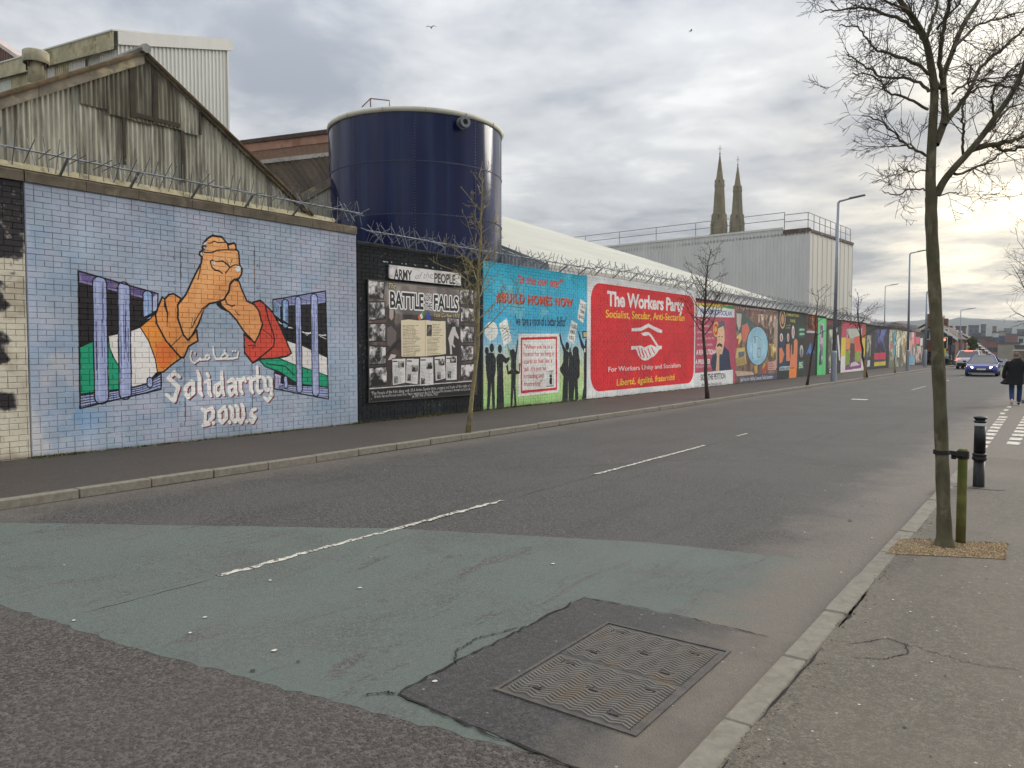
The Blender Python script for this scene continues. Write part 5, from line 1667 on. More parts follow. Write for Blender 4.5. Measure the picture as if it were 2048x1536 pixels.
p1 = Vector(at_range(668, 261, 31)); p0 = level(440, 290, p1.z)
p0b = level(440, 290, p1.z)
e, part = rooted('pink_building', 'pink rendered parapet building with a mossy brown roof beside the tank', 'building', (p1.x, p1.y, 0))
PINK = mat('pink_render', lin((172, 134, 116)), .9, .15, 2, .3, 40, col2=lin((150, 112, 94)), c2s=1.5)
BRK = mat('dull_brick', lin((136, 110, 92)), .9, .15, 6, .4, 30)
zb = at_range(668, 311, 31)[2]; zm = at_range(668, 283, 31)[2]
back = Vector((p0.y - p1.y, p1.x - p0.x, 0)).normalized()
if back.dot(Vector((-1, 1, 0))) < 0: back = -back
p2 = p1 + (p1 - p0).normalized() * 2.0
quad = lambda a, b, z0, z1: [(a.x, a.y, z0), (b.x, b.y, z0), (b.x, b.y, z1), (a.x, a.y, z1)]
part(MB().prism(quad(p0, p2, zm, p1.z - .1), back * 6), 'parapet_wall', PINK)
part(MB().prism(quad(p0 + back * .03, p2 + back * .03, 0, zm), back * 6), 'lower_wall', BRK)
part(MB().prism(quad(p0 - back * .08, p2 - back * .08, p1.z - .1, p1.z + .06), back * 6.2), 'parapet_coping', mat('dark_coping', lin((84, 70, 62)), .9, .2, 5, .4))
part(MB().prism(quad(p0 - back * .05, p2 - back * .05, zb - .02, zb + .14), back * .1), 'flashing', mat('lead_flashing', lin((176, 172, 164)), .6, .2, 4, .2))
r0 = Vector(at_range(668, 311, 30.9)); r1 = level(440, 340, r0.z); r2 = Vector(at_range(690, 362, 26)); r3 = Vector(at_range(612, 392, 26)); r4 = Vector(at_range(520, 440, 26))
rm = MB()
N = 40
for i in range(N + 1):
    f = i / N
    a = r1.lerp(r0, f); b = (r4.lerp(r3, f / .55) if f < .55 else r3.lerp(r2, (f - .55) / .45))
    h = Vector((0, 0, .05 * math.sin(f * 2 * math.pi * 22)))
    rm.v += [tuple(a + h), tuple(b + h), tuple(a + h - Vector((0, 0, .12))), tuple(b + h - Vector((0, 0, .12)))]
for i in range(N):
    b = 4 * i
    rm.f += [[b, b + 1, b + 5, b + 4], [b + 2, b + 6, b + 7, b + 3], [b + 1, b + 3, b + 7, b + 5], [b, b + 4, b + 6, b + 2]]
rm.m = [0] * len(rm.f)
part(rm, 'mossy_roof', mat('thick_moss_roof', lin((56, 44, 32)), .98, .5, 7, 1.0, 14, col2=lin((86, 72, 46)), c2s=9, c2lo=.52, c2hi=.66))
e, part = rooted('small_gable', 'small grey corrugated gable between old shed and tank', 'shed', (r3.x, r3.y, 0))
g0, g1 = Vector(at_range(604, 400, 25.4)), Vector(at_range(700, 346, 25.4))
sg = (g1.z - g0.z) / (Vector((g1.x, g1.y)) - Vector((g0.x, g0.y))).length
nn = Vector((g0.y - g1.y, g1.x - g0.x)).normalized()
if nn.dot(Vector((-g0.x, -g0.y))) < 0: nn = -nn
part(corr((g0.x, g0.y), (g1.x, g1.y), 2.0, lambda s: g0.z + s * sg, .16, .025, nn, 'trap'), 'gable_cladding', mat('dull_cladding', lin((150, 146, 132)), .8, .2, 2, .2, stretch=(4, 4, .5)))
part(MB().prism([g0 + Vector((nn.x * .06, nn.y * .06, -.1)), g1 + Vector((nn.x * .06, nn.y * .06, -.1)), g1 + Vector((nn.x * .06, nn.y * .06, .2)), g0 + Vector((nn.x * .06, nn.y * .06, .2))], (-nn.x * 2, -nn.y * 2, 0)), 'verge_board', BARGE)

# ---- blue storage tank ----------------------------------------------------------------
tc = at_range(833, 400, 26.0)
TR = 26.0 * math.sin(R(6.24))
ztop = at_range(833, 213, 26 - TR)[2]
zr1 = at_range(833, 321, 26 - TR)[2]; zr2 = at_range(833, 427, 26 - TR)[2]
tank, part = rooted('storage_tank', 'big glossy dark blue bolted storage tank with cream rim', 'tank', (tc[0], tc[1], 0))
BLUE = mat('blue_enamel', lin((9, 20, 64)), .12, .2, 1.2, .5, 2.2, spec=.32, stretch=(2, 2, .06), col2=lin((34, 48, 86)), c2lo=.44, c2hi=.62, c2s=.5)  # paler upright streaks in the colour imitate reflections on the shell
dz = zr1 - zr2
levels = [0.0] + [z for z in (zr2 - 3 * dz, zr2 - 2 * dz, zr2 - dz) if z > .3] + [zr2, zr1, ztop - .15]
NP = 9
toward = math.atan2(-tc[1], -tc[0])
seam0 = toward + R(-1.2)
bolts = MB()
for li, (za, zb_) in enumerate(zip(levels[:-1], levels[1:])):
    for k in range(NP):
        a0 = seam0 + k * 2 * math.pi / NP; a1 = a0 + 2 * math.pi / NP
        rr_ = TR + .006 * ((li + k) % 2) + .003 * (k % 3)
        m = MB(); n = 14
        for i in range(n + 1):
            a = a0 + (a1 - a0) * i / n + (.004 if i == n else 0)
            m.v += [(tc[0] + rr_ * math.cos(a), tc[1] + rr_ * math.sin(a), za), (tc[0] + rr_ * math.cos(a), tc[1] + rr_ * math.sin(a), zb_ + .02)]
        m.f = [[2 * i, 2 * i + 2, 2 * i + 3, 2 * i + 1] for i in range(n)]
        m.m = [0] * n
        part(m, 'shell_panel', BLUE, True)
        if zb_ < 3.0: continue
        for i in range(26):          # bolts along the seams
            a = a0 + (a1 - a0) * i / 26
            if li < len(levels) - 2: bolts.box((tc[0] + (TR + .012) * math.cos(a) - .014, tc[1] + (TR + .012) * math.sin(a) - .014, zb_ - .02), (tc[0] + (TR + .012) * math.cos(a) + .014, tc[1] + (TR + .012) * math.sin(a) + .014, zb_ + .012))
        nb = int((zb_ - za) / .085)
        for i in range(nb):
            zz = za + (zb_ - za) * i / nb
            a = a0 + .006
            bolts.box((tc[0] + (TR + .014) * math.cos(a) - .012, tc[1] + (TR + .014) * math.sin(a) - .012, zz), (tc[0] + (TR + .014) * math.cos(a) + .012, tc[1] + (TR + .014) * math.sin(a) + .012, zz + .026))
o = part(bolts, 'bolts', mat('bolt_caps', lin((78, 84, 104)), .5, .2, 8, 0)); o['kind'] = 'stuff'
CRM = mat('cream_rim', lin((206, 202, 184)), .6, .08, 2, .1)
part(MB().lathe([(TR + .0, ztop - .15), (TR + .05, ztop - .15), (TR + .07, ztop - .02), (TR + .04, ztop), (0, ztop + .2)], (tc[0], tc[1], 0), 72, False), 'rim', CRM, True)
for k in range(14):
    a = toward + .1 + k * 2 * math.pi / 14
    part(MB().tube([(tc[0] + (TR + .07) * math.cos(a), tc[1] + (TR + .07) * math.sin(a), ztop - .18), (tc[0] + (TR + .075) * math.cos(a), tc[1] + (TR + .075) * math.sin(a), ztop - .03)], .008, 4), 'rim_joint', BARGE)
# overflow nozzle near the top
ang = toward + R(22)
q = None
for k in range(-90, 91):
    a = toward + R(k)
    P = (tc[0] + TR * math.cos(a), tc[1] + TR * math.sin(a), ztop - .62)
    dd = np.array(P) - _C; uu = 1024 + FPX * (dd @ _rt) / (dd @ _fw)
    if q is None or abs(uu - 921) < abs(q[0] - 921): q = (uu, a)
a = q[1]; dn = Vector((math.cos(a), math.sin(a), 0))
zc_ = at_range(921, 243, 26 - TR * .9)[2] - .05
pn = Vector((tc[0], tc[1], zc_)) + dn * TR
STEEL = mat('galvanised_steel', lin((150, 152, 154)), .45, .12, 12, .1, metal=.75)
GREYST = mat('grey_pipe', lin((120, 122, 124)), .5, .15, 8, .2, metal=.5)
part(MB().tube([pn - dn * .05, pn + dn * .3], .10, 18, False), 'nozzle_pipe', GREYST, True)
for t0 in (.06, .2, .27):
    m = MB(); m.tube([pn + dn * t0, pn + dn * (t0 + .035)], .175, 20); part(m, 'nozzle_flange', GREYST)
part(MB().tube([pn + dn * .304, pn + dn * .307], .085, 18), 'nozzle_mouth', MATS['dark_interior'])
for k in range(8):
    aa = k * math.pi / 4; side = Vector((-dn.y, dn.x, 0))
    c_ = pn + side * .14 * math.cos(aa) + Vector((0, 0, .14 * math.sin(aa)))
    part(MB().tube([c_ + dn * .19, c_ + dn * .33], .014, 6), 'flange_bolt', STEEL)
# handrail on the roof
h0 = [at_range(*q_, 27.5) for q_ in ((724, 214), (741, 197), (779, 201), (779, 214))]
part(MB().tube(h0, .022, 6), 'handrail', mat('brown_rail', lin((116, 92, 88)), .7, .1, 5, 0))
part(MB().tube([at_range(741, 197, 27.5), at_range(741, 214, 27.5)], .022, 6), 'handrail', MATS['brown_rail'])
# cable ladder down the right flank
for uu_ in (969, 985):
    P0 = at_range(uu_, 300, 25.0)

# ---- long shed with white roof --------------------------------------------------------
EA = Vector(on_x(1098, 528, -14.7)); GY = EA.y
VB = Vector(on_y(1000, 489, GY))
e, part = rooted('white_roofed_shed', 'long low shed with a broad pale white roof beyond the tank', 'shed', (EA.x, EA.y, 0))
nrm = (VB - EA).cross(Vector((0, 1, 0))).normalized()
hit = lambda u, v: Vector(_C + sight(u, v) * ((EA - Vector(_C)).dot(nrm) / Vector(sight(u, v)).dot(nrm)))
R1, R2, R3 = hit(1000, 430), hit(1290, 517), hit(1560, 603)
VT = VB + (VB - EA).normalized() * (R1 - VB).length * .9
R0 = hit(900, 400)
rfp = [EA, R0 if False else VB + (VB - EA).normalized() * 4, hit(930, 408), R1, R2, R3, Vector((EA.x, R3.y, EA.z))]
WHR = mat('pale_roof_coating', lin((184, 182, 170)), .75, .06, .5, .15, 6, col2=lin((180, 176, 160)), c2lo=.5, c2hi=.75, c2s=.35, stretch=(1, .35, 1))
m = MB(); m.prism(rfp, (0, 0, -.12)); part(m, 'roof', WHR)
LAP = mat('roof_lap_joint', lin((158, 155, 143)), .8, .1, 3, 0)
for k in range(1, 8):
    f = k / 8
    a = EA.lerp(R1, f); yl = R3.y
    for q0, q1 in ((R1, R2), (R2, R3)):
        if min(q0.x, q1.x) <= a.x <= max(q0.x, q1.x): yl = q0.y + (q1.y - q0.y) * (a.x - q0.x) / (q1.x - q0.x)
    up_ = nrm if nrm.z > 0 else -nrm
    s_ = (VB - EA).normalized() * .012
    y_a = GY + .05 if a.x > VB.x else GY + 1.0
    part(MB().add([Vector((a.x, y_a, a.z)) + up_ * .006 - s_, Vector((a.x, y_a, a.z)) + up_ * .006 + s_, Vector((a.x, yl - .1, a.z)) + up_ * .006 + s_, Vector((a.x, yl - .1, a.z)) + up_ * .006 - s_], [(0, 1, 2, 3)]), 'roof_lap', LAP)
tri = [(EA.x, GY + .05, .0), (VB.x - 4, GY + .05, 0), (VB.x - 4, GY + .05, VB.z + (VB.z - EA.z) / (EA.x - VB.x) * 4 - .15), (EA.x, GY + .05, EA.z - .15)]
zt0 = lambda s: EA.z - .14 + s * (VB.z - EA.z) / (EA.x - VB.x)
part(corr((EA.x, GY + .04), (VB.x - 3.5, GY + .04), 0, zt0, .16, .03, (0, -1), 'trap'), 'gable_cladding', CLADG)
part(corr((EA.x - .05, GY + .05), (EA.x - .05, R3.y), 0, EA.z - .14, .3, .03, (1, 0), 'trap'), 'side_cladding', CLADG)

# ---- big grey warehouse ---------------------------------------------------------------
rot = R(5)
dR = Vector((math.sin(rot), math.cos(rot))); dL = Vector((-math.cos(rot), math.sin(rot)))
cn = Vector((-16.9, 64.0))
dd = sight(1619, 462); kk = cn.length / math.hypot(dd[0], dd[1]); cn = Vector((dd[0] * kk, dd[1] * kk)); zc = CAMH + dd[2] * kk
# right far corner
best = None
for s in np.linspace(4, 20, 400):
    q = cn + dR * s
    d3 = np.array([q.x, q.y, zc]) - _C; u = 1024 + FPX * (d3 @ _rt) / (d3 @ _fw)
    if best is None or abs(u - 1705) < best[0]: best = (abs(u - 1705), s)
RL = best[1]
e, part = rooted('warehouse', 'big grey ribbed metal warehouse with roof railings', 'warehouse', (cn.x, cn.y, 0))
outL = Vector((-dR.x, -dR.y)); outR = Vector((dR.y, -dR.x))
step = 6.0
for s in np.linspace(.5, 10, 400):
    q = cn + dL * s
    d3 = np.array([q.x, q.y, zc]) - _C; u = 1024 + FPX * (d3 @ _rt) / (d3 @ _fw)
    if u <= 1567: step = s; break
part(corr(cn, cn + dL * step, 0, zc, .30, .05, outL, 'trap'), 'wall_cladding', CLADG)
c2_ = cn + dL * step
part(corr(c2_, c2_ + dL * 40, 0, zc + .45, .30, .05, outL, 'trap'), 'wall_cladding', CLADG)
c3 = c2_ + dL * 40
part(MB().prism([(c2_.x + outL.x * .07, c2_.y + outL.y * .07, zc + .36), (c3.x + outL.x * .07, c3.y + outL.y * .07, zc + .36), (c3.x + outL.x * .07, c3.y + outL.y * .07, zc + .52), (c2_.x + outL.x * .07, c2_.y + outL.y * .07, zc + .52)], (-outL.x * .3, -outL.y * .3, 0)), 'parapet_cap', CLAD)
RUST = mat('rusty_gutter', lin((88, 74, 64)), .85, .3, 4, .4, col2=lin((150, 130, 110)), c2s=3)
part(MB().prism([(cn.x + outL.x * .1, cn.y + outL.y * .1, zc - .05), (c2_.x + outL.x * .1, c2_.y + outL.y * .1, zc - .05), (c2_.x + outL.x * .1, c2_.y + outL.y * .1, zc + .28), (cn.x + outL.x * .1, cn.y + outL.y * .1, zc + .28)], (-outL.x * .4, -outL.y * .4, 0)), 'gutter', RUST)
c4 = cn + dR * RL
part(corr(cn + outR * .02, c4 + outR * .02, 0, zc, 1.1, .035, outR, 'trap'), 'wall_cladding', CLADS)
part(MB().prism([(cn.x + outR.x * .12, cn.y + outR.y * .12, zc - .06), (c4.x + outR.x * .12, c4.y + outR.y * .12, zc - .06), (c4.x + outR.x * .12, c4.y + outR.y * .12, zc + .16), (cn.x + outR.x * .12, cn.y + outR.y * .12, zc + .16)], (-outR.x * .3, -outR.y * .3, 0)), 'gutter', RUST)
part(MB().prism([(cn.x, cn.y, zc), (c3.x, c3.y, zc), ((c3 + dR * RL).x, (c3 + dR * RL).y, zc), (c4.x, c4.y, zc)], (0, 0, -.2)), 'roof', CLADG)
part(corr(c4, c4 + dL * 40, 0, zc, .6, .04, (dR.x, dR.y), 'trap'), 'wall_cladding', CLADG)
part(MB().box((cn.x - .03, cn.y - .03, 0), (cn.x + .09, cn.y + .05, zc)), 'corner_flashing', CLAD)
RAIL = mat('rail_steel', lin((128, 122, 112)), .6, .15, 5, 0, metal=.3)


def railing(pts, h=1.1, gap=2.4):
    for a, b in zip(pts[:-1], pts[1:]):
        L = (b - a).length; n = max(1, round(L / gap))
        for hh in (h, h * .55): part(MB().tube([a + Vector((0, 0, hh)), b + Vector((0, 0, hh))], .03, 5), 'rail', RAIL)
        for i in range(n + 1):
            q = a.lerp(b, i / n)
            part(MB().tube([q, q + Vector((0, 0, h))], .028, 5), 'rail_post', RAIL)


V3 = lambda v, z: Vector((v.x, v.y, z))
railing([V3(c3 - outL * .2, zc + .5), V3(c2_ - outL * .2, zc + .5)], 1.25, 4.2)
railing([V3(c2_ - outL * .2, zc + .28), V3(cn - outL * .2 - outR * .2, zc + .28), V3(c4 - outR * .2, zc + .16)], 1.25, 1.3)

# ---- church spires --------------------------------------------------------------------
STONE = mat('sandstone', lin((122, 112, 84)), .95, .22, .25, 0, col2=lin((108, 100, 76)), c2s=.2)
STONED = mat('dark_louvre', lin((50, 46, 42)), .95, .1, .3, 0)


def spire(u, vtop, vtip, vbase, rng_, lab, wbase):
    P = at_range(u, vbase, rng_)
    zt = at_range(u, vtip, rng_)[2]; zx = at_range(u, vtop, rng_)[2]; zb = P[2]
    e, part = rooted('church_spire', lab, 'spire', (P[0], P[1], 0), 'twin church spires')
    w = wbase
    zsh = zb + (zt - zb) * .02
    zmid = zb + (zt - zb) * .55
    part(MB().box((P[0] - w * 1.02, P[1] - w * 1.02, -10), (P[0] + w * 1.02, P[1] + w * 1.02, zb - 2)), 'tower', STONE)
    part(MB().lathe([(w * 1.1, zb - 2), (w * 1.02, zsh + .5), (w * .70, zmid), (w * .76, zmid + .15), (w * .76, zmid + .9), (w * .62, zmid + 1.0), (.12, zt)], (P[0], P[1], 0), 8), 'spire_shaft', STONE)
    for k in range(4):       # lucarnes on two levels
        a = k * math.pi / 2 + .35
        for z_, f, hh in ((zb + (zt - zb) * .10, .80, (zt - zb) * .13), (zmid + 1.2, .42, (zt - zb) * .07)):
            cx, cy = P[0] + w * f * math.cos(a), P[1] + w * f * math.sin(a)
            q = w * .2
            l = part(MB().add([(cx - q, cy - q, z_), (cx + q, cy - q, z_), (cx + q, cy + q, z_), (cx - q, cy + q, z_), (cx - q, cy - q, z_ + hh * .6), (cx + q, cy - q, z_ + hh * .6), (cx + q, cy + q, z_ + hh * .6), (cx - q, cy + q, z_ + hh * .6), (cx * .6 + P[0] * .4, cy * .6 + P[1] * .4, z_ + hh * 1.2)],
                               [(0, 1, 5, 4), (1, 2, 6, 5), (2, 3, 7, 6), (3, 0, 4, 7), (4, 5, 8), (5, 6, 8), (6, 7, 8), (7, 4, 8)]), 'lucarne', STONE)
            dx, dy = math.cos(a), math.sin(a)
            ox = P[0] + dx * (w * f + q * 1.05); oy = P[1] + dy * (w * f + q * 1.05)
            o = MB().box((-.02, -q * .5, 0), (.02, q * .5, hh * .5)).build('louvre', STONED, e)
            o.location = (ox - P[0], oy - P[1], z_ + hh * .08); o.rotation_euler = (0, 0, a)
    for k in range(4):
        a = k * math.pi / 2 + math.pi / 4 + .1
        cx, cy = P[0] + w * 1.18 * math.cos(a), P[1] + w * 1.18 * math.sin(a)
        part(MB().lathe([(w * .16, zb - 2), (w * .16, zb + .6), (w * .2, zb + .7), (.04, zb + (zt - zb) * .13)], (cx, cy, 0), 6), 'pinnacle', STONE)
    part(MB().tube([(P[0], P[1], zt - .3), (P[0], P[1], zx)], .07, 5), 'finial', STONED)
    rt3 = Vector(_rt)
    c = Vector((P[0], P[1], zt + (zx - zt) * .6))
    part(MB().tube([c - rt3 * .55, c + rt3 * .55], .07, 5), 'cross_arm', STONED)
    part(MB().lathe([(.05, -.3), (.28, 0), (.05, .3)], (P[0], P[1], zt + .1), 6), 'finial_knob', STONED)


spire(1438, 291, 308, 456, 250, 'taller left church spire rising behind the warehouse', 2.2)
spire(1474, 313, 330, 452, 268, 'shorter right church spire rising behind the warehouse', 2.1)

# ---- low dark roofed building behind the far murals ------------------------------------
DKR = mat('dark_slate_roof', lin((70, 62, 58)), .9, .2, 2, .3)
DBR = mat('dark_red_brick', lin((96, 60, 50)), .9, .2, 5, .3)
e, part = rooted('low_roofed_building', 'low dark roofed building behind the far end of the mural wall', 'building', (-18, 85, 0))
za = on_x(1750, 645, -17)[2]
part(MB().box((-27, 72, 0), (-15.6, 97, za - 1.3)), 'wall', DBR)
m = MB(); m.prism([(-15.2, 71.5, za - 1.35), (-19.5, 71.5, za + .25), (-23, 71.5, za + .25), (-27.4, 71.5, za - 1.35)], (0, 26, 0)); part(m, 'roof', DKR)
part(MB().prism([(-15.0, 97.6, za - 1.6), (-21, 97.6, za + .05), (-21, 97.6, za - 1.6)], (0, .3, 0)), 'gable', DBR)
e, part = rooted('brown_gabled_house', 'brown gabled roof just behind the second lamp post', 'house', (-15.5, 104, 0))
zr = at_range(1822, 646, 104)[2]
part(MB().box((-19.5, 101, 0), (-14.6, 110, zr - 1.3)), 'wall', DBR)
m = MB(); m.prism([(-14.3, 100.7, zr - 1.35), (-17, 100.7, zr + .1), (-19.8, 100.7, zr - 1.35)], (0, 10, 0)); part(m, 'roof', mat('brown_tiles', lin((96, 72, 60)), .9, .2, 2, .3))

# ================================================================== SPIKED SECURITY BARRIER
def spike_mesh(seed, L=.55):
    r = random.Random(seed)
    m = MB()
    a0 = r.uniform(0, math.pi)
    for k in range(2):
        a = a0 + k * math.pi / 2 + r.uniform(-.12, .12)
        d = Vector((math.cos(a), r.uniform(-.12, .12), math.sin(a))) * L / 2
        o = Vector((0, .02 * k, 0))
        m.tube([o - d, o + d], .009, 4)
    return m


GALV = mat('dull_galvanised', lin((132, 134, 137)), .55, .15, 10, 0, metal=.5)
SPK = [spike_mesh(k).mesh('spike', GALV) for k in range(10)]


def barrier(label, y0, y1, zt, zr, xo=.30, sp=.21, seed=1, bracket=1.15, stuff=False):
    e = tag(empty('spike_barrier', (WX + xo, (y0 + y1) / 2, zr)), label, 'spike barrier', 'spiked barriers along the wall top')
    r = random.Random(seed)
    off = (-(WX + xo), -(y0 + y1) / 2, -zr)
    rod = MB()
    pts = []
    n = max(2, int((y1 - y0) / 1.2))
    for i in range(n + 1):
        pts.append((WX + xo, y0 + (y1 - y0) * i / n, zr + r.uniform(-.012, .012)))
    o = rod.tube(pts, .017, 6).build('spindle', GALV, e); o.location = off
    y = y0 + .1; joined = MB()
    while y < y1 - .02:
        if stuff:
            k = r.randrange(10)
            for v in (0,):
                mm = spike_mesh(r.randrange(999))
                joined.add([(p[0] + WX + xo, p[1] + y, p[2] + zr) for p in mm.v], mm.f)
        else:
            s = link('spike', SPK[r.randrange(10)], e)
            s.location = (0, y - (y0 + y1) / 2, r.uniform(-.01, .01))
            s.rotation_euler = (0, r.uniform(-1.0, 1.0), 0)
        y += sp * r.uniform(.7, 1.35)
    if stuff:
        o = joined.build('spikes', GALV, e); o.location = off; o['kind'] = 'stuff'
    y = y0 + .5
    bm_ = None
    while y < y1:
        b = MB()
        b.prism([(WX - .06, y, zt), (WX - .01, y, zt), (WX + xo + .02, y, zr), (WX + xo - .03, y, zr)], (0, .035, 0))
        o = b.build('bracket', GALV, e); o.location = off
        y += bracket
    return e


barrier('spiked bar on brackets above the hands mural', 3.0, 12.1, 4.62, 4.88, seed=1, sp=.17)
barrier('spiked bar above the black poster wall', 12.22, 16.9, 4.29, 4.52, seed=2, sp=.16)
barrier('spiked bar above the turquoise homes mural', 16.92, 22.6, 4.3, 4.52, seed=3)
barrier('spiked bar above the red handshake mural', 22.62, 31.9, 4.36, 4.62, seed=4, bracket=1.3)
barrier('spiked bar above the pink portrait mural', 31.95, 36.9, 4.0, 4.40, seed=5, bracket=.8)
barrier('spiked bar above the round shield mural', 36.95, 43.6, 4.0, 4.40, seed=6, bracket=.8)
barrier('spiked bar above the dark mural with orange hands', 43.65, 54.1, 4.0, 4.38, seed=7, bracket=.9)
barrier('spiked bar above the murals behind the tall lamp post', 54.2, 66.5, 3.85, 4.22, seed=8, bracket=.9)
barrier('spiked bar above the last dark murals of the row', 66.6, 90.0, 3.72, 4.0, seed=9, bracket=1.2, stuff=True)

# ================================================================== TREES
BARKN = mat('mossy_bark', lin((86, 82, 62)), .95, .3, 9, .7, 50, col2=lin((122, 112, 92)), c2s=7, c2lo=.5, c2hi=.68, stretch=(1, 1, .5))
BARKB = mat('dark_twigs', lin((70, 60, 54)), .95, .2, 12, .2)
BARKG = mat('greenish_bark', lin((140, 130, 92)), .95, .25, 10, .4, 60, col2=lin((112, 102, 82)), c2s=6)
BARKD = mat('dark_bark', lin((74, 64, 56)), .95, .25, 10, .4)


def wander(p, d, L, n, r, wob, rise=0.0):
    """a crooked line of points"""
    pts = [Vector(p)]
    d = Vector(d).normalized()
    for i in range(n):
        d = (d + Vector((r.gauss(0, wob), r.gauss(0, wob), r.gauss(0, wob) + rise))).normalized()
        pts.append(pts[-1] + d * (L / n))
    return pts


def twigs(mb, pts, rad, r, dens, L, depth, rise=.05, minr=.0022, spread=.9, sides=4):
    """side shoots along a line, recursively"""
    tot = sum((b - a).length for a, b in zip(pts[:-1], pts[1:]))
    n = max(1, int(dens * tot))
    for k in range(n):
        f = r.uniform(.18, 1.0) * (len(pts) - 1)
        i = min(int(f), len(pts) - 2); t = f - i
        p = pts[i].lerp(pts[i + 1], t)
        dd = (pts[i + 1] - pts[i]).normalized()
        s = Vector((r.gauss(0, 1), r.gauss(0, 1), r.gauss(0, .7)))
        s = (s - dd * s.dot(dd)).normalized()
        d = (dd * r.uniform(.5, 1.0) + s * spread).normalized()
        l = L * r.uniform(.45, 1.15) * (1.1 - .5 * f / len(pts))
        rr = rad[min(i, len(rad) - 1)] if isinstance(rad, list) else rad
        r0 = max(minr, rr * .5)
        q = wander(p, d, l, 4 if depth else 3, r, .13, rise)
        rads = [r0 * (1 - .65 * j / (len(q) - 1)) for j in range(len(q))]
        mb.tube(q, [max(x, minr * .7) for x in rads], sides if r0 > .008 else 3, False)
        if depth: twigs(mb, q, r0 * .8, r, dens * 1.3, L * .52, depth - 1, rise, minr, spread, 3)


def street_tree(label, base, top, seed, rad, crown0, dens, reach, steep=(.35, .95), stake=None, bark=BARKG, twig=None, lean_pts=None, depth=2, minr=.0042, n1=16, group='young street trees on the left pavement'):
    r = random.Random(seed)
    base = Vector(base); top = Vector(top)
    e = tag(empty('street_tree', base), label, 'tree', group)
    H = (top - base).length
    N = 12
    side = Vector((r.gauss(0, 1), r.gauss(0, 1), 0)) * .02 * H
    pts = [base.lerp(top, i / N) + side * math.sin(i / N * math.pi) + Vector((r.gauss(0, .006 * H) * (i > 2), r.gauss(0, .006 * H) * (i > 2), 0)) for i in range(N + 1)]
    rads = [rad * (1.25 if i == 0 else 1 - .86 * (i / N) ** 1.1) for i in range(N + 1)]
    o = MB().tube([p - base for p in pts], rads, 9).build('trunk', bark, e, True)
    br = MB()
    for k in range(n1):
        f = crown0 + (1 - crown0) * (k + r.uniform(0, .8)) / n1
        f = min(f, .97)
        i = min(int(f * N), N - 1)
        p = pts[i].lerp(pts[i + 1], f * N - i)
        a = k * 2.4 + r.uniform(-.5, .5)
        d = Vector((math.cos(a), math.sin(a), r.uniform(*steep)))
        L = reach * (1.12 - .75 * (f - crown0) / (1 - crown0)) * r.uniform(.65, 1.15)
        q = wander(p - base, d, L, 7, r, .14, .04)
        r0 = max(rads[i] * .42, minr * 1.5)
        rr = [r0 * (1 - .8 * j / 7) for j in range(8)]
        br.tube(q, [max(x, minr) for x in rr], 5, False)
        twigs(br, q, rr, r, dens, L * .42, depth - 1, .07, minr, .85)
    br.build('crown', twig or bark, e)
    return e


def tb_(u, v): return on_ground(u, v, PAV)


b = tb_(936, 866); street_tree('slim bare tree with pale greenish trunk in front of the poster wall', b, at_range(964, 345, math.hypot(b[0], b[1])), 3, .05, .36, 7.5, 1.15, steep=(.7, 1.7), n1=26, minr=.0058, twig=mat('pale_twigs', lin((150, 138, 100)), .95, .2, 12, 0))
b = tb_(1415, 797); street_tree('bare bushy topped tree in front of the pink portrait mural', b, at_range(1420, 498, math.hypot(b[0], b[1])), 5, .07, .42, 4.2, 1.5, steep=(.3, 1.2), n1=30, minr=.0068, bark=BARKD, twig=BARKD)
b = tb_(1614, 771); street_tree('thin bare tree in front of the red poster wall section', b, at_range(1636, 578, math.hypot(b[0], b[1])), 8, .06, .5, 3.6, 1.5, n1=11, minr=.007, bark=BARKD, twig=BARKD)
b = tb_(1733, 755); t4 = street_tree('leaning dark tree with a short wooden stake by the pink and yellow mural', b, at_range(1716, 585, math.hypot(b[0], b[1])), 9, .085, .45, 3.6, 1.9, n1=15, minr=.008, bark=BARKB, twig=BARKD)
MB().box((-.05, -.62, 0), (.05, -.52, 1.05)).build('support_stake', mat('stake_timber', lin((140, 116, 86)), .9, .2, 8, .3), t4)
b = tb_(1790, 746); street_tree('slender bare tree in front of the pale collage murals', b, at_range(1796, 645, math.hypot(b[0], b[1])), 11, .05, .45, 2.4, 1.1, n1=12, minr=.008, bark=BARKG, twig=BARKG)

# ---- big tree by the kerb, limbs traced -------------------------------------------------
tbase = Vector(on_ground(1889, 1092, PAV))
dep = float(np.dot(np.array(tbase) - _C, _fw))
big = tag(empty('bare_tree', tbase), 'big bare tree with mossy trunk tied to a stake at the near kerb', 'tree')
rB = random.Random(21)
K = lambda x, y, off=0.0: Vector(at_depth(1600 + x / 2.56, y / 2.56, dep + off)) - tbase


def limb(pts, r0, r1, off0=0.0, off1=0.0, n=9):
    """smooth line through traced points"""
    P = [K(x, y, off0 + (off1 - off0) * i / (len(pts) - 1)) for i, (x, y) in enumerate(pts)]
    out = []
    for i in range(len(P) - 1):
        a = P[max(i - 1, 0)]; b_ = P[i]; c = P[i + 1]; d = P[min(i + 2, len(P) - 1)]
        for k in range(5):
            t = k / 5
            out.append(.5 * ((2 * b_) + (c - a) * t + (2 * a - 5 * b_ + 4 * c - d) * t * t + (3 * b_ - a - 3 * c + d) * t ** 3))
    out.append(P[-1])
    for i in range(1, len(out) - 1): out[i] = out[i] + Vector((rB.gauss(0, 1), rB.gauss(0, 1), rB.gauss(0, 1))) * (.0 if r0 > .03 else .007)
    m = len(out) - 1
    return out, [r0 + (r1 - r0) * (i / m) for i in range(m + 1)]


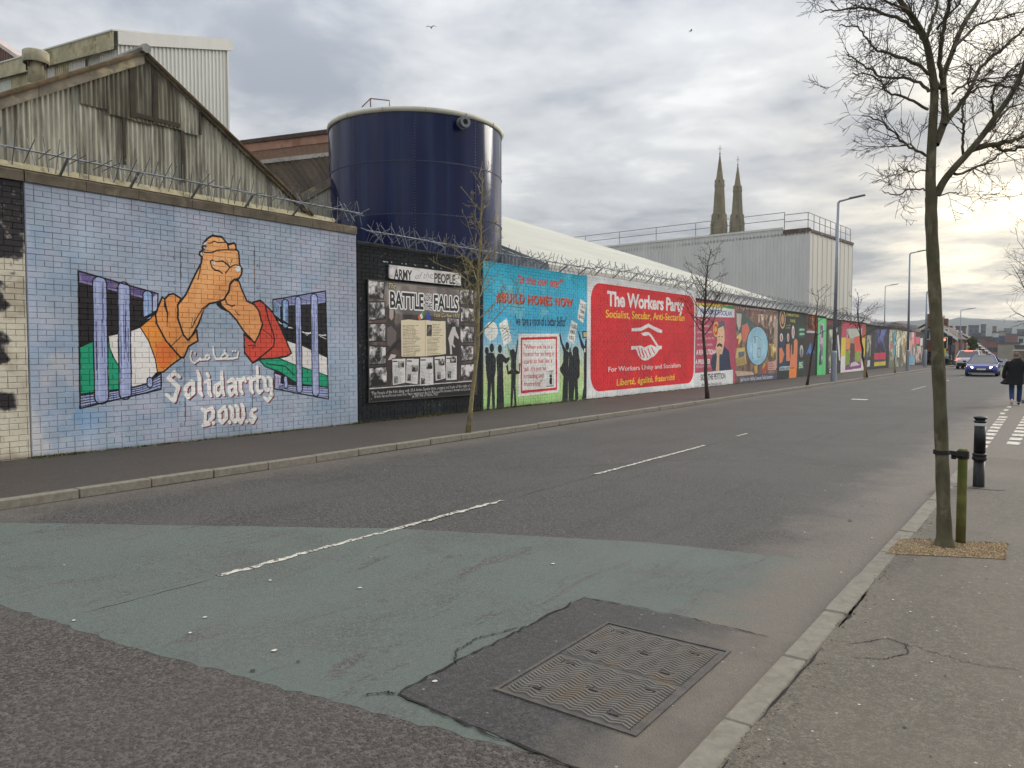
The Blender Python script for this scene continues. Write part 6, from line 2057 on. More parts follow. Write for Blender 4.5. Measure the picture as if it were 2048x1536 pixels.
tr = [(740, 2793), (738, 2700), (732, 2500), (724, 2250), (712, 1950), (700, 1700), (690, 1500), (680, 1300), (672, 1130), (672, 1010)]
P, rr_ = limb(tr, .058, .049)
rr_ = [x + .018 * max(0, 1 - i / 7) + .016 * max(0, 1 - i / 2.5) + .002 * math.sin(i * 1.3) for i, x in enumerate(rr_)]
tk = MB(); tk.tube(P, rr_, 16, False)
tk.build('trunk', BARKN, big, True)
limbs = [  # points, start radius, end radius, depth at end
    ([(672, 1020), (668, 930), (672, 800), (680, 640), (688, 470), (670, 330), (640, 200), (575, 85), (500, -20), (470, -150)], .046, .018, .0),
    ([(700, 1000), (735, 930), (790, 860), (850, 795), (930, 700), (1000, 600), (1090, 470), (1147, 340), (1190, 200)], .034, .018, -.2),
    ([(694, 740), (740, 610), (738, 490), (735, 390), (775, 280), (830, 140), (910, 10), (960, -80)], .034, .016, .35),
    ([(735, 460), (690, 415), (655, 320), (650, 190), (690, 60), (700, -60)], .022, .012, .3),
    ([(728, 400), (715, 270), (745, 110), (770, -40)], .022, .012, -.35),
    ([(870, 770), (960, 742), (1060, 725), (1160, 700), (1280, 650)], .024, .014, -.3),
    ([(985, 742), (1060, 772), (1160, 755), (1260, 760)], .013, .008, .2),
    ([(790, 890), (900, 862), (1010, 795), (1070, 765)], .013, .006, .4),
    ([(740, 640), (850, 490), (930, 345), (1040, 245), (1150, 140)], .022, .010, .5),
    ([(835, 790), (838, 690), (830, 600), (850, 480), (880, 330)], .012, .006, -.4),
    ([(655, 800), (560, 752), (490, 685), (400, 610), (320, 590)], .013, .005, .3),
    ([(640, 790), (560, 745), (470, 742)], .008, .004, -.3),
    ([(640, 978), (560, 968), (480, 1000), (420, 975)], .008, .004, .2),
    ([(655, 560), (560, 505), (450, 470), (400, 405), (270, 372)], .013, .005, -.4),
    ([(660, 470), (560, 402), (420, 392), (300, 320), (240, 265)], .015, .005, .4),
    ([(662, 380), (560, 305), (430, 270), (360, 230), (310, 150), (200, 130)], .016, .005, -.2),
    ([(645, 210), (540, 110), (420, 70), (330, 40), (200, 50), (100, 62)], .018, .005, .3),
    ([(620, 160), (560, 60), (430, 0), (330, -60)], .016, .006, -.4),
    ([(650, 880), (560, 870), (500, 840)], .007, .004, .3),
    ([(720, 1000), (790, 985), (830, 990)], .006, .003, -.2),
    ([(930, 700), (1000, 640), (1060, 560), (1147, 530)], .012, .006, .5),
    ([(1000, 600), (980, 500), (1040, 400), (1120, 330)], .012, .006, -.5),
    ([(790, 260), (880, 150), (1000, 100), (1147, 60)], .014, .006, .4),
    ([(780, 480), (870, 420), (1000, 400), (1147, 380)], .010, .005, .6),
    ([(700, 150), (780, 60), (860, -40)], .012, .006, -.5),
    ([(850, 480), (960, 440), (1080, 440), (1160, 470)], .010, .005, -.5),
]
br = MB()
for pts, r0, r1, off in limbs:
    P, rad = limb(pts, r0, r1, 0, off)
    br.tube(P, rad, 8 if r0 > .02 else 6, False)
br.build('limbs', BARKN, big, True)
tw = MB()
for pts, r0, r1, off in limbs:
    P, rad = limb(pts, r0, r1, 0, off)
    thick = r0 > .03
    Q = P[len(P) // 4:] if thick else P
    twigs(tw, Q, [min(x, .011) for x in rad[-len(Q):]], rB, 12.5 if not thick else 11.0, .42, 2, .03, .0026, .75)
tw.build('crown', BARKB, big)

# stake and strap
stk = Vector(on_ground(1921, 1086, PAV)); sz = at_range(1925, 898, math.hypot(stk.x, stk.y))[2]
e = tag(empty('tree_stake', stk), 'short round mossy wooden stake beside the near tree trunk', 'stake')
MB().lathe([(.040, -.02), (.040, .3), (.038, sz - PAV - .01), (.034, sz - PAV)], (0, 0, 0), 14).build('post', mat('mossy_timber', lin((108, 104, 58)), .95, .25, 10, .5, 40, col2=lin((84, 92, 40)), c2s=3), e, True)
RUBB = mat('black_rubber', lin((34, 32, 30)), .7, .15, 8, .2)
tq = Vector(at_depth(1883, 904, dep))
st = tag(empty('tree_strap', tq), 'black rubber strap tying the near tree to its stake', 'strap')
hh = sz - .05
dv = Vector((stk.x - tq.x, stk.y - tq.y, 0)); dl_ = dv.length; dv.normalize(); sv = Vector((-dv.y, dv.x, 0))
rt_k = .066
ring = [tq + (dv * math.cos(a) + sv * math.sin(a)) * rt_k for a in [math.pi / 4 + k * (2 * math.pi - math.pi / 2) / 16 for k in range(17)]]
loop = [Vector((p.x, p.y, tq.z)) for p in ring]
pa, pb = loop[0], loop[-1]
end = Vector((stk.x, stk.y, hh))


def band(line, w, th, closed=False):
    m = MB(); n = len(line)
    for i, p in enumerate(line):
        a = line[max(i - 1, 0)]; c = line[min(i + 1, n - 1)]
        d = (c - a); s = Vector((-d.y, d.x, 0)).normalized() * th
        m.v += [tuple(p + Vector((0, 0, -w))), tuple(p + Vector((0, 0, w))), tuple(p + s + Vector((0, 0, w))), tuple(p + s + Vector((0, 0, -w)))]
    for i in range(n - 1):
        b = 4 * i
        m.f += [[b + k, b + (k + 1) % 4, b + 4 + (k + 1) % 4, b + 4 + k] for k in range(4)]
    m.f += [[0, 1, 2, 3], [4 * n - 4, 4 * n - 1, 4 * n - 2, 4 * n - 3]]
    m.m = [0] * len(m.f)
    return m


def prt(m, name, mt, root, c, smooth=False):
    o = m.build(name, mt, root, smooth); o.location = (-c[0], -c[1], -c[2]); return o


prt(band([end + sv * .045] + [Vector((p.x, p.y, tq.z)) for p in loop] + [end - sv * .045], .018, .006), 'strap_loop', RUBB, st, tq)
prt(MB().lathe([(.046, -.035), (.05, -.03), (.05, .03), (.046, .035)], (end.x, end.y, hh), 12), 'stake_collar', RUBB, st, tq)
mid = end.lerp(tq, .42)
prt(MB().bbox((mid.x - .02, mid.y - .02, hh - .035), (mid.x + .02, mid.y + .02, hh + .035), .005), 'spacer_block', RUBB, st, tq)

# tree pit
pit = [(-1.125, 7.02), (-.40, 7.42), (-.385, 8.08), (-1.128, 7.72)]
pit = [tuple(on_ground(u, v, PAV)[:2]) for u, v in ((1770, 1108), (2012, 1119), (2014, 1088), (1800, 1079))]
PITM = mat('pit_soil', lin((112, 98, 74)), .98, .3, 14, .8, 60, col2=lin((84, 90, 44)), c2s=4)
sheet('tree_pit_soil', pit, PAV + .004, PITM)
r = random.Random(31)
ch = MB()
(x0, y0), (x1, y1), (x2, y2), (x3, y3) = pit
for k in range(2600):
    a, b = r.random() ** .7, r.random()
    px_ = (x0 * (1 - a) + x1 * a) * (1 - b) + (x3 * (1 - a) + x2 * a) * b; py_ = (y0 * (1 - a) + y1 * a) * (1 - b) + (y3 * (1 - a) + y2 * a) * b
    s = r.uniform(.004, .012); t = r.uniform(0, 3.14)
    dx, dy = math.cos(t) * s, math.sin(t) * s
    z = PAV + .004
    ch.mi = 0 if r.random() < .55 else 1
    ch.add([(px_ - dx, py_ - dy, z), (px_ + dy * .6, py_ - dx * .6, z), (px_ + dx, py_ + dy, z), (px_ - dy * .6, py_ + dx * .6, z), (px_ + r.uniform(-.003, .003), py_, z + s * r.uniform(.4, 1.0))], [(0, 1, 4), (1, 2, 4), (2, 3, 4), (3, 0, 4)])
tag(ch.build('gravel_chips', [mat('tan_chips', lin((176, 150, 116)), .9, .3, 40, .2), mat('brown_chips', lin((126, 104, 80)), .9, .3, 40, .2)]), 'tan gravel chips round the foot of the near tree', 'gravel', kind='stuff')


def tufts(name, label, spots, seed, h, cols, blade=.012):
    r = random.Random(seed)
    m = MB()
    for (x, y, z, s) in spots:
        for k in range(r.randint(3, 7)):
            a = r.uniform(0, 6.28); l = h * s * r.uniform(.4, 1.2); b = blade * r.uniform(.5, 1.3)
            px_, py_ = x + r.gauss(0, .02), y + r.gauss(0, .03)
            tx, ty = math.cos(a) * l * .7, math.sin(a) * l * .7
            m.mi = r.randrange(len(cols))
            m.add([(px_ - math.sin(a) * b, py_ + math.cos(a) * b, z), (px_ + math.sin(a) * b, py_ - math.cos(a) * b, z), (px_ + tx, py_ + ty, z + l)], [(0, 1, 2)])
    return tag(m.build(name, cols), label, 'grass', kind='stuff')


GR = [mat('moss_green', lin((92, 102, 48)), .95, .3, 20, 0), mat('moss_brown', lin((104, 90, 58)), .95, .3, 20, 0), mat('moss_dark', lin((66, 66, 40)), .95, .3, 20, 0)]
r = random.Random(40)
spots = []
for k in range(2600):
    y = 5.3 + 40 * r.random() ** 1.6
    if r.random() < .35 + .65 * (math.sin(y * 2.1) * math.sin(y * .7 + 1) > -.1):
        spots.append((WX + .015 + abs(r.gauss(0, .045)), y, PAV, r.uniform(.3, 1) * (1.5 if 12 < y < 22 else .8)))
tufts('moss_and_weeds', 'thin strip of moss and weeds along the foot of the mural wall', spots, 3, .05, GR)
spots = [(r.uniform(-1.13, -1.0) if k % 2 else -1.125 + r.gauss(0, .008), r.uniform(2, 9), PAV, r.uniform(.2, .6)) for k in range(110)]
for k in range(90): a = r.random(); spots.append((x3 * (1 - a) + x2 * a + r.gauss(0, .02), y3 * (1 - a) + y2 * a + r.gauss(0, .02), PAV, r.uniform(.3, .8)))
for k in range(40): spots.append((tbase.x + r.gauss(0, .1), tbase.y + r.gauss(0, .08), PAV, .7))
tufts('kerb_moss', 'moss along the kerb joint and round the tree pit', spots, 4, .012, GR[:2], .007)
# dirt crust and leaf litter along the wall foot
lit = MB()
for k in range(900):
    y = 5.2 + 20 * r.random() ** 1.4; x = WX + .02 + abs(r.gauss(0, .07)); s = r.uniform(.005, .018); a = r.uniform(0, 6.28)
    lit.mi = 0 if r.random() < .9 else 1
    lit.add([(x + math.cos(a + q * 1.57) * s * (1 if q % 2 else .55), y + math.sin(a + q * 1.57) * s * (1 if q % 2 else .55), PAV + .004 + (q == 1) * s * .5) for q in range(4)], [(0, 1, 2, 3)])
tag(lit.build('wall_foot_litter', [mat('dead_leaf', lin((84, 68, 48)), .9, .3, 20, 0), mat('paper_scrap', lin((190, 186, 176)), .8, .1, 20, 0)]), 'dirt and dead leaves gathered at the wall foot', 'litter', kind='stuff')
# small pale and dark scraps on the carriageway
lit = MB()
GUM = [mat('pale_scrap', lin((196, 192, 180)), .85, .1, 20, 0), mat('dark_spot', lin((52, 52, 50)), .85, .1, 20, 0)]
fixed = [(148, 1240, .018, 0), (410, 1234, .018, 0), (548, 1300, .022, 0), (1106, 1127, .022, 0), (505, 1340, .022, 1), (380, 1265, .016, 0), (596, 1322, .016, 1), (870, 1362, .022, 0), (720, 1175, .022, 0), (540, 1160, .02, 0), (1700, 1040, .03, 1), (1725, 1012, .025, 1), (1750, 998, .02, 1)]
for u, v, s, k in fixed:
    p = on_ground(u, v, .0135); lit.mi = k; a = r.uniform(0, 6)
    lit.add([(p[0] + s * math.cos(a + q * .9) * r.uniform(.5, 1), p[1] + s * math.sin(a + q * .9) * r.uniform(.5, 1), .0135) for q in range(7)], [tuple(range(7))])
for k in range(90):
    x, y = r.uniform(-9.5, -1.4), r.uniform(2.2, 16); s = r.uniform(.004, .014); lit.mi = r.random() < .6; a = r.uniform(0, 6)
    lit.mi = int(lit.mi)
    lit.add([(x + s * math.cos(a + q * 1.05) * r.uniform(.6, 1), y + s * math.sin(a + q * 1.05) * r.uniform(.6, 1), .0135) for q in range(6)], [tuple(range(6))])
for k in range(120):
    x, y = r.uniform(-1.0, 1.8), r.uniform(2.4, 11); s = r.uniform(.003, .010); lit.mi = int(r.random() < .3); a = r.uniform(0, 6)
    lit.add([(x + s * math.cos(a + q * 1.05), y + s * math.sin(a + q * 1.05) * r.uniform(.6, 1), PAV + .005) for q in range(6)], [tuple(range(6))])
tag(lit.build('road_scraps', GUM), 'scattered pale scraps and dark spots on road and pavement', 'litter', kind='stuff')

# ================================================================== UTILITY COVER IN THE ROAD
IRON = mat('worn_iron', lin((84, 80, 76)), .6, .2, 12, .3, 80, metal=.25, col2=lin((104, 91, 76)), c2s=3, c2lo=.5, c2hi=.7)
IRONR = mat('polished_iron', lin((116, 111, 104)), .5, .15, 12, .2, metal=.3, col2=lin((120, 106, 88)), c2s=3, c2lo=.5, c2hi=.7)
SLOT = mat('keyhole_dark', lin((30, 26, 24)), .95, .1, 10, 0)  # near-black tone for the blocks marking the key slots
X0, X1, Y0, Y1, ZC = -2.445, -1.635, 3.235, 4.455, .010
e = tag(empty('utility_cover', ((X0 + X1) / 2, (Y0 + Y1) / 2, 0)), 'rectangular iron utility cover with zigzag ribs set in the tarmac patch', 'manhole cover')
cc = ((X0 + X1) / 2, (Y0 + Y1) / 2, 0)
f = MB(); w = .022
for a, b in (((X0 - w, Y0 - w), (X1 + w, Y0)), ((X0 - w, Y1), (X1 + w, Y1 + w)), ((X0 - w, Y0), (X0, Y1)), ((X1, Y0), (X1 + w, Y1))): f.box((a[0], a[1], 0), (b[0], b[1], ZC + .006))
prt(f, 'frame', IRON, e, cc)
ym = (Y0 + Y1) / 2
for (ya, yb) in ((Y0 + .006, ym - .003), (ym + .003, Y1 - .006)):
    pl = prt(MB().box((X0 + .006, ya, 0), (X1 - .006, yb, ZC)), 'cover_plate', IRON, e, cc)
    rb = MB()
    keys = [(X0 + .16, ya + .12), (X1 - .17, ya + .10), (X0 + .42, (ya + yb) / 2 - .02), (X0 + .14, yb - .1), (X1 - .14, yb - .14)]
    y = ya + .03
    zig = .115
    while y < yb - .025:
        pts = []
        n = int((X1 - X0 - .06) / (zig / 4))
        for i in range(n + 1):
            x = X0 + .03 + i * zig / 4
            tri_ = abs(((i / 2) % 2) - 1)
            pts.append((x, y + .026 * (tri_ - .5) * 2 * .5))
        for (p, q) in zip(pts[:-1], pts[1:]):
            mx, my = (p[0] + q[0]) / 2, (p[1] + q[1]) / 2
            if any(abs(mx - k[0]) < .045 and abs(my - k[1]) < .022 for k in keys): continue
            h = .0068
            rb.add([(p[0], p[1] - h, ZC), (q[0], q[1] - h, ZC), (q[0], q[1] + h, ZC), (p[0], p[1] + h, ZC), (p[0], p[1] - h * .6, ZC + .007), (q[0], q[1] - h * .6, ZC + .007), (q[0], q[1] + h * .6, ZC + .007), (p[0], p[1] + h * .6, ZC + .007)], [(4, 5, 6, 7), (0, 1, 5, 4), (3, 7, 6, 2)])
        y += .0275
    o = rb.build('zigzag_ribs', IRONR, pl); o['kind'] = 'stuff'
    for k in keys:
        MB().box((k[0] - .028, k[1] - .007, ZC), (k[0] + .028, k[1] + .007, ZC + .002)).build('keyhole', SLOT, pl)

# ================================================================== BOLLARD
BP = Vector(on_ground(1957, 974, PAV)); ZB = at_range(1959, 833, math.hypot(BP.x, BP.y))[2] - PAV
BKM = mat('black_bollard_paint', lin((20, 20, 22)), .45, .2, 6, .15, spec=.35)
e = tag(empty('bollard', BP), 'black cast iron bollard with a white band near the kerb corner', 'bollard')
s = ZB / .98
MB().lathe([(.074 * s, -.03), (.072 * s, .0), (.069 * s, .37 * s)], (0, 0, 0), 24).build('lower_shaft', BKM, e, True)
MB().lathe([(.069, .37 * s), (.080, .385 * s), (.081, .405 * s), (.075, .418 * s), (.075, .435 * s), (.080, .445 * s), (.078, .465 * s), (.066, .475 * s)], (0, 0, 0), 24).build('ring_moulding', BKM, e, True)
MB().lathe([(.066, .472 * s), (.064, .86 * s)], (0, 0, 0), 24).build('upper_shaft', BKM, e, True)
MB().lathe([(.0665, .852 * s), (.0675, .856 * s), (.0675, .888 * s), (.0665, .892 * s)], (0, 0, 0), 24).build('white_band', mat('white_band', lin((206, 206, 202)), .5, .1, 6, .1), e, True)
MB().lathe([(.064, .86 * s), (.064, .9 * s), (.074, .905 * s), (.075, .916 * s), (.058, .924 * s), (.058, .94 * s), (.076, .955 * s), (.077, .966 * s), (.068, .978 * s), (.0, .988 * s)], (0, 0, 0), 24, False).build('cap', BKM, e, True)
ov = [(BP.x + .30 + .20 * math.cos(a) * (1 if math.cos(a) > 0 else 1) + (.0 if math.cos(a) > 0 else -.62), BP.y + .13 * math.sin(a)) for a in [k * math.pi / 12 - math.pi / 2 for k in range(25)]]
ov = [(BP.x + .16 + .13 * math.cos(R(a)), BP.y + .16 * math.sin(R(a))) for a in range(-90, 91, 15)] + [(BP.x - .34 - .13 * math.cos(R(a)), BP.y + .16 * math.sin(R(a))) for a in range(90, -91, -15)]
sheet('bollard_tarmac_patch', ov, PAV + .005, asphalt('bollard_patch', lin((92, 84, 78)), lin((116, 106, 98)), scale=90, bump=.4))

# ================================================================== STREET LAMPS
LAMPM = mat('lamp_grey_steel', lin((136, 142, 150)), .5, .08, 4, 0, metal=.45)
LAMPD = mat('lamp_head', lin((92, 94, 98)), .5, .08, 4, 0, metal=.3)


def lamp(label, base, ztop, arm=1.35, ang=8.0, lean=(0, 0), rad=.075):
    e = tag(empty('street_lamp', base), label, 'street lamp', 'street lamps along the left pavement')
    h = ztop - base[2]
    MB().lathe([(rad * 1.6, -.02), (rad * 1.5, .02), (rad * 1.45, 1.5), (rad, 1.62)], (0, 0, 0), 14).build('base_column', LAMPM, e, True)
    MB().tube([(0, 0, 1.5), (lean[0], lean[1], h - .1)], [rad, rad * .72], 12).build('shaft', LAMPM, e, True)
    t = Vector((lean[0], lean[1], h - .12)); a = R(ang)
    MB().tube([t, t + Vector((.06, 0, .10)), t + Vector((arm * .45, 0, .10 + arm * .45 * math.tan(a)))], [rad * .7, rad * .55, rad * .42], 8).build('arm', LAMPM, e, True)
    q = t + Vector((arm * .42, 0, .10 + arm * .42 * math.tan(a)))
    d = Vector((math.cos(a), 0, math.sin(a))); n = Vector((-math.sin(a), 0, math.cos(a)))
    hd = MB()
    L = arm * .62; w = .15
    hd.add([q - Vector((0, w * .5, 0)) - n * .03, q + Vector((0, w * .5, 0)) - n * .03, q + d * L + Vector((0, w, 0)) - n * .02, q + d * L - Vector((0, w, 0)) - n * .02, q - Vector((0, w * .4, 0)) + n * .06, q + Vector((0, w * .4, 0)) + n * .06, q + d * L + Vector((0, w * .8, 0)) + n * .03, q + d * L - Vector((0, w * .8, 0)) + n * .03],
           [(0, 1, 2, 3), (4, 7, 6, 5), (0, 4, 5, 1), (1, 5, 6, 2), (2, 6, 7, 3), (3, 7, 4, 0)])
    hd.build('lamp_head', LAMPD, e)
    return e


def lampat(label, ub, vb, ut, vt, **kw):
    b = on_ground(ub, vb, PAV); t = at_range(ut, vt, math.hypot(b[0], b[1]))
    return lamp(label, b, t[2], lean=(t[0] - b[0], t[1] - b[1]), **kw)


lampat('tallest nearest grey street lamp in front of the warehouse', 1667, 763, 1677, 402, arm=1.25, rad=.1)
lampat('second grey street lamp just left of the big tree trunk', 1815, 741, 1820, 506, arm=1.25, rad=.09)
b3 = at_range(1767, 735, 96); lamp('thin distant street lamp standing behind the mural wall', (b3[0], b3[1], 0), at_range(1770, 572, 96)[2], arm=1.3, rad=.07)
lampat('street lamp partly hidden beside the big tree trunk', 1850, 734, 1854, 583, arm=.6, rad=.1)
b5 = at_range(1919, 726, 108); lamp('street lamp standing in front of the brick house at the junction', (b5[0], b5[1], road_z(b5[1]) + PAV), at_range(1923, 620, 108)[2], arm=1.5, rad=.075)

# ================================================================== TRAFFIC SIGNAL
SB = Vector((-10.25, 89.0, PAV))
e = tag(empty('traffic_signal', SB), 'traffic signal showing a red light beside the big tree trunk', 'traffic light')
c_ = at_range(1889, 686, SB.xy.length)
zc2 = c_[2] - PAV
dxs = c_[0] - SB.x
BLKM = mat('signal_black', lin((22, 22, 24)), .6, .1, 4, 0)
MB().tube([(dxs, .1, -.02), (dxs, .1, zc2 + .7)], .057, 8).build('pole', BLKM, e, True)
MB().bbox((dxs - .26, -.02, zc2 - .58), (dxs + .26, .04, zc2 + .58), .02).build('backing_board', mat('signal_white', lin((222, 222, 220)), .6, .05, 4, 0), e)
MB().bbox((dxs - .20, -.12, zc2 - .52), (dxs + .20, -.021, zc2 + .52), .03).build('signal_head', BLKM, e)
REDL = mat('red_light', (.8, .03, .02), .4, .02, 3, 0, emit=((1.0, .07, .03), 9.0))
for k, zz in enumerate((.33, 0, -.33)):
    l_ = MB(); l_.tube([(dxs, -.128, zc2 + zz), (dxs, -.138, zc2 + zz)], .11, 16)
    l_.build('lens', REDL if k == 0 else mat('unlit_lens', lin((34, 34, 30)), .3, .1, 4, 0), e)
    h_ = MB()
    for i in range(9):
        a = math.pi * i / 8
        h_.v += [(dxs + .13 * math.cos(a), -.12, zc2 + zz + .13 * math.sin(a)), (dxs + .13 * math.cos(a), -.30, zc2 + zz + .12 * math.sin(a))]
    h_.f = [[2 * i, 2 * i + 1, 2 * i + 3, 2 * i + 2] for i in range(8)]; h_.m = [0] * 8
    h_.build('hood', BLKM, e)
MB().bbox((dxs - .13, -.06, .95), (dxs + .13, .1, 1.95), .02).build('push_button_box', mat('signal_yellow', lin((206, 188, 50)), .5, .1, 4, 0), e)

# second signal pole and guard post further on
for k, (u, vb, vt, lab) in enumerate(((1899, 733, 672, 'dark signal pole left of the brick house'), (1906, 731, 688, 'shorter grey post left of the brick house'))):
    b = at_range(u, vb, 98); t = at_range(u, vt, 98)
    e = tag(empty('signal_post', (b[0], b[1], road_z(b[1]) + PAV)), lab, 'post')
    hh = t[2] - road_z(b[1]) - PAV
    MB().lathe([(.09, 0), (.09, hh), (.05, hh + .05)], (0, 0, 0), 10).build('post_shaft', LAMPD, e, True)
    MB().bbox((-.22, -.2, hh - .95), (.22, .1, hh - .02), .03).build('signal_back', BLKM if k == 0 else LAMPD, e)

# ================================================================== BIRDS
BIRDM = mat('dark_bird', lin((66, 66, 70)), .9, .1, 4, 0)
for u, v, rz, lab, s in ((862, 55, .5, 'small dark bird gliding left above the tank', .9), (1382, 62, 2.2, 'tiny dark bird high in the middle of the sky', .6)):
    P = at_range(u, v, 55)
    e = tag(empty('flying_bird', P, rz), lab, 'bird', 'birds in the sky')
    m = MB()
    m.tube([(0, -.16 * s, 0), (0, -.10 * s, .01), (0, 0, .01), (0, .1 * s, .0), (0, .2 * s, 0)], [.012 * s, .035 * s, .045 * s, .03 * s, .008 * s], 8)
    m.add([(-.05 * s, .28 * s, 0), (.05 * s, .28 * s, 0), (0, .12 * s, .012), (0, .12 * s, -.012)], [(0, 1, 2), (0, 3, 1), (0, 2, 3), (1, 3, 2)])
    m.build('bird_body', BIRDM, e, True)
    for sd in (-1, 1):
        m = MB()
        m.add([(sd * .02 * s, -.07 * s, .02), (sd * .02 * s, .07 * s, .02), (sd * .22 * s, .05 * s, .12 * s), (sd * .22 * s, -.08 * s, .12 * s), (sd * .46 * s, .06 * s, .04 * s), (sd * .42 * s, .0, .05 * s),
               (sd * .02 * s, 0, .035), (sd * .22 * s, -.01 * s, .135 * s)], [(0, 6, 7, 3), (6, 1, 2, 7), (0, 3, 2, 1), (3, 7, 5), (7, 2, 4, 5), (3, 5, 4, 2)])
        m.build('wing', BIRDM, e)

# ================================================================== FAR END OF THE STREET
RBR = mat('red_brick_far', lin((116, 78, 62)), .9, .15, 3, .2)
RBR2 = mat('brown_brick_far', lin((104, 76, 64)), .9, .15, 3, .2)
TILE = mat('roof_tiles_far', lin((98, 84, 74)), .9, .2, 1.5, .2)
SLATE = mat('slate_far', lin((92, 88, 86)), .85, .2, 1.5, .2)
CREAMP = mat('cream_paint_far', lin((206, 196, 176)), .8, .08, 2, 0)
WPVC = mat('white_frames', lin((222, 222, 218)), .6, .04, 2, 0)
GLASS = mat('window_glass', lin((52, 60, 68)), .12, .1, 2, 0, spec=.6)
DOORM = mat('dark_door', lin((60, 40, 40)), .6, .1, 2, 0)

# brick house on the corner: gable towards us
HY = 104.0; hz = road_z(HY) + PAV
er = on_y(1916, 676, HY); al = on_y(1868, 646, HY)
e, part = rooted('corner_house', 'red brick corner house with white barge board at the junction', 'house', (er[0], HY, hz))
sp_ = (al[2] - er[2]) / (er[0] - al[0])
xr_ = er[0] - .25; xa = al[0]; xl_ = 2 * xa - xr_
part(MB().prism([(xl_, HY, hz - 1), (xr_, HY, hz - 1), (xr_, HY, er[2] - .1), (xa, HY, al[2] - .2), (xl_, HY, er[2] - .1)], (0, 9.5, 0)), 'wall', RBR)
roof = MB()
for s_ in (1, -1):
    a = Vector((xa, HY - .3, al[2] + .05)); b = Vector((xa + s_ * (er[0] - xa), HY - .3, er[2] - .02))
    roof.prism([a, b, b - Vector((0, 0, .16)), a - Vector((0, 0, .16))], (0, 10.1, 0))
rf = part(roof, 'roof', TILE)
a = Vector((xa, HY - .36, al[2] + .06)); b = Vector((er[0] + .02, HY - .36, er[2]))
part(MB().prism([a, b, b - Vector((0, 0, .34)), a - Vector((0, 0, .34))], (0, .05, 0)), 'barge_board', WPVC)
for (cy, h) in ((HY + 4.2, .8), (HY + 8.8, .8)):
    c_ = part(MB().box((xa - .5, cy - .4, al[2] - .4), (xa + .5, cy + .4, al[2] + h)), 'chimney', RBR2)
    MB().lathe([(.14, 0), (.11, .4)], (xa, cy, al[2] + h), 8).build('chimney_pot', CREAMP, c_)
for (x, z) in ((xr_ - 1.3, hz + 3.6), (xr_ - 1.3, hz + .9), (xr_ - 3.2, hz + 3.6)):
    w_ = part(MB().box((x - .55, HY - .03, z), (x + .55, HY + .05, z + 1.3)), 'window', WPVC)
    MB().box((x - .47, HY - .036, z + .08), (x + .47, HY - .031, z + 1.22)).build('pane', GLASS, w_)
for (y, z) in ((HY + 2, hz + 3.4), (HY + 6, hz + 3.4), (HY + 6, hz + .7)):
    w_ = part(MB().box((xr_ - .05, y - .55, z), (xr_ + .03, y + .55, z + 1.3)), 'window', WPVC)
    MB().box((xr_ + .031, y - .47, z + .08), (xr_ + .036, y + .47, z + 1.22)).build('pane', GLASS, w_)
d_ = part(MB().box((xr_ - .05, HY + 1.4, hz), (xr_ + .04, HY + 2.4, hz + 2.1)), 'door', DOORM)

# terrace stepping down the hill
TXF = -11.0
proto = None


def terrace(y, k):
    z0 = road_z(y + 3) + PAV - .4
    lab = ['first', 'second', 'third', 'fourth', 'fifth', 'sixth', 'seventh', 'eighth', 'ninth', 'tenth', 'eleventh', 'twelfth'][k] + ' red brick terrace house down the hill'
    e, part = rooted('terrace_house', lab, 'house', (TXF, y, z0), 'terrace houses stepping down the hill')
    W_ = 5.9
    part(MB().box((TXF - 8, y, z0 - 1), (TXF, y + W_, z0 + 5.3)), 'wall', (RBR, RBR2)[k % 2])
    m = MB(); m.prism([(TXF + .25, y, z0 + 5.2), (TXF - 4, y, z0 + 7.5), (TXF - 8.2, y, z0 + 5.2), (TXF - 8.2, y, z0 + 5.32), (TXF - 4, y, z0 + 7.66), (TXF + .25, y, z0 + 5.36)], (0, W_, 0))
    rf = part(m, 'roof', SLATE)
    part(MB().prism([(TXF - .05, y - .01, z0 + 5.1), (TXF - 4, y - .01, z0 + 7.35), (TXF - 8, y - .01, z0 + 5.1)], (0, .1, 0)), 'gable', CREAMP if k == 0 else RBR2)
    c_ = part(MB().box((TXF - 4.5, y - .35, z0 + 6.8), (TXF - 3.5, y + .35, z0 + 8.5)), 'chimney', RBR2)
    part(MB().box((TXF + .0, y + .2, z0 + 5.05), (TXF + .3, y + W_ - .02, z0 + 5.2)), 'gutter', WPVC)
    for (yy, z, w, h) in ((y + 1.4, 3.0, 1.1, 1.5), (y + 4.2, 3.0, 1.1, 1.5)):
        w_ = part(MB().box((TXF - .02, yy - w / 2 - .14, z0 + z - .12), (TXF + .06, yy + w / 2 + .14, z0 + z + h + .14)), 'window', CREAMP)
        MB().box((TXF + .061, yy - w / 2, z0 + z), (TXF + .067, yy + w / 2, z0 + z + h)).build('pane', GLASS, w_)
    bay = part(MB().prism([(TXF, y + 3.2, z0), (TXF + .7, y + 3.5, z0), (TXF + .7, y + 4.9, z0), (TXF, y + 5.2, z0)], (0, 0, 2.6)), 'bay_window', CREAMP)
    d_ = part(MB().box((TXF - .02, y + .9, z0), (TXF + .06, y + 1.9, z0 + 2.3)), 'door', (CREAMP, DOORM)[k % 2])


for k in range(12): terrace(115.5 + 6.0 * k, k)
# low garden wall before the terrace
e, part = rooted('garden_wall', 'low cream garden wall in front of the terrace', 'wall', (TXF + 1.8, 114, 0), kind='thing')
for k in range(7):
    y = 114 + 6 * k; part(MB().box((TXF + 1.7, y, road_z(y + 6) - .2), (TXF + 1.9, y + 5.9, road_z(y + 3) + 1.0)), 'wall_panel', CREAMP if k % 3 else RBR2)


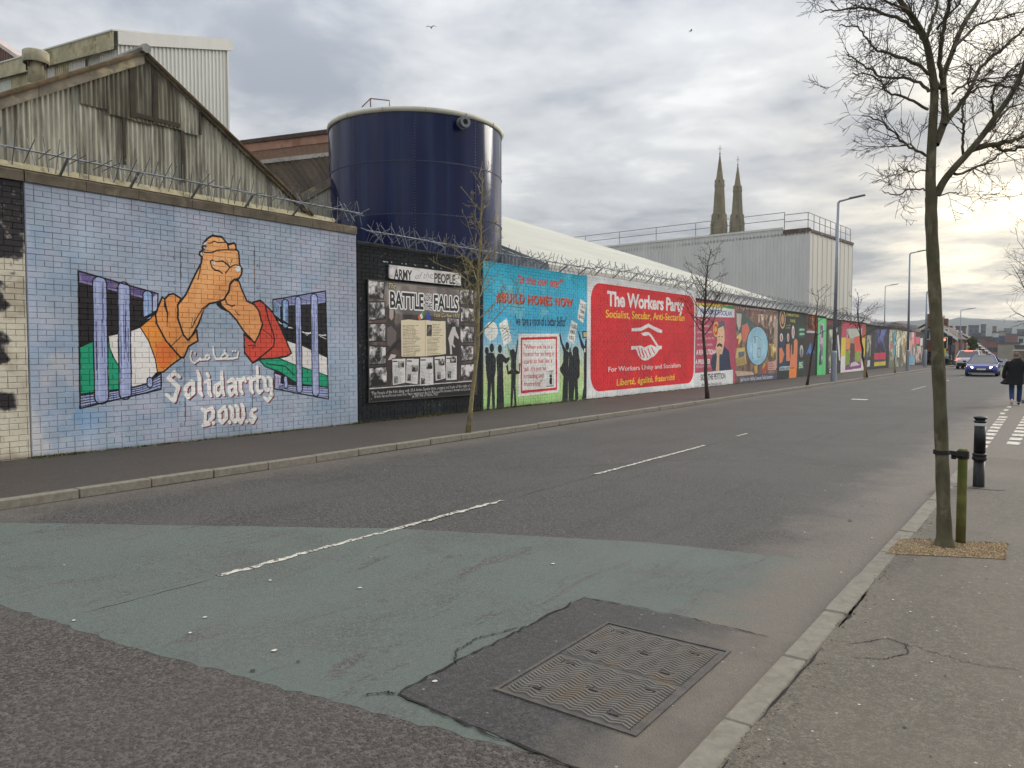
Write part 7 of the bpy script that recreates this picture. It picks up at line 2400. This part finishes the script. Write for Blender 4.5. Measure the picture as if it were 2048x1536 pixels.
def leafy(name, label, c, rx, rz, n, cols, seed, zo=0.0, trunk=True, cat='tree', group=None, leaf=.16):
    r = random.Random(seed)
    e = tag(empty(name, (c[0], c[1], c[2])), label, cat, group)
    m = MB()
    cl = [(r.gauss(0, .45) * rx, r.gauss(0, .45) * rx, r.uniform(-.6, .75) * rz, r.uniform(.3, .55) * rx) for _ in range(16)]
    for k in range(n):
        q = cl[r.randrange(len(cl))]
        v = Vector((r.gauss(0, 1), r.gauss(0, 1), r.gauss(0, 1))).normalized() * q[3] * r.uniform(.5, 1.1)
        p = Vector((q[0], q[1], q[2] + rz * 1.05 + zo)) + v
        u = Vector((r.gauss(0, 1), r.gauss(0, 1), r.gauss(0, 1))).normalized(); w = u.orthogonal().normalized()
        s = leaf * r.uniform(.6, 1.5)
        m.mi = r.randrange(len(cols))
        m.add([p + u * s, p + w * s * .5, p - u * s, p - w * s * .5], [(0, 1, 2, 3)])
    m.build('crown', cols, e)
    if trunk: MB().tube([(0, 0, -.3), (0.05, 0, zo + rz * .5), (0, .05, zo + rz)], [.16, .12, .06], 8).build('trunk', BARKD, e, True)
    return e


LEAF = [mat('leaf_dark', lin((52, 66, 34)), .85, .3, 3, 0), mat('leaf_mid', lin((78, 92, 44)), .85, .3, 3, 0), mat('leaf_olive', lin((98, 100, 54)), .85, .3, 3, 0)]
lp = at_range(1944, 712, 112)
leafy('evergreen_bush', 'tall rounded evergreen bush beside the brick corner house', (lp[0], lp[1], road_z(lp[1])), .62, 1.05, 2200, LEAF, 5, 2.5, leaf=.11)

# brown retaining wall and fence across the foot of the hill
e, part = rooted('retaining_wall', 'long brown boundary wall across the bottom of the hill', 'wall', (4, 216, -8), kind='thing')
zt_ = at_range(2020, 700, 214)[2]
BRW = mat('brown_wall_far', lin((112, 92, 78)), .9, .2, .6, .2)
for k in range(14): part(MB().box((-10.6 + 4 * k, 214, -14), (-10.6 + 4 * k + 3.97, 214.5, zt_ - .2)), 'wall_panel', BRW)
part(MB().box((-10.8, 213.8, zt_ - .19), (46, 214.7, zt_ + .1)), 'coping', CREAMP)

# town below the hill
tr_ = random.Random(77)
cols = [mat('town_%s' % n, lin(c), .85, .15, .3, 0) for n, c in (('brick', (116, 92, 84)), ('grey', (104, 106, 110)), ('white', (180, 180, 178)), ('blue', (66, 80, 112)), ('cream', (146, 138, 124)), ('slate', (88, 88, 94)), ('red', (128, 88, 82)))]
town = [(1912, 655, 1932, 690, 300, 0, 'brown brick block with a flat top on the skyline left of the lamp'), (1937, 652, 1958, 680, 520, 5, 'long grey blue block of flats below the hills'), (1962, 650, 1972, 682, 540, 5, 'dark tower block beside the grey blue flats'), (1985, 654, 1993, 690, 560, 0, 'slim brown tower standing alone in the town'),
        (1998, 674, 2010, 690, 330, 3, 'blue sided shed in the middle of the town'), (2012, 670, 2034, 690, 360, 6, 'red brick block in the town at the right'), (2036, 672, 2060, 695, 300, 2, 'white building at the right edge of the town'), (1985, 666, 1998, 680, 420, 2, 'white gabled hall in the town'), (1998, 664, 2012, 676, 430, 4, 'pale long roof in the town centre'),
        (1960, 676, 1984, 700, 280, 0, 'brown brick terrace end below the hill'), (1996, 688, 2040, 702, 235, 4, 'long cream roofed shed above the brown wall'), (2030, 694, 2060, 712, 226, 1, 'grey roofed garage above the brown wall'), (1944, 668, 1962, 690, 350, 5, 'dark slate roofed row in the town'), (1975, 682, 1996, 700, 260, 6, 'small red brick house near the foot of the hill'),
        (2008, 658, 2024, 668, 640, 1, 'grey block far off under the hills'), (2034, 660, 2050, 670, 600, 5, 'dark block far off at the right edge')]
for i, (u0, v0, u1, v1, d, ci, lab) in enumerate(town):
    a = at_range(u0, v0, d); b = at_range(u1, v0, d); z1 = a[2]; z0 = road_z(d) - 2
    w = math.hypot(b[0] - a[0], b[1] - a[1]); c = ((a[0] + b[0]) / 2, (a[1] + b[1]) / 2)
    ang_ = math.atan2(b[1] - a[1], b[0] - a[0])
    e = tag(empty('town_building', (c[0], c[1], z0), ang_), lab, 'building', 'buildings in the town below')
    H_ = z1 - z0
    tall = H_ > w * .8
    hb = H_ if tall else H_ * .78
    MB().box((-w / 2, 0, 0), (w / 2, w * .6, hb)).build('wall', cols[ci], e)
    if not tall:
        m = MB(); m.prism([(-w / 2 - .3, -.4, hb), (w / 2 + .3, -.4, hb), (w / 2 - w * .1, w * .3, H_), (-w / 2 + w * .1, w * .3, H_)], (0, .3, -.02))
        m.add([(-w / 2 - .3, -.4, hb), (w / 2 + .3, -.4, hb), (w / 2 + .3, w * .7, hb), (-w / 2 - .3, w * .7, hb), (-w * .4, w * .3, H_), (w * .4, w * .3, H_)], [(0, 1, 5, 4), (1, 2, 5), (2, 3, 4, 5), (3, 0, 4)])
        m.build('roof', cols[5 if ci != 4 else 4], e)
    else:
        MB().box((-w / 2 - .2, -.2, hb), (w / 2 + .2, w * .62, hb + .5)).build('roof', cols[5], e)
    n = max(2, int(w / 3.2)); fl = max(1, int(hb / 3.4))
    wm = MB().box((-.6, -.05, 0), (.6, .04, 1.4)).mesh('window', GLASS)
    for q in range(n):
        for f in range(fl):
            if f * 3.4 < hb * .35 or n * fl > 60 and (q + f) % 2: continue
            o = link('window', wm, e); o.location = (-w / 2 + w * (q + .5) / n, 0, 1.2 + f * 3.4)
    if not tall: MB().box((-w * .3, w * .2, H_ - .6), (-w * .3 + .9, w * .2 + .9, H_ + 1.4)).build('chimney', cols[0], e)
rt2 = random.Random(12)
# small far roofs that read as one mass
tm = MB()
for k in range(420):
    d = rt2.uniform(235, 900); u = rt2.uniform(1925, 2080)
    P = at_range(u, 697, d); z = road_z(d) + rt2.uniform(2.5, 6) + max(0, d - 400) * .012
    w, l, h = rt2.uniform(2.5, 6), rt2.uniform(3, 9), rt2.uniform(1.2, 2.6)
    a = rt2.choice((0, 1.57, .5)) + rt2.uniform(-.1, .1); ca, sa = math.cos(a), math.sin(a)
    T = lambda x, y, zz: (P[0] + x * ca - y * sa, P[1] + x * sa + y * ca, zz)
    tm.mi = rt2.choice((0, 0, 1, 2, 4))
    tm.add([T(-w, -l, z - 6), T(w, -l, z - 6), T(w, l, z - 6), T(-w, l, z - 6), T(-w, -l, z), T(w, -l, z), T(w, l, z), T(-w, l, z)], [(0, 1, 5, 4), (1, 2, 6, 5), (2, 3, 7, 6), (3, 0, 4, 7)])
    tm.mi = rt2.choice((5, 5, 5, 1, 0))
    tm.add([T(-w, -l, z), T(w, -l, z), T(w, l, z), T(-w, l, z), T(0, -l, z + h), T(0, l, z + h)], [(0, 4, 5, 3), (1, 2, 5, 4), (0, 1, 4), (2, 3, 5)])
tag(tm.build('town_roofs', cols), 'mass of small far roofs in the town below', 'roofs', kind='stuff')
# masses of trees between the buildings
tm = MB()
for k in range(9000):
    d = rt2.uniform(240, 1500) if k % 2 else rt2.uniform(230, 600); u = rt2.uniform(1860, 2075)
    P = at_range(u, 697, d); z = road_z(d) + rt2.uniform(0, 1) * (5 + d * .006)
    s = .5 + d * .0022
    uu = Vector((rt2.gauss(0, 1), rt2.gauss(0, 1), rt2.gauss(0, 1))).normalized(); w = uu.orthogonal().normalized()
    p = Vector((P[0], P[1], z)); tm.mi = rt2.randrange(3)
    tm.add([p + uu * s, p + w * s * .7, p - uu * s, p - w * s * .7], [(0, 1, 2, 3)])
tag(tm.build('town_trees', [mat('town_tree_a', lin((74, 78, 58)), .9, .2, .5, 0), mat('town_tree_b', lin((96, 88, 70)), .9, .2, .5, 0), mat('town_tree_c', lin((60, 66, 54)), .9, .2, .5, 0)]), 'belts of trees and gardens between the town roofs', 'trees', kind='stuff')

# hills
HILL = mat('hill_fields', lin((66, 76, 66)), .95, .3, .01, 0, col2=lin((48, 54, 52)), c2s=.02, c2lo=.42, c2hi=.6)
for nm, d, v0, amp, seed in (('hills', 1650, 650, 2.6, 3), ('near_hills', 1150, 670, 2.4, 5)):
    r = random.Random(seed)
    m = MB()
    prof = [sum(math.sin(k * f * .21 + p) * a for f, p, a in ((1, .6, 1), (2.3, 2, .5), (5.1, 4, .25), (11, 1, .14), (23, 3, .10))) for k in range(241)]
    us = np.linspace(-400, 2700, 241)
    for k in range(241):
        ang_ = YAW - math.atan((us[k] - 1024) / FPX) if True else 0
        tt = math.radians(-70 + 140 * k / 240)      # azimuth from the street axis
        x, y = math.sin(tt) * d, math.cos(tt) * d
        el = (697 - (v0 + amp * prof[k])) / FPX
        z = CAMH + d * el * 1.0
        tree_ = r.uniform(0, 1) ** 3 * d * .0022
        m.v += [(x * .72, y * .72, -14), (x * .88, y * .88, z * .62), (x, y, z + tree_), (x * 1.15, y * 1.15, z * .8), (x * 1.3, y * 1.3, -14)]
    m.f = [[5 * k + j, 5 * k + 5 + j, 5 * k + 6 + j, 5 * k + 1 + j] for k in range(240) for j in range(4)]
    m.m = [0] * len(m.f)
    tag(m.build(nm, HILL, None, True), kind='structure')

# ================================================================== CARS
TYRE = mat('tyre', lin((26, 26, 27)), .85, .1, 8, 0)
RIM = mat('alloy_rim', lin((150, 150, 152)), .35, .1, 6, 0, metal=.8)
CGLASS = mat('car_glass', lin((30, 36, 42)), .06, .05, 2, 0, spec=.8)
HEADL = mat('headlight_on', (.9, .9, .8), .2, .02, 2, 0, emit=((1.0, .96, .72), 5.0))
HEADO = mat('headlight_off', lin((200, 204, 206)), .15, .05, 2, 0, spec=.7)
TAILL = mat('brake_light_on', (.7, .03, .02), .3, .02, 2, 0, emit=((1.0, .06, .03), 7.0))
TAILO = mat('tail_light_off', lin((120, 16, 16)), .25, .05, 2, 0)
BLKP = mat('black_plastic', lin((24, 24, 26)), .6, .1, 6, 0)
PLW = mat('white_plate', lin((214, 214, 208)), .5, .03, 2, 0)
PLY = mat('yellow_plate', lin((206, 184, 70)), .5, .03, 2, 0)


def loft(secs, n_open=False):
    m = MB(); k = len(secs[0])
    for s in secs: m.v += s
    for i in range(len(secs) - 1):
        for j in range(k): m.f.append([i * k + j, i * k + (j + 1) % k, (i + 1) * k + (j + 1) % k, (i + 1) * k + j])
    m.f += [list(range(k))[::-1], [(len(secs) - 1) * k + j for j in range(k)]]
    m.m = [0] * len(m.f)
    return m


def car(label, loc, rz, paint, L=4.5, W=1.84, H=1.40, belt=.92, suv=False, lights=None, brake=False, slope=0.0, simple=False):
    """local frame: front towards -Y"""
    e = tag(empty('car', loc, rz), label, 'car', 'cars on the street')
    e.rotation_euler = (slope, 0, rz)
    h = W / 2
    zb = .19 if not suv else .26

    def sec(y, w, z0, z1, cap=.06):
        return [(-w + .06, y, z0), (w - .06, y, z0), (w, y, z0 + .12), (w + .015, y, (z0 + z1) / 2), (w - .02, y, z1 - cap), (w - .14, y, z1), (-w + .14, y, z1), (-w + .02, y, z1 - cap), (-w - .015, y, (z0 + z1) / 2), (-w, y, z0 + .12)]
    hood = belt - (.14 if not suv else .02)
    b = loft([sec(-L / 2, h * .80, zb + .10, hood - .22), sec(-L / 2 + .12, h * .92, zb, hood - .08), sec(-L / 2 + .55, h * .985, zb, hood), sec(-L * .2, h, zb, belt - .03), sec(0, h, zb, belt), sec(L * .28, h, zb, belt + .03), sec(L / 2 - .25, h * .96, zb, belt + .02), sec(L / 2 - .06, h * .9, zb + .05, belt - .04), sec(L / 2, h * .82, zb + .15, belt - .14)])
    hullsmooth(b.build('body', paint, e), 38)
    r0, r1 = (-L * .07, L * .22) if not suv else (-L * .08, L * .34)
    f0, f1 = (-L * .235, L * .43) if not suv else (-L * .24, L * .455)
    wr = h * .66 if not suv else h * .74

    def cs(y, w, z): return (y, w, z)
    g = MB()
    bz = belt - .03
    A = [(-h + .10, f0, bz - .02), (h - .10, f0, bz - .02), (h - .06, f1, bz + .03), (-h + .06, f1, bz + .03)]
    T = [(-wr, r0, H - .03), (wr, r0, H - .03), (wr, r1, H - .03), (-wr, r1, H - .03)]
    g.add(A + T, [(0, 1, 5, 4), (1, 2, 6, 5), (2, 3, 7, 6), (3, 0, 4, 7)])
    g.build('windows', CGLASS, e)
    t = MB()
    t.add([(-wr - .03, r0 - .04, H - .035), (wr + .03, r0 - .04, H - .035), (wr + .03, r1 + .05, H - .035), (-wr - .03, r1 + .05, H - .035), (-wr + .1, r0 + .12, H + .012), (wr - .1, r0 + .12, H + .012), (wr - .1, r1 - .1, H + .012), (-wr + .1, r1 - .1, H + .012)],
          [(0, 3, 2, 1), (4, 5, 6, 7), (0, 1, 5, 4), (1, 2, 6, 5), (2, 3, 7, 6), (3, 0, 4, 7)])
    t.build('roof', paint, e)
    for s in (-1, 1):
        for (a, b_) in (((s * (h - .09), f0, bz - .02), (s * wr, r0, H - .02)), ((s * (h - .05), f1, bz + .03), (s * wr, r1, H - .02)), ((s * (h - .065), (f0 + f1) / 2 + .1, bz), (s * wr, (r0 + r1) / 2 + .1, H - .02))):
            MB().tube([a, b_], .042, 5).build('pillar', paint if b_[1] != (r0 + r1) / 2 + .1 else BLKP, e)
        for y in (-L * .31, L * .29):
            wm = MB(); R_ = .33 if not suv else .36
            wm.tube([(s * (h - .20), y, R_), (s * (h + .005), y, R_)], R_, 18)
            o = wm.build('wheel', TYRE, e)
            MB().tube([(s * (h + .006), y, R_), (s * (h + .012), y, R_)], R_ * .66, 14).build('rim', RIM, o)
        m = MB(); m.bbox((s * (h + .02), f0 + .12, bz + .02), (s * (h + .20), f0 + .26, bz + .15), .03); m.build('wing_mirror', paint if not suv else BLKP, e)
        hl = MB(); y0 = -L / 2 - .02
        hl.add([(s * h * .50, y0 - .02, hood - .24), (s * h * .90, y0 + .16, hood - .26), (s * h * .92, y0 + .22, hood - .12), (s * h * .50, y0 + .0, hood - .14), (s * h * .5, y0 + .3, hood - .2), (s * h * .86, y0 + .5, hood - .2)], [(0, 1, 2, 3), (0, 3, 4), (3, 2, 5, 4), (0, 4, 5, 1), (1, 5, 2)])
        hl.build('headlight', HEADL if lights else HEADO, e)
        tl = MB(); y1 = L / 2 - .04
        tl.bbox((s * h * .55, y1 - .1, belt - .26), (s * h * .93, y1 + .02, belt - .08), .02)
        tl.build('tail_light', TAILL if brake else TAILO, e)
    # front
    gr_ = MB()
    for s in (-1, 1): gr_.bbox((s * .03, -L / 2 - .025, zb + .30), (s * .34, -L / 2 + .08, hood - .20), .03)
    gr_.build('grille', BLKP, e)
    MB().bbox((-h * .72, -L / 2 - .02, zb + .07), (h * .72, -L / 2 + .12, zb + .27), .03).build('lower_intake', BLKP, e)
    MB().box((-.26, -L / 2 - .035, zb + .24), (.26, -L / 2 - .02, zb + .35)).build('number_plate', PLW, e)
    MB().bbox((-h * .78, -L / 2 - .03, zb - .02), (h * .78, -L / 2 + .25, zb + .06), .015).build('front_splitter', mat('pale_trim', lin((130, 132, 140)), .5, .1, 4, 0), e)
    # rear
    MB().bbox((-h * .85, L / 2 - .1, zb + .02), (h * .85, L / 2 + .03, zb + .30), .03).build('rear_bumper', BLKP, e)
    MB().box((-.26, L / 2 + .005, belt - .42), (.26, L / 2 + .035, belt - .30)).build('number_plate', PLY, e)
    if brake:
        MB().bbox((-.30, r1 + .02, H - .07), (.30, r1 + .10, H - .01), .01).build('brake_light', TAILL, e)
    return e


CBLUE = mat('blue_car_paint', lin((44, 52, 132)), .22, .05, 2, 0, metal=.3, coat=.7)
CWHITE = mat('white_car_paint', lin((206, 208, 210)), .25, .03, 2, 0, coat=.7)
CGREY = mat('grey_car_paint', lin((96, 106, 118)), .3, .05, 2, 0, metal=.4, coat=.6)
CBLACK = mat('black_car_paint', lin((24, 26, 30)), .25, .05, 2, 0, coat=.7)
P = on_ground(1966, 751); car('dark blue coupe with headlights on driving towards us', (P[0], P[1], 0), .03, CBLUE, 4.6, 1.90, 1.40, .93, lights=True)
P = on_ground(1937, 738.5); car('white estate car braking with red lights behind the blue coupe', (P[0], P[1] + 2.2, 0), math.pi - .04, CWHITE, 4.6, 1.95, 1.66, 1.02, suv=True, brake=True)
P = at_range(2000, 730, 104); car('blue grey car following just behind the blue coupe', (P[0], P[1], road_z(P[1])), .02, CGREY, 4.4, 1.8, 1.42, .92, slope=-.066)
P = at_range(2008, 729, 122); car('white pickup shaped car parked beyond the junction', (P[0] + .3, P[1], road_z(P[1])), .02, CWHITE, 4.8, 1.9, 1.75, 1.05, suv=True, slope=-.066)
P = at_range(2024, 729, 128); car('white hatchback on the right beyond the junction', (P[0], P[1], road_z(P[1])), .02, CWHITE, 4.1, 1.75, 1.45, .95, slope=-.066)
P = at_range(1985, 722, 140); car('dark parked car down the hill before the terrace', (P[0] - .6, P[1], road_z(P[1])), .0, CBLACK, 4.3, 1.8, 1.45, .95, slope=-.066)
P = on_ground(1849, 735); car('black car turning behind the big tree trunk', (-12.2, 101.5, PAV * 0), .9, CBLACK, 4.4, 1.8, 1.5, .95, brake=True)

# side road mouth between the murals and the corner house
strip('side_street_left', -60, KL, 98.2, 104, .004, A_ROAD)

# ================================================================== PERSON walking away
PP = Vector(on_ground(2030, 811))
e = tag(empty('person', PP, .06), 'person in black coat and blue jeans walking away along the road edge', 'person')
SKIN = mat('skin', lin((196, 150, 126)), .6, .08, 20, 0)
COAT = mat('black_coat', lin((20, 20, 22)), .85, .25, 14, .4, 60)
JEAN = mat('blue_jeans', lin((40, 58, 98)), .9, .25, 12, .3, 90)
HAIR = mat('grey_brown_hair', lin((112, 98, 86)), .9, .3, 40, .6, 90)
SHOE = mat('brown_shoe', lin((128, 92, 70)), .8, .15, 20, 0)
SOLE = mat('white_sole', lin((214, 212, 206)), .7, .05, 20, 0)
Hs = 1.74


def skinned(name, pts, edges, rads, m, parent, sub=2):
    me = bpy.data.meshes.new(name)
    me.from_pydata(pts, edges, [])
    o = link(name, me, parent)
    me.materials.append(m)
    o.modifiers.new('skin', 'SKIN')
    for i, v in enumerate(me.skin_vertices[0].data):
        v.radius = (rads[i], rads[i]) if not isinstance(rads[i], tuple) else rads[i]
        v.use_root = i == 0
    s = o.modifiers.new('sub', 'SUBSURF'); s.levels = sub; s.render_levels = sub
    return o


# body: pelvis, spine, neck, head, arms hanging, left foot pushed off behind, right foot forward
bp = [(0, 0, .92), (0, .0, 1.10), (0, .02, 1.32), (0, .03, 1.46), (0, .05, 1.53), (0, .07, 1.60), (0, .07, 1.68),
      (.10, 0, .90), (.11, .16, .50), (.10, .10, .10), (.10, .26, .045),
      (-.10, 0, .90), (-.10, .02, .50), (-.09, -.30, .16), (-.09, -.24, .05),
      (.19, .02, 1.42), (.27, .0, 1.14), (.27, .12, .90), (.27, .15, .82),
      (-.19, .02, 1.42), (-.28, -.04, 1.14), (-.29, .04, .90), (-.29, .06, .82)]
be = [(0, 1), (1, 2), (2, 3), (3, 4), (4, 5), (5, 6), (0, 7), (7, 8), (8, 9), (9, 10), (0, 11), (11, 12), (12, 13), (13, 14), (3, 15), (15, 16), (16, 17), (17, 18), (3, 19), (19, 20), (20, 21), (21, 22)]
brd = [.11, .11, .11, .07, .05, .08, .07, .07, .05, .04, .035, .07, .05, .04, .035, .045, .038, .034, .03, .045, .038, .034, .03]
skinned('body', bp, be, brd, SKIN, e)
skinned('trousers', [(0, 0, .93), (.10, 0, .88), (.115, .15, .50), (.10, .11, .09), (-.10, 0, .88), (-.105, .02, .50), (-.09, -.27, .17)], [(0, 1), (1, 2), (2, 3), (0, 4), (4, 5), (5, 6)], [.12, .095, .08, .072, .095, .08, .07], JEAN, e)
# coat: rings from hem to collar, flaring open to the left
rings = [(.70, .31, .22, -.07), (.82, .27, .20, -.045), (1.0, .235, .175, -.02), (1.18, .225, .165, 0), (1.32, .245, .165, 0), (1.42, .225, .15, .01), (1.49, .14, .11, .03), (1.54, .085, .085, .045)]
m = MB(); n = 20
for z, rx, ry, dx in rings:
    for k in range(n):
        a = 2 * math.pi * k / n
        fl = 1 + (.18 if (math.cos(a) < -.3 and z < 1.0) else 0) * (1.0 - z) / .3
        m.v.append((dx + rx * math.cos(a) * fl + .008 * math.sin(5 * a), ry * math.sin(a) + .012 * math.sin(3 * a) * (z < 1), z + (.035 * math.sin(2 * a + .7) if z < .75 else 0)))
m.f = [[i * n + k, i * n + (k + 1) % n, (i + 1) * n + (k + 1) % n, (i + 1) * n + k] for i in range(len(rings) - 1) for k in range(n)]
m.m = [0] * len(m.f)
m.build('coat', COAT, e, True)
for s, sh in ((1, [(.17, .02, 1.44), (.24, .01, 1.34), (.285, .0, 1.12), (.285, .11, .92), (.28, .14, .86)]), (-1, [(-.17, .02, 1.44), (-.24, .01, 1.34), (-.31, -.04, 1.12), (-.33, .03, .93), (-.32, .05, .87)])):
    skinned('sleeve', sh, [(0, 1), (1, 2), (2, 3), (3, 4)], [.095, .09, .072, .062, .055], COAT, e, 1)
    # hand: palm and five fingers
    hx, hy, hz_ = sh[-1]
    hp = [(hx, hy, hz_ + .02), (hx, hy + .008, hz_ - .05)]; he = [(0, 1)]; hr = [.026, .030]
    for f, (oy, ln) in enumerate(((-.026, .055), (-.009, .065), (.009, .06), (.026, .048))):
        hp += [(hx - s * .004, hy + .008 + oy, hz_ - .085), (hx - s * .014, hy + .014 + oy, hz_ - .085 - ln * .6)]; i = len(hp)
        he += [(1, i - 2), (i - 2, i - 1)]; hr += [.0095, .0085]
    hp += [(hx - s * .01, hy + .045, hz_ - .05), (hx - s * .016, hy + .05, hz_ - .085)]; i = len(hp)
    he += [(1, i - 2), (i - 2, i - 1)]; hr += [.011, .0095]
    skinned('hand', hp, he, hr, SKIN, e, 1)
hm = MB()
for i in range(9):
    t = i / 8; th = math.pi * (.02 + .62 * t)
    for k in range(18):
        a = 2 * math.pi * k / 18
        front = math.sin(a) > .35
        drop = th if not front else min(th, math.pi * .33)
        rr_h = .098 + .006 * math.sin(7 * a + 3 * i)
        hm.v.append((rr_h * .86 * math.sin(drop) * math.cos(a), .065 + rr_h * 1.05 * math.sin(drop) * math.sin(a), 1.635 + .108 * math.cos(drop)))
hm.f = [[i * 18 + k, i * 18 + (k + 1) % 18, (i + 1) * 18 + (k + 1) % 18, (i + 1) * 18 + k] for i in range(8) for k in range(18)]
hm.m = [0] * len(hm.f)
hm.build('hair', HAIR, e, True)
for s in (-1, 1): MB().lathe([(.004, -.028), (.016, -.01), (.018, .012), (.006, .026)], (s * .083, .07, 1.61), 8).build('ear', SKIN, e, True)
for (x, y, z, tilt) in ((.10, .17, 0, 0), (-.09, -.27, .05, 1.0)):
    o = MB()
    o.bbox((-.048, -.13, .018), (.048, .14, .085), .03)
    s_ = o.build('shoe', SHOE if tilt else mat('dark_shoe', lin((60, 66, 84)), .8, .1, 20, 0), e); s_.location = (x, y, z); s_.rotation_euler = (-tilt, 0, 0)
    MB().bbox((-.05, -.135, 0), (.05, .145, .0175), .006).build('sole', SOLE, s_)

# bare tree at the right edge beyond the side street
tbr = Vector((-1.0, 32.6, PAV))
street_tree('bare tree at the right edge beyond the side street', tbr, (tbr.x + .1, tbr.y, 7.2), 15, .08, .34, 4.2, 2.3, steep=(.4, 1.3), n1=28, minr=.0062, bark=BARKD, twig=BARKD, group='bare trees on the right pavement')


# ================================================================== HAZE
hz_ = MB().box((-2300, -100, -13.5), (2300, 2300, 76)).build('haze', None)
hz_.data.materials.clear()
hm_ = bpy.data.materials.new('haze_air'); hm_.use_nodes = True
t = NT(hm_.node_tree)
pv = t.n('ShaderNodeVolumePrincipled')
pv.inputs['Color'].default_value = (.86, .90, .96, 1)
pv.inputs['Density'].default_value = .00026
pv.inputs['Anisotropy'].default_value = .1
out = t.n('ShaderNodeOutputMaterial')
t.l(pv.outputs[0], out.inputs['Volume'])
hz_.data.materials.append(hm_)
tag(hz_, 'thin pale haze over the whole street and the far hills', 'haze', kind='stuff')
